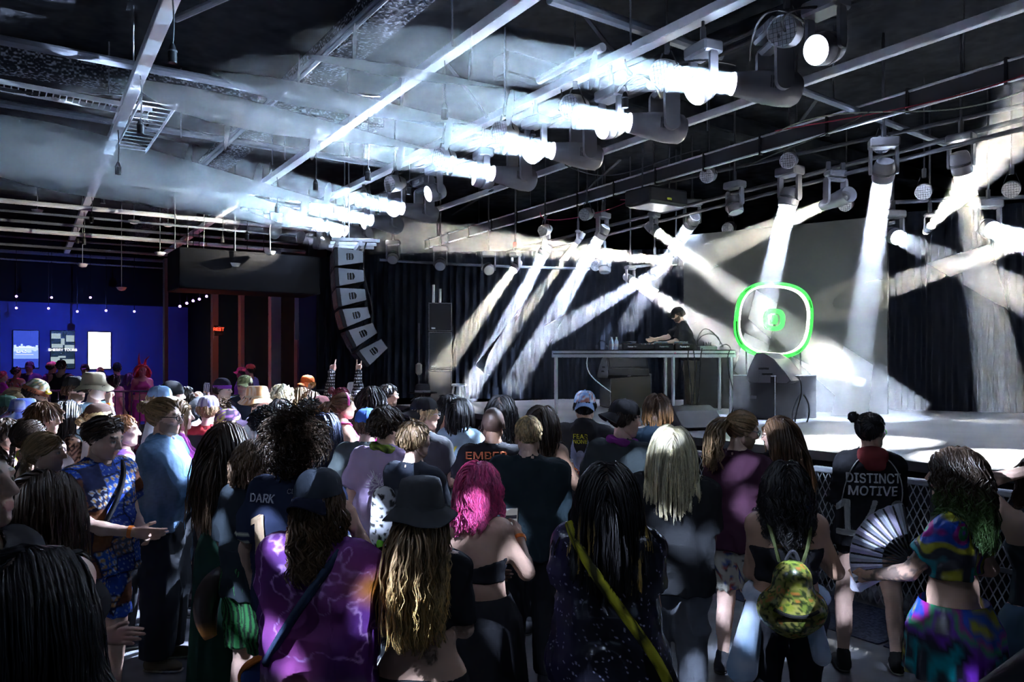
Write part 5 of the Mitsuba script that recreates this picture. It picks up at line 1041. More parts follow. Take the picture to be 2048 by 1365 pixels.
wedge(1246, 757, 15.1, 14, .80, .62, .44, 'grey stage monitor under the table on a subwoofer')
wedge(1385, 858, 10.43, 200, .62, .55, .30, 'dark stage monitor low at the stage front behind the blond head')
p = P(1718, 778, 13.4); k = thing('floor_lamp', 'small white floor lamp at the foot of the grey panel', 'lamp'); add('shade', moved(lathe([(0, .1), (.08, .08), (.11, 0), (.08, -.08), (0, -.1)][::-1], 18), mat(frame([0, -1, .2]), [p[0], p[1], p[2] + .1])), 'm_white', k, smooth=True); add('stand', rod([p[0], p[1], STZ], p + UP * .05, .02), 'm_dark_metal', k)
for a, b, y, lab in (((1396, 815), (1436, 815), 15.2, 'pink tape line on the stage behind the performer'), ((1664, 824), (1706, 828), 13.6, 'short red tape line on the stage below the panel')):
    pa, pb = PZ(*a, STZ + .002), PZ(*b, STZ + .002); add('tape_line', bar(pa, pb, .03, .004, .001), 'm_cloth', color=(.6, .05, .25), label=lab, cat='tape')

# --- green ring sign
def squircle(r, n=72, e=2.7, sx=1.0): a = np.linspace(0, 2 * np.pi, n, endpoint=False); return np.stack([sx * r * np.sign(np.cos(a)) * np.abs(np.cos(a)) ** (2 / e), r * np.sign(np.sin(a)) * np.abs(np.sin(a)) ** (2 / e)], 1)
k = thing('ring_sign', 'large glowing green rounded ring sign with a small emblem in its middle', 'sign'); c = P(1548, 640, 12.8); sc = 12.8 / F; fw = unit([-.10, -1, .02]); RS = np.stack([unit(np.cross(UP, -fw)), np.cross(-fw, unit(np.cross(UP, -fw))), fw], 1); RS[:, 0] = unit(np.cross(RS[:, 1], fw))
rk = math.radians(-5); Rk = RS @ np.array([[math.cos(rk), -math.sin(rk), 0], [math.sin(rk), math.cos(rk), 0], [0, 0, 1]])
ro = 76 * sc; ring = prism(Polygon(squircle(ro), [squircle(ro * .905)]), .10); d = lit(moved(ring, mat(Rk, c - fw * .05)), (.04, 1.0, .07), .022); add('outer_ring', d, 'm_white', k)
inner = prism(Polygon(squircle(ro * .905), [squircle(ro * .865)]), .11); add('inner_tube', lit(moved(inner, mat(Rk, c - fw * .03)), (.95, 1.0, .8), .11), 'm_white', k)
for a0, a1 in ((.3, .55), (2.2, 2.5), (3.2, 3.9), (5.3, 5.6)):
    t = np.linspace(a0, a1, 12); pts = [c + fw * .004 + Rk[:, 0] * ro * .955 * math.copysign(abs(math.cos(a)) ** (2 / 2.7), math.cos(a)) + Rk[:, 1] * ro * .955 * math.copysign(abs(math.sin(a)) ** (2 / 2.7), math.sin(a)) for a in t]; add('dark_slot', tube(pts, .012, 6), 'm_cloth', k, color=(.01, .08, .015))
em = prism(Polygon(squircle(22 * sc, sx=.95), [squircle(13.5 * sc, sx=.95)]), .05); add('emblem_ring', lit(moved(em, mat(Rk, c)), (.06, 1.0, .10), .03), 'm_white', k)
hand = Polygon([(-.05, -.07), (.035, -.07), (.06, -.02), (.06, .03), (.045, .03), (.045, .07), (.02, .075), (.015, .085), (-.005, .085), (-.01, .075), (-.03, .075), (-.035, .01), (-.06, .0)]); add('emblem', lit(moved(prism(hand, .03), mat(Rk, c)), (.06, 1.0, .10), .024), 'm_white', k)
for s in (-1, 1): add('support_rod', rod(c + Rk[:, 0] * s * ro * .7 - UP * ro * .7 - fw * .06, [*(c + Rk[:, 0] * s * ro * .7)[:2], STZ], .012), 'm_black', k)

# --- screens on the blue wall
sy = 24.75
def screen(px0, px1, py0, py1, label, fn):
    k = thing('wall_screen', label, 'screen'); u = ((px0 + px1) / 2 - 1024) / F; t = (u * BW[1] - BW[0]) / (B[0] - u * B[1]); y = BW[1] + B[1] * t - .14; c = P((px0 + px1) / 2, (py0 + py1) / 2, y); w, h = (px1 - px0) / F * y * .86, (py1 - py0) / F * y; RM = frame(UP, B)
    add('bezel', moved(rbox(w + .05, .09, h + .05, .01), mat(RM, c + A * .05)), 'm_black', k); return k, RM, c, w, h
def glow(k, RM, c, w, h, col, pw, name='picture', dy=.0, x=0, z=0): add(name, lit(moved(rbox(w, .01, h, .001), mat(RM, c - A * (.004 + dy) + RM[:, 0] * x + UP * z)), col, pw), 'm_black', k)
def letters(k, RM, c, s, h, x, z, col, pw, dy=.016): t = text2d(s, h); add('lettering', lit(moved(t, mat(np.stack([RM[:, 0], UP, np.cross(RM[:, 0], UP)], 1), c - A * dy + RM[:, 0] * x + UP * z)), col, pw), 'm_black', k)
k, RM, c, w, h = screen(27, 77, 662, 736, 'blue wall screen with a crowd picture and white letters LA, leftmost of three', 0)
glow(k, RM, c, w, h, (.05, .10, .75), .010); glow(k, RM, c, w, h * .30, (.25, .40, 1.0), .014, 'crowd_band', .006, 0, -.12)
g = np.random.default_rng(5)
for i in range(14): glow(k, RM, c, .035 + .04 * g.random(), .10 + .12 * g.random(), (.5, .65, 1), .016, 'picture_figure', .010, (i - 6.5) * w / 15, .06 * g.random() - .02 + .02)
letters(k, RM, c, 'LA30', .11, -.06, -.10, (1, 1, 1), .02)
for z in (-.14, .08):  glow(k, RM, c, w * .72, .012, (1, 1, 1), .02, 'frame_line', .014, -.04, z - .02)
k, RM, c, w, h = screen(102, 149, 663, 737, 'black and white wall screen with a face and white lettering, middle of three', 0)
glow(k, RM, c, w, h, (.02, .05, .06), .006)
for i, (x, z, ww, hh) in enumerate(((-.18, .42, .25, .16), (.2, .35, .22, .2), (-.15, .12, .3, .12), (.18, .08, .26, .14), (-.2, -.30, .24, .16), (.15, -.36, .32, .14), (0, .25, .10, .2), (-.02, -.22, .2, .06))): glow(k, RM, c, ww, hh, (.6, .75, .75), .008, 'picture_patch', .008, x, z)
letters(k, RM, c, 'SHERRY TOURS', .075, 0, -.04, (1, 1, 1), .025)
k, RM, c, w, h = screen(176, 222, 665, 738, 'plain bright white wall screen, rightmost of three', 0); glow(k, RM, c, w, h, (1, 1, .97), .10)
# --- red exit sign
k = thing('exit_sign', 'small red lit sign high on the grey pillar', 'sign'); p = P(437, 662, 22.0); RM = frame(UP, B); add('housing', moved(rbox(.24, .06, .28, .01), mat(RM, p)), 'm_black', k)
t = text2d('REST', .085); add('lettering', lit(moved(t, mat(np.stack([RM[:, 0], UP, np.cross(RM[:, 0], UP)], 1), p - A * .032)), (1, .05, .02), .05), 'm_black', k)
# small downlights in the far bar
for i, (px, py) in enumerate(((95, 716), (282, 718), (449, 736), (616, 731), (780, 736), (95, 648), (300, 655), (525, 655), (1045, 706), (1085, 688), (1122, 674), (1158, 664), (1200, 648), (1358, 594), (1436, 562), (1532, 622), (1792, 640))):
    p = P(px * .3443, 370 + py * .3443, 22.5 if i < 8 else 19.8); k = thing('downlight', 'tiny violet downlight over the far bar, %s of seventeen' % ORD[i], 'downlight', 'violet downlights in the far room'); add('lens', lit(moved(trimesh.creation.icosphere(1, .035), mat(np.eye(3), p)), (.45, .25, 1), .08), 'm_black', k); add('stem', rod(p, [p[0], p[1], 6.3], .008, 6), 'm_black', k)
for i, (px, py, y) in enumerate(((75, 420, 18), (268, 441, 18), (336, 447, 18), (470, 527, 17), (165, 528, 19), (243, 575, 20), (320, 505, 18), (350, 513, 17.5), (540, 503, 17))):
    k = thing('ceiling_dome', 'small pale ceiling dome in the far left ceiling, %s from the left' % ORD[sorted((75, 268, 336, 470, 165, 243, 320, 350, 540)).index(px)], 'ceiling dome', 'pale ceiling domes'); p = P(px, py, y); add('dome', moved(lathe([(0, -.09), (.08, -.07), (.12, 0), (0, 0.01)], 16), mat(np.eye(3), p)), 'm_white', k, smooth=35); add('rod', rod(p, [p[0], p[1], 6.3], .012, 6), 'm_pipe', k)
# --- railings and the crowd barrier
def railing(name, pts, z1, label, bsdf='m_dark_metal', gap=.12, r=.022):
    k = thing(name, label, 'railing'); pts = [np.array([*p[:2], 0]) for p in pts]
    for a, b in zip(pts, pts[1:]):
        add('top_rail', rod(a + UP * z1, b + UP * z1, r), bsdf, k, smooth=True); add('bottom_rail', rod(a + UP * .12, b + UP * .12, r * .7), bsdf, k)
        n = max(2, int(np.linalg.norm(b - a) / gap))
        for i in range(n + 1): c = a + (b - a) * i / n; add('baluster', rod(c + UP * (.12 if i % 10 else 0), c + UP * z1, r * (.45 if i % 10 else 1), 6), bsdf, k)
    return k
railing('railing', [P(20, 0, 15.4), P(345, 0, 15.2), P(440, 0, 12.8), P(560, 0, 14.8), P(660, 0, 16.0)], 1.5, 'dark railing with thin bars in front of the far bar', gap=.16)
def barrier(i, t0, label):
    k = thing('crowd_barrier', label, 'barrier', 'perforated crowd barriers'); o = S0 - B * .62; a, b = o + A * t0, o + A * (t0 + 1.12); zt = 1.12; L = 1.12
    for e in (a + A * .02, b - A * .02): add('post', bar(e, e + UP * zt, .05, .05, .006, up=A), 'm_dark_metal', k)
    add('top_rail', bar(a + UP * zt, b + UP * zt, .07, .05, .01), 'm_steel', k); add('middle_rail', bar(a + UP * .55, b + UP * .55, .03, .04), 'm_dark_metal', k); add('foot_plate', moved(rbox(L - .02, .8, .012, .003), mat(np.stack([A, np.cross(UP, A), UP], 1), (a + b) / 2 - B * .38 + UP * .008)), 'm_plate', k); add('brace', bar(a + UP * .9 + B * .02 + A * .1, a + B * .45 + A * .1 + UP * .03, .04, .03), 'm_dark_metal', k); add('back_foot', bar(a + B * .02 + UP * .02 + A * .1, a + B * .5 + UP * .02 + A * .1, .05, .04), 'm_dark_metal', k)
    # expanded metal: crossing slanted strips
    st, sp, h0 = [], .062, zt - .06; w = L - .08
    for s in (-1, 1):
        for x in np.arange(-h0 * .5, w + h0 * .5, sp):
            x0, x1 = x, x + s * h0 * .5; z0, z1 = .05, .05 + h0
            ts = [0, 1]
            def clipx(X): return min(max(X, 0), w)
            if max(x0, x1) < 0 or min(x0, x1) > w: continue
            f = lambda X: z0 + (X - x0) / (x1 - x0) * (z1 - z0); xa, xb = clipx(x0), clipx(x1)
            if abs(xa - xb) < .02: continue
            st.append(bar(a + A * (.04 + xa) + UP * f(xa) - B * .002 * s, a + A * (.04 + xb) + UP * f(xb) - B * .002 * s, .010, .004, .0015, up=B))
    add('mesh_panel', cat_(st), 'm_steel', k, kind='stuff')
textured('m_plate', lambda p, n, uv: mix((.02, .025, .05), (.06, .07, .11), noise(p.x * 60, p.y * 60, 0)), .35, .5)
for i in range(9): barrier(i, -4.2 + i * 1.14, 'perforated steel crowd barrier panel before the stage, %s of nine from the right' % ORD[i])
# black handrail at the lower right corner
k = thing('handrail', 'black round handrail crossing the lower right corner', 'railing'); a, b = P(1960, 1400, 1.7), P(2090, 1310, 1.5); add('tube', rod(a + (a - b) * 1.5, b, .028, 14), 'm_black', k, smooth=True); add('post', rod(b - UP * .01, [b[0], b[1], 0], .024, 12), 'm_black', k, smooth=True)
# ---------------------------------------------------------------- patterns of cloth (colour only)
def lerp(a, b, t): t = np.clip(np.asarray(t, float), 0, 1)[:, None]; return np.asarray(a, float) * (1 - t) + np.asarray(b, float) * t
def pick(i, pal): return np.asarray(pal, float)[np.mod(i, len(pal)).astype(int)]
def hsh(*a): return np.mod(np.abs(np.sin(sum(x * k for x, k in zip(a, (127.1, 311.7, 74.7))) * 1.0) * 43758.5453), 1)
def patchwork(v, n):
    s = np.sign(n[:, 1] + .3 * n[:, 0]); u, w = v[:, 0] * 8.5 + v[:, 1] * 5 + .25 * np.sin(v[:, 2] * 9), v[:, 2] * 8.5 + v[:, 0] * 1.2; off = np.floor(u) * .37; cu, cw = np.floor(u), np.floor(w + off); fu, fw = u - cu, w + off - cw; r = hsh(cu, cw, s * 0)
    c = pick(np.floor(r * 7), [(.02, .07, .40), (.015, .05, .30), (.13, .045, .02), (.16, .06, .025), (.01, .015, .06), (.02, .09, .45), (.10, .13, .20)])
    dia = np.abs(np.mod(u * 3, 1) - .5) + np.abs(np.mod(w * 3, 1) - .5); k = r > .62; c = np.where((k & (dia < .30))[:, None], (.55, .30, .08), np.where((k & (dia < .42))[:, None], (.45, .50, .60), c))
    zz = np.abs(np.mod(w * 2 + .5 * np.abs(np.mod(u * 2, 1) - .5), .5) - .25) < .03; c = np.where(((r < .3) & zz)[:, None], (.35, .42, .55), c)
    e = np.minimum(np.minimum(fu, 1 - fu), np.minimum(fw, 1 - fw)) < .035; return np.where(e[:, None], (.02, .02, .05), c) * (.75 + .5 * meshkit.noise(v * 60))[:, None]
SWIRL = [(.0, .22, .26), (.02, .02, .03), (.12, .02, .32), (.03, .30, .12), (.32, .02, .22), (.01, .06, .40), (.30, .28, .02), (.02, .02, .03)]
def swirl(v, n): f = meshkit.fbm(v * np.array([6, 6, 5]) + 3, 2) * 14 + v[:, 2] * 6; i = np.floor(f); return lerp(pick(i, SWIRL), pick(i + 1, SWIRL), np.clip((f - i) * 4 - 3, 0, 1))
def lightning(v, n):
    d = np.abs(meshkit.fbm(v * np.array([6, 6, 6]), 4) - .5); c = lerp((.035, .01, .05), (.16, .04, .30), meshkit.fbm(v * 4 + 9, 2) * 1.3 - .1); c = lerp(c, (.34, .07, .30), (meshkit.noise(v * 5 + 4) - .45) * 2.5); c = lerp(c, (.62, .36, .75), 1 - d / .018)
    c = lerp(c, (.45, .16, .02), (meshkit.noise(v * 4.5 + 20) - .72) * 6); low = np.clip((1.0 - v[:, 2]) / .12, 0, 1) * (meshkit.noise(v * 7 + 31) > .45); return .62 * lerp(c, np.where((meshkit.noise(v * 12 + 3) > .5)[:, None], (.20, .26, .10), (.42, .40, .48)), low)
def camo(pal, f=14): return lambda v, n: pick(np.floor(meshkit.fbm(v * f, 2) * 9), pal)
def stripes(a, b, k, ax=0): return lambda v, n: np.where((np.mod(v[:, ax] * k + .5 * np.sin(v[:, 2] * 6) * (ax != 2), 1) < .5)[:, None], a, b)
def dotted(base, pal, f=22, th=.62): return lambda v, n: np.where((meshkit.noise(v * f) > th)[:, None], pick(np.floor(meshkit.noise(v * f * .5 + 7) * 9), pal), base)
def glitter(v, n): return np.where((hsh(np.floor(v[:, 0] * 160), np.floor(v[:, 1] * 160), np.floor(v[:, 2] * 160)) > .975)[:, None], (.35, .35, .5), lerp((.012, .012, .02), (.04, .03, .10), np.clip(-v[:, 0] * 5 - .5, 0, 1)))
def tiedye(v, n): return lerp(lerp((.42, .44, .50), (.16, .30, .45), meshkit.fbm(v * 6, 3) * 2 - .6), (.58, .58, .62), meshkit.fbm(v * 9 + 5, 2) * 2 - .9)
def denim(v, n): return lerp((.03, .08, .16), (.13, .22, .34), meshkit.fbm(v * np.array([16, 16, 6]), 3) * 1.6 - .3) * (.85 + .3 * meshkit.noise(v * 90))[:, None]
def fishnet(z1, z0=.0, base=None, f=26):
    def go(v, c, o):
        a = np.arctan2(v[:, 1], v[:, 0] - np.sign(v[:, 0]) * .09) * .09; p, q = (a + v[:, 2]) * f, (a - v[:, 2]) * f; m = (np.minimum(np.abs(np.mod(p, 1) - .5), np.abs(np.mod(q, 1) - .5)) < .12) & (v[:, 2] < z1) & (v[:, 2] > z0); c = c.copy(); c[m] = (.012, .012, .014); return c
    return go
def tattoos(side, amt=.75):
    def go(v, c, o):
        sh, el, w, s = o.limbs[side]; d = np.full(len(v), 9.0)
        for a, b in ((sh, el), (el, w)): t = np.clip((v - a) @ (b - a) / ((b - a) @ (b - a)), 0, 1)[:, None]; d = np.minimum(d, np.linalg.norm(v - a - t * (b - a), axis=1))
        m = (d < .07) & (meshkit.fbm(v * 26, 3) > .47); c = c.copy(); c[m] = c[m] * (1 - amt) + np.array((.03, .04, .05)) * amt; return c
    return go
def meshtop(z0, z1, col=(.02, .015, .015), f=40):
    def go(v, c, o): p, q = (v[:, 0] + v[:, 1] + v[:, 2]) * f, (v[:, 0] + v[:, 1] - v[:, 2]) * f; m = (np.minimum(np.abs(np.mod(p, 1) - .5), np.abs(np.mod(q, 1) - .5)) < .14) & (v[:, 2] > z0) & (v[:, 2] < z1); c = c.copy(); c[m] = col; return c
    return go
BLK, NAVY, ORANGE = (.012, .012, .015), (.012, .018, .045), (.75, .20, .03)
def tee(c, **k): return dict(kind='tee', col=c, **k)
# ---------------------------------------------------------------- things held and worn
def in_hand(o, side, m, fwd=.07, palm=.035, turn=None):
    """world placement of a mesh at the palm of a hand (mesh z = along the fist's hole)."""
    w, Rm = getattr(o, 'hand_' + side); p = w + Rm[:, 2] * fwd + Rm[:, 1] * palm; ax = Rm[:, 0] if turn is None else turn; return moved(m, mat(o.RW @ frame(ax, Rm[:, 1]), o.world(p)))
def hold(o, side, name, label, cat, parts, fwd=.085, palm=.04, turn=None, normal=None):
    k = thing(name, label, cat)
    for nm, m, bs, c in parts:
        if normal is not None:
            w, Rm = getattr(o, 'hand_' + side); n = unit(normal); m = moved(m, mat(frame(n, np.cross([0, .5, .8], n)), o.world(w + Rm[:, 2] * fwd + Rm[:, 1] * palm)))
        else: m = in_hand(o, side, m, fwd, palm, turn)
        if bs == 'lit': add(nm, lit(m, c, .004), 'm_black', k); continue
        add(nm, m, bs, k, color=c if bs.startswith('m_c') or bs in ('m_gloss', 'm_hair') else None, smooth=35)
def can_parts(c): return [('can', lathe([(0, -.06), (.025, -.06), (.032, -.052), (.032, .05), (.026, .06), (0, .058)], 20), 'm_gloss', c), ('lid', lathe([(0, .0595), (.0245, .0615), (.0265, .060)][::-1], 20), 'm_alu', None)]
def phone_parts(c): return [('case', rbox(.074, .150, .009, .004), 'm_black', None), ('picture', moved(rbox(.066, .138, .002, .0005), mat(np.eye(3), [0, 0, .0052])), 'lit', c), ('picture_band', moved(rbox(.060, .020, .0022, .0005), mat(np.eye(3), [0, .02, .0058])), 'm_gloss', (.10, .10, .12))]
def cup_parts(): return [('cup', lathe([(0, -.05), (.030, -.05), (.042, .06), (.039, .06), (.028, -.046), (0, -.046)], 18), 'm_gloss', (.55, .57, .60)), ('drink', lathe([(.028, -.046), (.036, .03), (0, .03)], 16), 'm_gloss', (.40, .36, .26))]
def world_thing(o, name, label, cat, parts):
    k = thing(name, label, cat)
    for nm, m, bs, c in parts: m = m.copy(); m.vertices = o.world(m.vertices); add(nm, m, bs, k, color=c, smooth=True)
    return k
def part(nm, fn, bs='m_cloth', c=BLK):
    def go(o): m = fn(o); o.put(nm, m, bs, c(m.vertices, vnorm(m)) if callable(c) else noisy(np.array(c, float), m.vertices, .2))
    return go
def bandana(c, r=.085, z=1.475):
    def fn(o): a = np.linspace(0, 2 * np.pi, 25); return tube([o.q((r * .98 * math.cos(t), -.012 + r * .95 * math.sin(t), z + .012 * math.sin(2 * t) - .02 * math.sin(t))) for t in a], [.026 + .006 * math.sin(5 * t) for t in a], 8, False)
    return part('neck_scarf', fn, c=c)
def strap(p, c, r=.018): return part('strap', lambda o: tube(spline([o.q(x) for x in p], 20), r, 6), c=c)
def blob(bones, h=.012, ells=()):
    lo = np.min([np.minimum(a, b) for a, b, *_ in bones] + [np.subtract(c, r) for c, r in ells], 0) - .15; hi = np.max([np.maximum(a, b) for a, b, *_ in bones] + [np.add(c, r) for c, r in ells], 0) + .15; f = Field(lo, hi, h)
    for b in bones: f.bone(*b[:4], .03)
    for c, r in ells: f.ell(c, r, .03)
    return f.mesh()
# ---------------------------------------------------------------- the crowd, nearest first
person(72, 1085, 1.75, 12, 'person with long straight shiny black hair and bare shoulders in the bottom left corner', sex='f', skin='light', hair=('long', 'black', .62, dict(n=1.7)), shirt=dict(kind='bandeau', col=BLK), bottom=('leggings', BLK))
person(-48, 872, 2.25, 92, 'man with open mouth seen in profile at the left edge', skin='fair', hair=('short', 'dark'), shirt=tee(BLK), head=(0, 6))
person(95, 940, 2.75, 24, 'woman with straight brown hair and a black tank top behind the black-haired person', sex='f', skin='fair', hair=('long', 'dark', .40, dict(n=1.3)), shirt=dict(kind='tank', col=BLK), L='front', R='down', build=1.1)
def shirt_strap(o): o.put('strap', tube(spline([o.q(x) for x in [(-.13, .02, 1.47), (-.02, .14, 1.33), (.10, .15, 1.15), (.17, .06, .98)]], 20), .016, 6), 'm_cloth', np.array(BLK, float))
person(200, 828, 4.7, 112, 'man looking down in a blue and brown patchwork shirt with matching shorts', skin='fair', hair=('short', 'dark', .075, dict(flow=(-.2, -.7, -.1), lift=.3)), shirt=dict(kind='shirt', col=patchwork, sub=1, collar=(.10, .06, .05)), bottom=('shorts', patchwork, dict(sub=1, cuff=.56)), L='front', R=(.02, .30, 1.10), hl='relaxed', hr='relaxed', head=(-12, -16), band={'r': ORANGE}, extra=[shirt_strap])
jk = person(328, 795, 5.5, 84, 'tall man with a curly bun and glasses in a blue denim jacket and black trousers', skin='fair', hair=('bun', 'light', None, dict(bz=.06, br=.042)), shirt=dict(kind='jacket', col=denim, collar=(.14, .11, .09), hem=.90, sub=1), bottom=('pants', (.010, .012, .016), dict(loose=.05)), L='front', R=(.06, .33, 1.22), hl='fist', hr='fist', head=(4, -3), glasses=(.02, .02, .02), beard=.65, band={'r': ORANGE}, shoe=(.10, .09, .06), build=1.1)
person(458, 842, 5.1, 18, 'woman with very long dark brown hair and a long dark green skirt', sex='f', skin='fair', hair=('wavy', 'dark', .66, dict(n=1.5, tips=(.10, .06, .035), wave=.008)), shirt=dict(kind='crop', col=BLK), bottom=('skirt', (.012, .045, .03), dict(cuff=.05, flare=.25, waist=1.07)))
def tail(o): return tube(spline([(-.16, -.08, .98), (-.22, -.14, .86), (-.24, -.15, .70), (-.22, -.13, .58)], 16), [.025 + .05 * math.sin(t * 2.6) for t in np.linspace(0.1, 1.1, 16)], 12)
person(503, 880, 4.45, 38, 'person with short wavy brown hair in a black tee and green striped shorts', sex='m', skin='fair', hair=('wavy', 'brown', .20, dict(n=1.3, wave=.018, tips=(.22, .13, .08))), shirt=tee((.014, .02, .026), sleeve=.95), bottom=('shorts', stripes((.03, .16, .05), (.012, .02, .014), 40), dict(cuff=.52, loose=.035, sub=1)), L='relax', R='front', head=(42, -10), band={'l': ORANGE}, extra=[part('fox_tail', tail, 'm_hair', lambda v, n: lerp((.40, .15, .03), (.03, .018, .015), (v[:, 2] - .60) * 12))])
one = Polygon([(-.03, 0), (.022, 0), (.022, .19), (-.006, .19), (-.05, .165), (-.05, .135), (-.03, .145)])
jersey8 = [('DARK', .038, -.125, 1.375, (.42, .42, .48)), ('MAT', .036, .085, 1.36, (.40, .40, .46)), (prism(one, .002), .19, -.125, 1.13, (.34, .24, .15), 1.0), ('CLAN', .022, .045, 1.42, (.14, .14, .17))]
person(594, 825, 3.98, 12, 'person with a big dark afro in a navy jersey with a tan number one', skin='light', hair=('curly', 'dark', .115, dict(n=1.5)), shirt=dict(kind='tee', col=lambda v, n: np.where(((np.abs(v[:, 0]) > .19) & (np.abs(np.mod(v[:, 2] * 30, 1) - .5) < .2) & (v[:, 2] < 1.22) & (v[:, 2] > 1.17))[:, None], (.4, .4, .3), NAVY), sleeve=.85, sub=0), bottom=('pants', BLK), extra=[printed(jersey8)], head=(15, 0))
def hipbag(o):
    m = blob([((-.20, -.02, 1.00), (-.26, .02, .84), .06, .075), ((-.26, -.05, .92), (-.22, .06, .85), .06, .07)]); k = world_thing(o, 'hip_bag', 'blue hip bag with an orange zip edge hanging at the side of the purple shirt', 'bag', [('pouch', m, 'm_cloth', np.array((.012, .03, .12)))])
    z = tube(spline([(-.19, -.09, 1.03), (-.29, -.08, .97), (-.345, -.02, .88)], 12), .014, 6); z.vertices = o.world(z.vertices); add('zip_edge', z, 'm_cloth', k, color=(.55, .16, .03)); z = tube(spline([(-.29, -.10, .80), (-.25, -.115, .77), (-.19, -.09, .77)], 10), .016, 6); z.vertices = o.world(z.vertices); add('zip_edge', z, 'm_cloth', k, color=(.50, .33, .03))
person(640, 935, 3.05, 16, 'person in a dark cap over long curly brown hair and a purple lightning print shirt', sex='m', skin='light', hair=('wavy', 'brown', .36, dict(n=1.2, wave=.02, tips=(.14, .08, .05))), hat=('cap', (.028, .036, .05), (.010, .012, .03), True), shirt=dict(kind='tee', col=lightning, sub=1, off=.01, sleeve=.9), bottom=('shorts', BLK, dict(cuff=.5)), R='face', hr='relaxed', L='front', build=1.12, extra=[hipbag, strap([(.13, -.07, 1.46), (0, -.165, 1.25), (-.16, -.13, 1.02)], (.02, .035, .07), .02)])
person(842, 955, 3.1, 4, 'woman in a dark bucket hat with very long golden hair and a bare lower back', sex='f', skin='light', hair=('wavy', 'light', .60, dict(n=1.5, wave=.010, var=.6, tips=(.46, .30, .11))), hat=('bucket', (.035, .038, .042)), shirt=dict(kind='croplong', col=BLK, hem=1.155), bottom=('leggings', BLK, dict(waist=.97)), L='front', R='front', head=(8, 0))
p11 = person(952, 922, 3.9, 26, 'woman with wavy pink hair and an open back holding a phone', sex='f', skin='light', hair=('wavy', 'pink', .33, dict(n=1.5, wave=.014, tips=(.70, .10, .30), layer=.05)), shirt=dict(kind='halter', col=BLK), bottom=('skirt', BLK, dict(cuff=.50, waist=1.06, flare=.24)), R=(.13, .26, 1.33), hr='grip', L='front', build=1.15, band={'r': ORANGE}, head=(10, -12))
hold(p11, 'r', 'phone', 'lit phone held by the pink-haired woman', 'phone', phone_parts((.55, .56, .60)), .11, .03, normal=[-.15, -.75, .6])
def satchel(o):
    m = blob([((.20, -.02, .90), (.27, .02, .66), .07, .09), ((.20, .08, .75), (.24, -.09, .72), .07, .07)]); world_thing(o, 'shoulder_bag', 'black shoulder bag on a yellow printed strap at the hip of the glitter shirt', 'bag', [('bag', m, 'm_cloth', np.array((.012, .012, .014)))])
ystr = lambda v, n: np.where((hsh(np.floor(v[:, 0] * 90), np.floor(v[:, 2] * 90)) > .45)[:, None], (.50, .46, .03), (.03, .03, .01))
p12 = person(1215, 922, 3.3, 8, 'woman with long black hair tipped blond and a black glitter tee and fishnets', sex='f', skin='light', hair=('long', 'black', .50, dict(n=1.6, tips=(.42, .28, .06), tipfrac=.22, jit=.3)), shirt=dict(kind='tee', col=glitter, sub=1, mat='m_gloss', hem=.80), bottom=('shorts', BLK, dict(cuff=.76)), build=1.32, L='front', R='front', paint=fishnet(.80), extra=[strap([(-.16, -.06, 1.50), (.0, -.20, 1.26), (.15, -.20, 1.06), (.27, -.10, .80)], ystr, .022), satchel])
person(1345, 850, 4.4, 16, 'person with long platinum blond hair in a loose black tee and grey jeans', sex='m', skin='fair', hair=('long', 'platinum', .46, dict(n=1.5, part=.01, layer=.12)), shirt=tee((.014, .015, .017), sleeve=.8), bottom=('jeans', (.085, .092, .105)), R='front', L='front', build=1.12)
def pack(o):
    m = blob([((0, -.20, 1.16), (0, -.20, .98), .10, .13), ((-.07, -.19, 1.0), (.07, -.19, 1.0), .11, .11)]); pc = camo([(.16, .17, .02), (.05, .09, .02), (.25, .09, .02), (.10, .13, .02), (.02, .03, .01), (.22, .20, .05)], 26)
    k = world_thing(o, 'backpack', 'small green and orange leaf patterned backpack worn over bare shoulders', 'backpack', [('pack', m, 'm_gloss', pc(m.vertices, None))])
    for nm, pts, c in (('zip', [(-.11, -.315, 1.03), (0, -.335, 1.0), (.11, -.315, 1.03)], (.01, .01, .01)), ('carry_loop', [(-.03, -.20, 1.26), (0, -.22, 1.31), (.03, -.20, 1.26)], BLK), ('shoulder_strap', [(-.06, -.16, 1.24), (-.11, -.09, 1.43), (-.12, .04, 1.43), (-.12, .10, 1.30)], (.05, .06, .02)), ('shoulder_strap', [(.06, -.16, 1.24), (.11, -.09, 1.43), (.12, .04, 1.43), (.12, .10, 1.30)], (.05, .06, .02))):
        z = tube(spline(pts, 16), .010, 6); z.vertices = o.world(z.vertices); add(nm, z, 'm_cloth', k, color=c)
def waist_top(o):
    a = np.linspace(0, 2 * np.pi, 25); m = tube([(.19 * math.cos(t), .15 * math.sin(t) - .0, 1.02 + .02 * math.sin(t)) for t in a], .045, 8, False); m2 = blob([((-.17, -.08, 1.0), (-.24, -.06, .62), .05, .085), ((-.20, .0, .8), (-.24, .02, .6), .05, .07)]); m3 = blob([((.10, -.14, 1.0), (.16, -.14, .74), .045, .05)])
    return cat_([m, m2, m3])
p14 = person(1572, 920, 4.0, 10, 'woman with black wavy hair and bare shoulders wearing a leaf patterned backpack', sex='f', skin='tan', hair=('wavy', 'black', .40, dict(n=1.4, wave=.022)), shirt=dict(kind='bandeau', col=BLK, hem=1.10), bottom=('leggings', BLK), R=(.17, .24, 1.24), hr='grip', L='front', build=1.2, extra=[pack, part('tied_sweatshirt', waist_top, c=tiedye)])
hold(p14, 'r', 'phone', 'phone held up by the woman with the leaf patterned backpack', 'phone', phone_parts((.12, .22, .30)), .11, .03, normal=[-.1, -.7, .65])
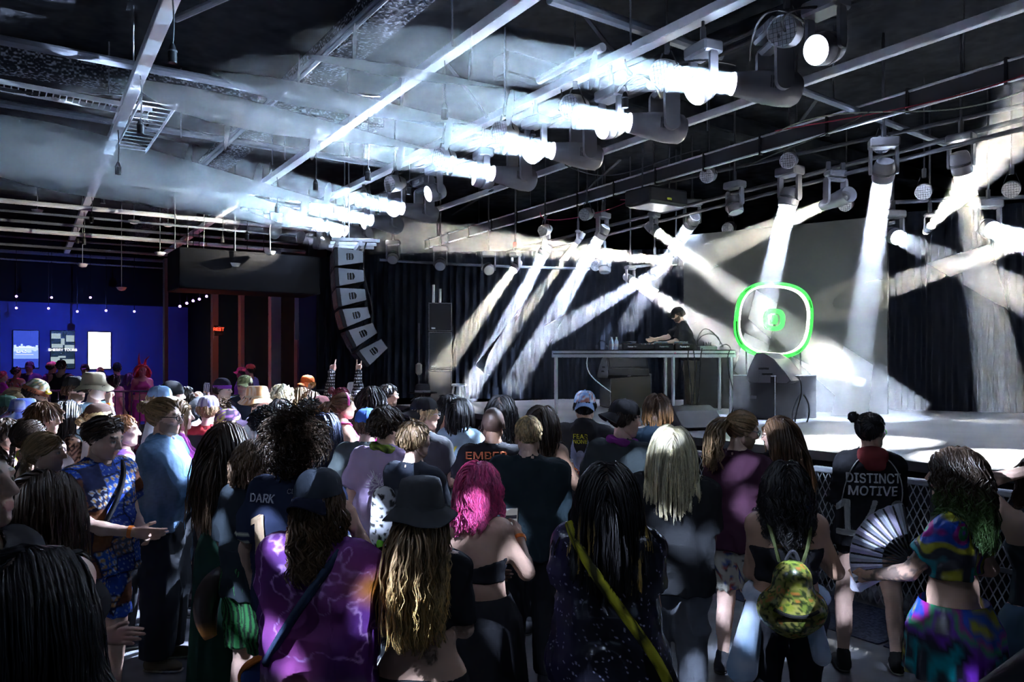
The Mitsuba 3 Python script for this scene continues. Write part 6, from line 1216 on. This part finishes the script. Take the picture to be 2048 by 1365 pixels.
person(1478, 820, 5.3, 46, 'man with a light brown ponytail, beard and glasses in a maroon tee', skin='fair', hair=('ponytail', 'light', .36, dict(n=1.3, wave=.016, bz=.04)), shirt=tee((.045, .014, .03)), bottom=('shorts', dotted((.40, .38, .32), [(.30, .05, .04), (.04, .08, .25), (.03, .03, .03)], 24, .60), dict(cuff=.55)), L='front', R='waist', head=(34, -12), glasses=(.1, .1, .1), beard=.8)
person(1560, 832, 5.65, -12, 'woman with long straight reddish brown hair and thin glasses leaning to the ponytail man', sex='f', skin='fair', hair=('long', 'brown', .56, dict(n=1.4, tips=(.26, .12, .05), part=-.02)), shirt=dict(kind='tank', col=(.03, .035, .04)), bottom=('leggings', BLK), head=(-44, -8), glasses=(.15, .1, .08), paint=tattoos('l'), L='waist')
jersey = [('DISTINCT', .062, 0, 1.30, (.72, .72, .74), .82), ('MOTIVE', .062, -.005, 1.215, (.72, .72, .74), .92), ('140', .225, -.005, .95, (.46, .46, .46), .80)]
def hood(o): return blob([(o.q((-.05, -.10, 1.47)), o.q((.05, -.10, 1.47)), .05, .05), (o.q((-.03, -.15, 1.42)), o.q((.03, -.15, 1.42)), .04, .04)], ells=[(o.q((0, -.07, 1.50)), (.09, .06, .04))])
def piping(s): return lambda o: tube(spline([(s * .085, -.11, 1.46), (s * .155, -.125, 1.36), (s * .185, -.10, 1.24), (s * .19, -.06, 1.16)], 14), .004, 4)
person(1738, 825, 5.4, 10, 'woman with two black hair buns, green glasses and a black jersey lettered DISTINCT MOTIVE 140', sex='f', skin='fair', hair=('buns', 'black', None, dict(br=.034, n=1.2)), shirt=dict(kind='tee', col=(.014, .014, .017), sleeve=1.0, off=.012, hem=.86), bottom=('shorts', BLK, dict(cuff=.80)), L='front', R='front', head=(46, -4), glasses=(.15, .75, .05), extra=[printed(jersey), part('hood', hood, c=(.20, .035, .035)), part('piping', piping(-1), c=(.5, .5, .5)), part('piping', piping(1), c=(.5, .5, .5))], shoe=(.02, .02, .02), stance=.17)
p18 = person(1908, 893, 3.6, -48, 'dark-haired woman in a swirl patterned crop tee holding a fan and a can', sex='f', skin='light', hair=('wavy', 'dark', .40, dict(n=1.6, wave=.022, tips=(.05, .10, .03), jit=.25)), shirt=dict(kind='croptee', col=swirl, sub=1, hem=1.17, mat='m_gloss'), bottom=('skirt', swirl, dict(cuff=.72, waist=1.05, flare=.21, mat='m_gloss')), L=(.04, .38, 1.10), hl='grip', R=(.17, .14, 1.16), hr='grip', paint=lambda v, c, o: tattoos('l', .6)(v, fishnet(.75)(v, c, o), o))
hold(p18, 'l', 'drink_can', 'tall silver and purple can held by the woman in the swirl patterned top', 'can', [(a, (m.apply_scale([1.05, 1.05, 1.35]) or m), b, c) for a, m, b, c in can_parts((.45, .44, .50))], .085, .045, turn=np.array([0.05, 0, 1.0]))
def big_fan(o, side):
    k = thing('hand_fan', 'open pale folding fan with black ribs held by the woman in the swirl patterned top', 'fan'); w, Rm = getattr(o, 'hand_' + side); p = o.world(w + Rm[:, 2] * .08 + Rm[:, 1] * .03); nrm = unit([-.25, -.9, .30]); up = unit(np.cross(nrm, [.75, -.2, .62])); e2 = np.cross(nrm, up); e1, e2 = unit(np.array([-.86, .15, .42]) - nrm * (nrm @ np.array([-.86, .15, .42]))), None; e2 = np.cross(nrm, e1); n = 12; r1 = .285
    for i in range(n):
        a0, a1 = -1.05 + i * 2.0 / n, -1.05 + (i + 1) * 2.0 / n; pt = lambda a, r, d: p + (e1 * math.cos(a) + e2 * math.sin(a)) * r + nrm * d; am = (a0 + a1) / 2
        v = np.array([[pt(a0, .14, 0), pt(a0, r1, 0)], [pt(am, .14, .012), pt(am, r1 * 1.01, .022)], [pt(a1, .14, 0), pt(a1, r1, 0)]]); g1 = grid_mesh(v); g2 = grid_mesh(v - nrm * .0015); g2.invert(); c = (.50, .46, .58) if i % 2 else (.38, .40, .44); add('fan_leaf', cat_([g1, g2]), 'm_cloth', k, color=c)
        add('rib', bar(pt(a0, .0, .003), pt(a0, r1 * .99, .004), .009, .003, .001, up=nrm), 'm_black', k)
big_fan(p18, 'r')
person(2092, 905, 3.7, 6, 'woman in black top and jeans at the right edge, arm raised to her head', sex='f', skin='fair', hair=('wavy', 'dark', .3), shirt=dict(kind='crop', col=(.02, .028, .034), hem=1.02), bottom=('jeans', (.05, .09, .14)), L='head', R='down', pole={'l': (1, .1, -.25)})
# middle of the crowd
person(1057, 830, 5.15, 8, 'broad man with faded short blond hair in a plain black tee, back turned', skin='fair', hair=('crop', 'blond', .03), shirt=tee((.012, .022, .028), sleeve=.9), bottom=('pants', BLK), build=1.28, head=(0, -8), L='front', R='front')
def facelines(o):
    g = np.random.default_rng(4); ls = []
    for i in range(46): a = g.uniform(0, 6.28); r0, r1 = g.uniform(.01, .07), g.uniform(.05, .115); b = a + g.uniform(-.5, .5); ls.append(LineString([(r0 * math.cos(a) * .8, r0 * math.sin(a) * 1.2), (r1 * math.cos(b) * .85, r1 * math.sin(b) * 1.15)]).buffer(.0016))
    ls += [Point(s * .03, .02).buffer(.026).difference(Point(s * .03, .02).buffer(.022)) for s in (-1, 1)] + [LineString([(-.05, -.02), (0, -.125), (.05, -.02)]).buffer(.002), LineString([(0, .05), (-.012, -.03), (.012, -.03)]).buffer(.002)]
    m = cat_([prism(p_, .002) for p_ in ls if p_.geom_type == 'Polygon']); o.put('print', on_back(o, m, .01, 1.25), 'm_cloth', np.array((.62, .60, .66)), o.topkey, smooth=False)
person(772, 812, 5.4, 14, 'man with shaggy dark hair in a lavender tee with a white line drawing', skin='fair', hair=('wavy', 'dark', .10, dict(wave=.02, n=1.3)), shirt=tee(lambda v, n: lerp((.24, .17, .30), (.38, .30, .43), meshkit.fbm(v * 5, 2) * 1.5 - .2), sleeve=.7), bottom=('jeans', (.17, .19, .20)), L='down', R='front', extra=[bandana(camo([(.10, .18, .02), (.02, .03, .01), (.22, .28, .05)], 30)), facelines], head=(20, 0))
def whitepack(o): m = blob([((-.10, -.17, 1.28), (-.10, -.17, 1.02), .075, .09)], .011); k = world_thing(o, 'backpack', 'white backpack with black scribble print on the man with short light brown hair', 'backpack', [('pack', m, 'm_cloth', dotted((.55, .56, .58), [(.03, .03, .03)], 40, .60)(m.vertices, None)), ('badge', moved(rbox(.05, .03, .05, .01), mat(np.eye(3), (-.02, -.27, 1.02))), 'm_cloth', np.array((.20, .6, .05)))])
person(830, 840, 4.95, 40, 'man with short light brown hair and a dark navy tee with pale shoulders', skin='fair', hair=('short', 'light', .055), shirt=tee(lambda v, n: np.where((v[:, 2] < 1.33 - .3 * np.abs(v[:, 0]))[:, None], (.10, .11, .12), (.016, .02, .03))), bottom=('pants', BLK), beard=.35, extra=[whitepack], L='front', R='front')
person(735, 815, 6.0, 16, 'person with a blue cap turned backwards and a plain dark grey-green shirt', skin='fair', hair=('short', 'brown'), hat=('cap', (.04, .10, .35), None, False), shirt=tee((.055, .068, .068), sleeve=.9, off=.01), bottom=('pants', BLK), build=1.1)
person(850, 793, 6.2, 34, 'man in a black cap and glasses with a dark grey tee, arm bent across', skin='light', hair=('short', 'blond', .05), hat=('cap', (.012, .012, .013), (.03, .03, .03), True), shirt=tee((.030, .032, .035)), bottom=('pants', BLK), R='front', L='front', glasses=(.4, .4, .4), head=(20, 0))
p6 = person(902, 787, 7.3, 52, 'dark bearded man in a dark tank top holding a drink behind the black cap', skin='tan', hair=('short', 'black', .06), shirt=dict(kind='tank', col=(.03, .03, .035)), bottom=('shorts', BLK), R=(.14, .27, 1.10), hr='grip', L='hold', beard=.9, band={'r': ORANGE}, head=(18, 0))
hold(p6, 'r', 'drink_can', 'dark can held by the bearded man in the tank top', 'can', can_parts((.10, .06, .07)), turn=np.array([0, 0, 1.0])); hold(p6, 'l', 'water_bottle', 'clear bottle held by the bearded man in the tank top', 'bottle', [('bottle', lathe([(0, -.09), (.034, -.09), (.036, .04), (.02, .09), (.013, .12), (0, .12)], 16), 'm_gloss', (.45, .50, .56))], turn=np.array([0, 0, 1.0]))
person(922, 797, 7.0, 30, 'woman with long dark hair in a pale blue shirt with yellow lettering', sex='f', skin='fair', hair=('long', 'black', .24), shirt=dict(kind='tee', col=(.34, .46, .55), off=.015, sleeve=.95), bottom=('jeans', (.1, .12, .18)), extra=[printed([('EY', .085, -.02, 1.27, (.62, .52, .03)), ('W', .085, -.02, 1.16, (.62, .52, .03))]), strap([(-.12, -.06, 1.49), (0, -.16, 1.22), (.16, -.14, 1.02)], BLK, .010)])
person(986, 812, 5.75, -4, 'man with a shaved dark head in a black tee lettered EMBER SHORES in orange', skin='brown', hair=('buzz', 'black'), shirt=tee((.010, .010, .012)), bottom=('pants', BLK), extra=[printed([('EMBER', .048, -.05, 1.395, (.66, .20, .09), 1.35), ('S H O R E S', .024, -.05, 1.352, (.62, .24, .08), 1.25)] + [(sbox(-.085, 0, .085, .006) and prism(sbox(-.085, 0, .085, .007), .0015), .1, -.05, 1.25 + .014 * i, (.50, .17, .09)) for i in range(5)])], build=1.1)
person(1003, 789, 7.3, 10, 'person with long wavy black hair behind the shaved head', sex='f', skin='light', hair=('wavy', 'black', .42), shirt=dict(kind='tank', col=(.03, .02, .02)), bottom=('leggings', BLK))
p10 = person(1085, 810, 6.1, 20, 'woman with straight brown hair and bare shoulders holding a clear cup', sex='f', skin='tan', hair=('long', 'dark', .36, dict(n=1.2)), shirt=dict(kind='halter', col=(.02, .02, .02)), bottom=('leggings', BLK), R=(.19, .20, 1.24), hr='grip', band={'r': ORANGE})
hold(p10, 'r', 'plastic_cup', 'clear plastic cup held by the woman with bare shoulders', 'cup', cup_parts(), turn=np.array([0, 0, 1.0]))
def angel(o):
    wing = Polygon([(0, 0), (.02, .03), (.05, .10), (.06, .16), (.075, .10), (.08, .02), (.07, -.06), (.04, -.10), (.01, -.05)]); ps = [(wing, (.30, .33, .48)), (Polygon([(-x, y) for x, y in wing.exterior.coords]), (.30, .33, .48)), (Point(0, .04).buffer(.03), (.36, .38, .50)), (Polygon([(-.03, .02), (.03, .02), (.05, -.12), (-.05, -.12)]), (.34, .33, .42)), (Polygon([(-.09, -.09), (.09, -.09), (.10, -.19), (0, -.21), (-.10, -.19)]), (.22, .04, .10))]
    for i, (pg, c) in enumerate(ps): o.put('print', on_back(o, prism(pg, .002), -.03, 1.22, off=.004 + .002 * i), 'm_cloth', np.array(c), o.topkey, smooth=False)
person(1170, 780, 6.8, 8, 'person in a pale blue patterned cap and a black hoodie with a winged angel print', skin='light', hair=('short', 'black', .06), hat=('cap', (.25, .38, .60), (.2, .3, .5), True, dotted((.24, .38, .62), [(.60, .64, .70), (.45, .55, .68), (.5, .2, .15)], 45, .5)), shirt=dict(kind='hoodie', col=(.028, .028, .030)), bottom=('pants', BLK), extra=[angel, printed([('DEAD', .045, .0, .985, (.62, .50, .02)), ('FEAR', .035, -.03, 1.385, (.62, .55, .05)), ('NONE', .03, -.03, 1.345, (.62, .55, .05))])], L='front', R='front')
person(1246, 797, 5.55, 38, 'man with a black cap turned backwards, a purple neck scarf and green DEATH lettering', skin='fair', hair=('short', 'dark', .04), hat=('cap', (.014, .014, .016), (.04, .04, .045), True), shirt=tee((.022, .030, .032), sleeve=.9), bottom=('pants', BLK), build=1.2, head=(34, -6), extra=[bandana((.22, .03, .22)), printed([('DEATH', .075, -.05, 1.20, (.20, .60, .06), .8), ('ROW', .075, -.05, 1.10, (.20, .60, .06), .8)])])
person(1315, 788, 6.3, 14, 'person with a chin-length brown bob in a dark navy hoodie', sex='f', skin='fair', hair=('long', 'brown', .17, dict(n=1.3, tips=(.30, .15, .06))), shirt=dict(kind='hoodie', col=(.014, .028, .045)), bottom=('pants', BLK))
person(530, 805, 6.3, 26, 'man with short tight curly black hair and a dark teal shirt', skin='tan', hair=('curly', 'black', .035, dict(n=1.3, curl=.007)), shirt=tee((.02, .035, .042)), bottom=('pants', BLK), head=(20, 0))
person(652, 824, 6.5, 12, 'woman with long blue-black hair and a dark navy shirt next to the pink headband', sex='f', skin='light', hair=('long', (.014, .018, .040), .40), shirt=tee((.018, .022, .045)), bottom=('pants', BLK))
p35 = person(688, 786, 7.6, 62, 'woman with a pink headband, curly brown ponytail, pink top and pink glove', sex='f', skin='light', hair=('ponytail', 'brown', .30, dict(wave=.03, tips=(.28, .14, .05))), shirt=dict(kind='tank', col=(.62, .05, .22)), bottom=('skirt', BLK), R=(.10, .28, 1.28), hr='fist', band={'r': (.62, .60, .58)}, extra=[part('headband', lambda o: tube(o.hw(np.array([[.086 * math.sin(a), .02, .035 + .093 * math.cos(a)] for a in np.linspace(-1.7, 1.7, 20)])), .012, 6), c=(.65, .10, .35)), part('glove', lambda o: trimesh.Trimesh(o.hand_r[0] + (get_hand('fist').vertices * [-1, 1, 1] * 1.08) @ o.hand_r[1].T, get_hand('fist').faces[:, ::-1], process=False), c=(.80, .03, .35))])
person(745, 770, 8.5, 20, 'person with long black hair and a dark top with a pink side stripe', sex='f', skin='light', hair=('wavy', 'black', .45), shirt=tee(lambda v, n: np.where((v[:, 0] < -.12)[:, None], (.55, .06, .30), BLK)), bottom=('pants', BLK))
person(776, 767, 8.9, 72, 'person with short dark hair, round glasses and earrings seen in profile', sex='f', skin='light', hair=('short', 'black', .07), shirt=tee((.03, .03, .03)), bottom=('pants', BLK), glasses=(.3, .3, .3))
person(846, 768, 9.4, 10, 'person in a black fedora with a dotted band', skin='light', hair=('short', 'black'), hat=('fedora', BLK, (.20, .20, .22)), shirt=tee((.02, .02, .02)), bottom=('pants', BLK))
person(712, 765, 9.6, 20, 'person in a pale grey brimmed hat behind the raised hands', sex='f', skin='light', hair=('long', 'grey', .3), hat=('bucket', (.45, .46, .48)), shirt=tee((.35, .34, .35)), bottom=('pants', BLK))
stud = lambda v, n: np.where(((np.mod(v[:, 2] * 28, 1) < .4) & (np.mod(np.arctan2(v[:, 1] - .02, np.abs(v[:, 0]) - .2) * 3, 1) < .5))[:, None], (.45, .45, .48), BLK)
person(684, 775, 9.2, 20, 'woman with maroon hair raising both hands in horn signs', sex='f', skin='fair', hair=('buns', 'maroon', None, dict(br=.04)), shirt=dict(kind='long', col=stud, sub=1), bottom=('pants', BLK), L=(.17, .06, 2.02), R=(.19, .06, 2.02), hl='point', hr='horns', band={'r': ORANGE}, level=1)
# left side of the crowd
person(90, 862, 4.6, 74, 'woman in profile with blond braids, a long earring and a black strappy top', sex='f', skin='fair', hair=('braids', 'light', .30), shirt=dict(kind='tank', col=(.02, .018, .018)), bottom=('shorts', BLK), head=(4, 0), lean=0.0)
person(62, 838, 5.15, 60, 'woman with dark braids behind the blond braids', sex='f', skin='light', hair=('braids', 'dark', .30), shirt=dict(kind='tank', col=(.02, .02, .02)), bottom=('pants', BLK))
person(90, 803, 6.0, 96, 'person with a brown bowl haircut in profile and a tattooed arm', sex='f', skin='fair', hair=('bowl', 'brown', .09, dict(n=1.4)), shirt=dict(kind='tank', col=(.03, .02, .02)), bottom=('pants', BLK), paint=lambda v, c, o: tattoos('r')(v, meshtop(1.0, 1.5)(v, c, o), o), R='front', L='front')
person(134, 799, 6.5, 40, 'woman with long glossy black hair and a fishnet top', sex='f', skin='light', hair=('long', 'black', .36, dict(n=1.2)), shirt=dict(kind='crop', col=(.06, .03, .025)), bottom=('pants', BLK), paint=meshtop(.9, 1.5, (.03, .015, .015), 26))
tie = lambda v, n: pick(np.floor(meshkit.fbm(v * np.array([8, 8, 20]), 2) * 12), [(.10, .14, .55), (.55, .58, .75), (.30, .35, .70), (.60, .25, .45), (.15, .25, .65)])
person(50, 797, 6.9, 45, 'person in a blue and pink tie-dye bucket hat and a floral shirt', skin='fair', hair=('short', 'brown'), hat=('bucket', (.2, .25, .6), (.2, .2, .5), False, tie), shirt=tee(dotted((.45, .40, .45), [(.55, .10, .30), (.10, .35, .15), (.5, .45, .05)], 16, .5)), bottom=('pants', BLK))
person(12, 835, 5.6, 55, 'person in a yellow and green cartoon shirt at the left edge', skin='light', hair=('short', 'dark'), shirt=tee(dotted((.30, .34, .10), [(.50, .42, .04), (.06, .22, .10), (.05, .05, .06), (.5, .2, .3)], 12, .4)), bottom=('pants', BLK))
person(200, 802, 6.4, 45, 'woman with a brown head scarf, blond bun and pale shirt', sex='f', skin='light', hair=('bun', 'blond', None, dict(bz=.0, br=.04)), hat=('scarf', (.10, .06, .045)), shirt=tee((.42, .42, .46)), bottom=('pants', BLK), L='front')
person(248, 828, 5.9, 58, 'man with cropped blond hair and a purple and white shirt behind the patchwork shirt', skin='fair', hair=('crop', 'ginger', .03), shirt=tee(dotted((.40, .32, .48), [(.15, .05, .28), (.5, .5, .5)], 10, .45)), bottom=('pants', BLK), head=(10, 0))
p48 = person(190, 745, 8.2, 92, 'man in a tan bucket hat and glasses eating with his hand at his mouth', skin='fair', hair=('short', 'dark'), hat=('bucket', (.28, .24, .15)), shirt=tee((.32, .48, .56)), bottom=('pants', BLK), R='face', L='front', glasses=(.03, .03, .03), build=1.1, band={'r': ORANGE})
person(150, 752, 8.7, 96, 'bearded man in a black cap and a white tee behind the tan bucket hat', skin='fair', hair=('short', 'brown', .08), hat=('cap', (.02, .02, .022)), shirt=tee((.55, .55, .57)), bottom=('pants', BLK), beard=.9)
person(62, 757, 8.1, 70, 'bearded man looking down in a patterned cap with yellow goggles', skin='light', hair=('short', 'dark'), hat=('beanie', (.2, .2, .1), (.30, .10, .05), False, camo([(.30, .18, .06), (.10, .16, .08), (.45, .42, .35), (.06, .05, .04)], 20)), shirt=tee((.06, .06, .07)), bottom=('pants', BLK), beard=.9, head=(0, -24), extra=[part('goggles', lambda o: tube(o.hw(np.array([[.092 * math.sin(a), .092 * math.cos(a) * 1.2 - .01, .065] for a in np.linspace(-.7, .7, 12)])), .016, 8), 'm_gloss', (.75, .55, .02))])
person(14, 790, 7.4, 60, 'person in a dark green cap with a lit brim at the left edge', skin='fair', hair=('short', 'dark'), hat=('cap', (.02, .05, .03), (.03, .16, .06)), shirt=tee((.02, .02, .03)), bottom=('pants', BLK))
person(32, 775, 8.6, 80, 'person with slicked blond hair tied back at the far left', skin='fair', hair=('tied', 'blond', .2), shirt=tee((.04, .04, .05)), bottom=('pants', BLK))
person(346, 763, 8.4, 62, 'person in a shiny black hooded cap holding up a folded fan', skin='fair', hair=('short', 'dark'), hat=('beanie', (.014, .014, .016)), shirt=dict(kind='hoodie', col=(.03, .03, .034)), bottom=('pants', BLK), R=(.20, .22, 1.58), hr='grip')
pf = (lambda o: (lambda w: hold(o, 'r', 'hand_fan', 'folded pale fan held up beside the shiny black hood', 'fan', [('fan_stick', rbox(.07, .03, .30, .01), 'm_cloth', (.52, .48, .56))] + [('fan_edge', moved(rbox(.012, .034, .30, .003), mat(np.eye(3), [x, 0, .01])), 'm_cloth', (.12, .10, .16)) for x in (-.022, 0, .022)], .09, .04, turn=np.array([.45, .1, 1.0])))(0))
pf(person(372, 772, 10.3, 70, 'person with dark hair just behind the folded fan', skin='light', hair=('short', 'black'), shirt=tee((.05, .05, .06)), bottom=('pants', BLK), R=(.05, .26, 1.62), hr='grip'))
person(322, 771, 7.7, 80, 'person in a pale blue visored cap behind the curly bun', skin='fair', hair=('short', 'blond'), hat=('cap', (.20, .34, .50), (.40, .48, .55)), shirt=tee((.25, .26, .28)), bottom=('pants', BLK))
capw = lambda v, n: np.where((np.mod(np.arctan2(v[:, 0], v[:, 1]) * 1.9, 1) < .35)[:, None], (.10, .08, .22), (.48, .46, .52))
person(418, 790, 7.2, 8, 'person in a white and purple panelled cap and a black jersey with pale letters', skin='fair', hair=('short', 'light'), hat=('cap', (.4, .4, .45), (.1, .08, .2), False, capw), shirt=tee(lambda v, n: np.where(((v[:, 2] > 1.42))[:, None], (.35, .04, .04), (.014, .02, .018)), sleeve=.9), bottom=('pants', BLK), extra=[printed([('MES', .075, .03, 1.22, (.62, .60, .45))])])
person(441, 797, 8.4, 160, 'person with curly brown hair whose face shows beside the panelled cap', sex='f', skin='fair', hair=('curly', 'brown', .07), shirt=tee((.04, .04, .05)), bottom=('pants', BLK))
person(458, 817, 6.7, 34, 'person in a dark cap with a yellow and purple splash pattern', sex='f', skin='fair', hair=('wavy', 'light', .18), hat=('cap', (.05, .03, .06), None, False, dotted((.03, .02, .04), [(.45, .42, .10), (.25, .10, .30)], 34, .55)), shirt=dict(kind='tank', col=BLK), bottom=('pants', BLK), head=(30, 0))
person(517, 772, 7.8, 62, 'person in a cream and orange bucket hat and a white tee', skin='fair', hair=('short', 'brown'), hat=('bucket', (.5, .4, .25), None, False, camo([(.62, .50, .34), (.55, .30, .12), (.66, .58, .44), (.45, .22, .08)], 14)), shirt=tee((.50, .52, .55)), bottom=('pants', BLK))
person(489, 750, 10.6, 186, 'man with a moustache and a green camouflage cap facing away from the stage', skin='fair', hair=('short', 'dark'), hat=('cap', (.2, .22, .1), (.15, .17, .07), False, camo([(.30, .32, .14), (.08, .10, .05), (.42, .42, .24), (.16, .18, .07)], 22)), shirt=dict(kind='jacket', col=(.03, .04, .06), collar=(.2, .2, .22)), bottom=('pants', BLK), beard=.25, level=2)
person(446, 757, 10.2, 96, 'person in a glossy black helmet with a violet glow on top', skin='fair', hair=('short', 'dark'), hat=('beanie', (.02, .015, .03), (.18, .03, .30)), shirt=dict(kind='hoodie', col=(.03, .02, .04)), bottom=('pants', BLK))
person(614, 750, 11.6, 208, 'man in a bright orange cap looking towards the crowd', skin='fair', hair=('short', 'ginger'), hat=('cap', (.75, .14, .03)), shirt=tee((.45, .45, .46)), bottom=('pants', BLK), beard=.5, level=2)
person(566, 768, 8.7, 66, 'woman with a pale blond wavy bob', sex='f', skin='fair', hair=('wavy', 'platinum', .17, dict(wave=.02)), shirt=tee((.03, .03, .05)), bottom=('pants', BLK), glasses=(.05, .05, .05))
person(563, 796, 7.2, 40, 'man with short straight black hair before the blond bob', skin='tan', hair=('short', 'black', .05), shirt=tee((.05, .05, .06)), bottom=('pants', BLK))
person(622, 790, 7.8, 36, 'man with tousled black hair streaked grey', skin='light', hair=('curly', 'black', .045, dict(curl=.006)), shirt=tee((.06, .05, .05)), bottom=('pants', BLK))
person(643, 788, 8.7, 44, 'person in a dusty pink head scarf', sex='f', skin='light', hair=('short', 'brown'), hat=('scarf', (.45, .20, .20)), shirt=tee((.05, .04, .04)), bottom=('pants', BLK))
person(603, 774, 9.3, 40, 'woman with long light brown hair below the orange cap', sex='f', skin='fair', hair=('long', 'light', .3), shirt=tee((.05, .04, .05)), bottom=('pants', BLK))
person(625, 781, 9.0, 50, 'woman with brown hair beside the pink head scarf', sex='f', skin='fair', hair=('long', 'brown', .3), shirt=tee((.03, .03, .03)), bottom=('pants', BLK))
p67 = person(384, 788, 9.0, 84, 'woman with dark wavy hair and pale grey top behind the denim jacket man', sex='f', skin='fair', hair=('wavy', 'dark', .22), shirt=tee((.40, .42, .44)), bottom=('pants', BLK), R='hold', hr='grip')
p68 = person(358, 800, 6.6, 70, 'person holding a white can in front of the denim jacket man', sex='f', skin='fair', hair=('long', 'light', .3), shirt=tee((.32, .05, .30)), bottom=('jeans', (.15, .22, .3)), R=(.12, .34, 1.22), hr='grip', L='front'); hold(p68, 'r', 'drink_can', 'white can with red marks held in front of the denim jacket man', 'can', can_parts((.62, .60, .60)), turn=np.array([0, 0, 1.0]))
# far room, on the raised bar floor
RZ = .28
def far(px, top, y, yaw, label, **k): person(px, top, y, yaw, label, H=EYE - (top - HZ) / F * y - RZ - (.03 if k.get('hat') else .015), z0=RZ, group=None, **k)
slab('floor_platform', [P(-80, 0, 15.6)[:2], P(350, 0, 15.5)[:2], P(560, 0, 15.6)[:2], P(600, 0, 20.5)[:2], P(340, 0, 22.8)[:2], P(-80, 0, 21)[:2]], 0, RZ, 'm_wall_dark', 'low dark platform of the far bar')
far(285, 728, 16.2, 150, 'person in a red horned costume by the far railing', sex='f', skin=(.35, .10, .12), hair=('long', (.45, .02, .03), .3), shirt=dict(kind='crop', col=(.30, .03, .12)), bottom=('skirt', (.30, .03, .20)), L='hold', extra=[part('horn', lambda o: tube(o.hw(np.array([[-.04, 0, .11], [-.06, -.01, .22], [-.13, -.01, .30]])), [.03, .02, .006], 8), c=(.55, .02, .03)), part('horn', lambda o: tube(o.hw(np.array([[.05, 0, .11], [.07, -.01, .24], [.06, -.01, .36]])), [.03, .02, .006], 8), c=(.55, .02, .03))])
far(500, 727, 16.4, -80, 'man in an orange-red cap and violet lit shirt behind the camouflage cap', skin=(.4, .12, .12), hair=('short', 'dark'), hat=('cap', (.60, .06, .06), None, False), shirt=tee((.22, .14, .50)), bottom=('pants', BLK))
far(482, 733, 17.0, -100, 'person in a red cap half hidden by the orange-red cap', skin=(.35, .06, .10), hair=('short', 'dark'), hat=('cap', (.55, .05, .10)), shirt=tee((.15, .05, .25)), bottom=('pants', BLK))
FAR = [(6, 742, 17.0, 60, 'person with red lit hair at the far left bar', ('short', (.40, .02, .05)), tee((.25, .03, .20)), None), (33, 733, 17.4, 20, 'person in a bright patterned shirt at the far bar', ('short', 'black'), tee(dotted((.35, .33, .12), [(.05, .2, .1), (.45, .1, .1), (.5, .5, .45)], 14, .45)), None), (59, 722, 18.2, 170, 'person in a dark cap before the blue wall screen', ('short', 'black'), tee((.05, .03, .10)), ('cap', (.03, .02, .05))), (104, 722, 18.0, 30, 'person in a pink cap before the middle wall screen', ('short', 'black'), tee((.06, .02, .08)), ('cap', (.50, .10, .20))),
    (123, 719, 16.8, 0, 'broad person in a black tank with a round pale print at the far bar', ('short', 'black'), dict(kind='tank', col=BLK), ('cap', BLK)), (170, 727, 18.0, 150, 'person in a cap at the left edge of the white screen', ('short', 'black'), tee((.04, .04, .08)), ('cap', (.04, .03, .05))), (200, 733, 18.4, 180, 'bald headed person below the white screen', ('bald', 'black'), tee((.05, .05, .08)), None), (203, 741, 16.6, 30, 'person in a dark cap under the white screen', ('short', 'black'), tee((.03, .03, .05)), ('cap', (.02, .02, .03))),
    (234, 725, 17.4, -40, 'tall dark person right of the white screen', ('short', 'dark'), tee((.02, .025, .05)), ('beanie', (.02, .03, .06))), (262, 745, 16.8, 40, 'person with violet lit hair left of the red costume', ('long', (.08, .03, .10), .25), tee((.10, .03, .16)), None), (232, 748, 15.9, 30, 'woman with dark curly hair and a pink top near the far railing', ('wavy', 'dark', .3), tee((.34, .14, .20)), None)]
for px, top, y, yw, lab, hr_, sh_, ht in FAR: far(px, top, y, yw, lab, hair=hr_, shirt=sh_, hat=ht, bottom=('pants', BLK), skin='tan', build=1.25 if 'broad' in lab else 1.0)
# the performer
dj = person(1357, 611, 14.45, -84, 'performer in a black cap and tee bending over the music table on stage', H=1.86, z0=STZ, skin='fair', hair=('short', 'dark', .06), hat=('cap', (.014, .014, .015)), shirt=tee((.016, .017, .02), sleeve=.85), bottom=('jeans', lambda v, n: lerp((.05, .045, .035), (.14, .12, .09), meshkit.fbm(v * np.array([10, 10, 5]), 3) * 1.4 - .2)), R=(.08, .52, 1.20), L=(.10, .44, 1.12), hr='relaxed', lean=.28, head=(0, -20), beard=.85, level=1, shoe=(.03, .03, .03), extra=[bandana((.03, .03, .035), .075, 1.47), part('badge', lambda o: moved(rbox(.09, .008, .13, .003), mat(frame([1, 0, 0.0], [0, 0, 1]), (.13, .06, .86))), c=(.5, .46, .40)), part('lanyard', lambda o: tube(spline([(.13, -.08, .97), (.14, .04, .95), (.13, .06, .92)], 8), .006, 5), c=(.2, .05, .4))])
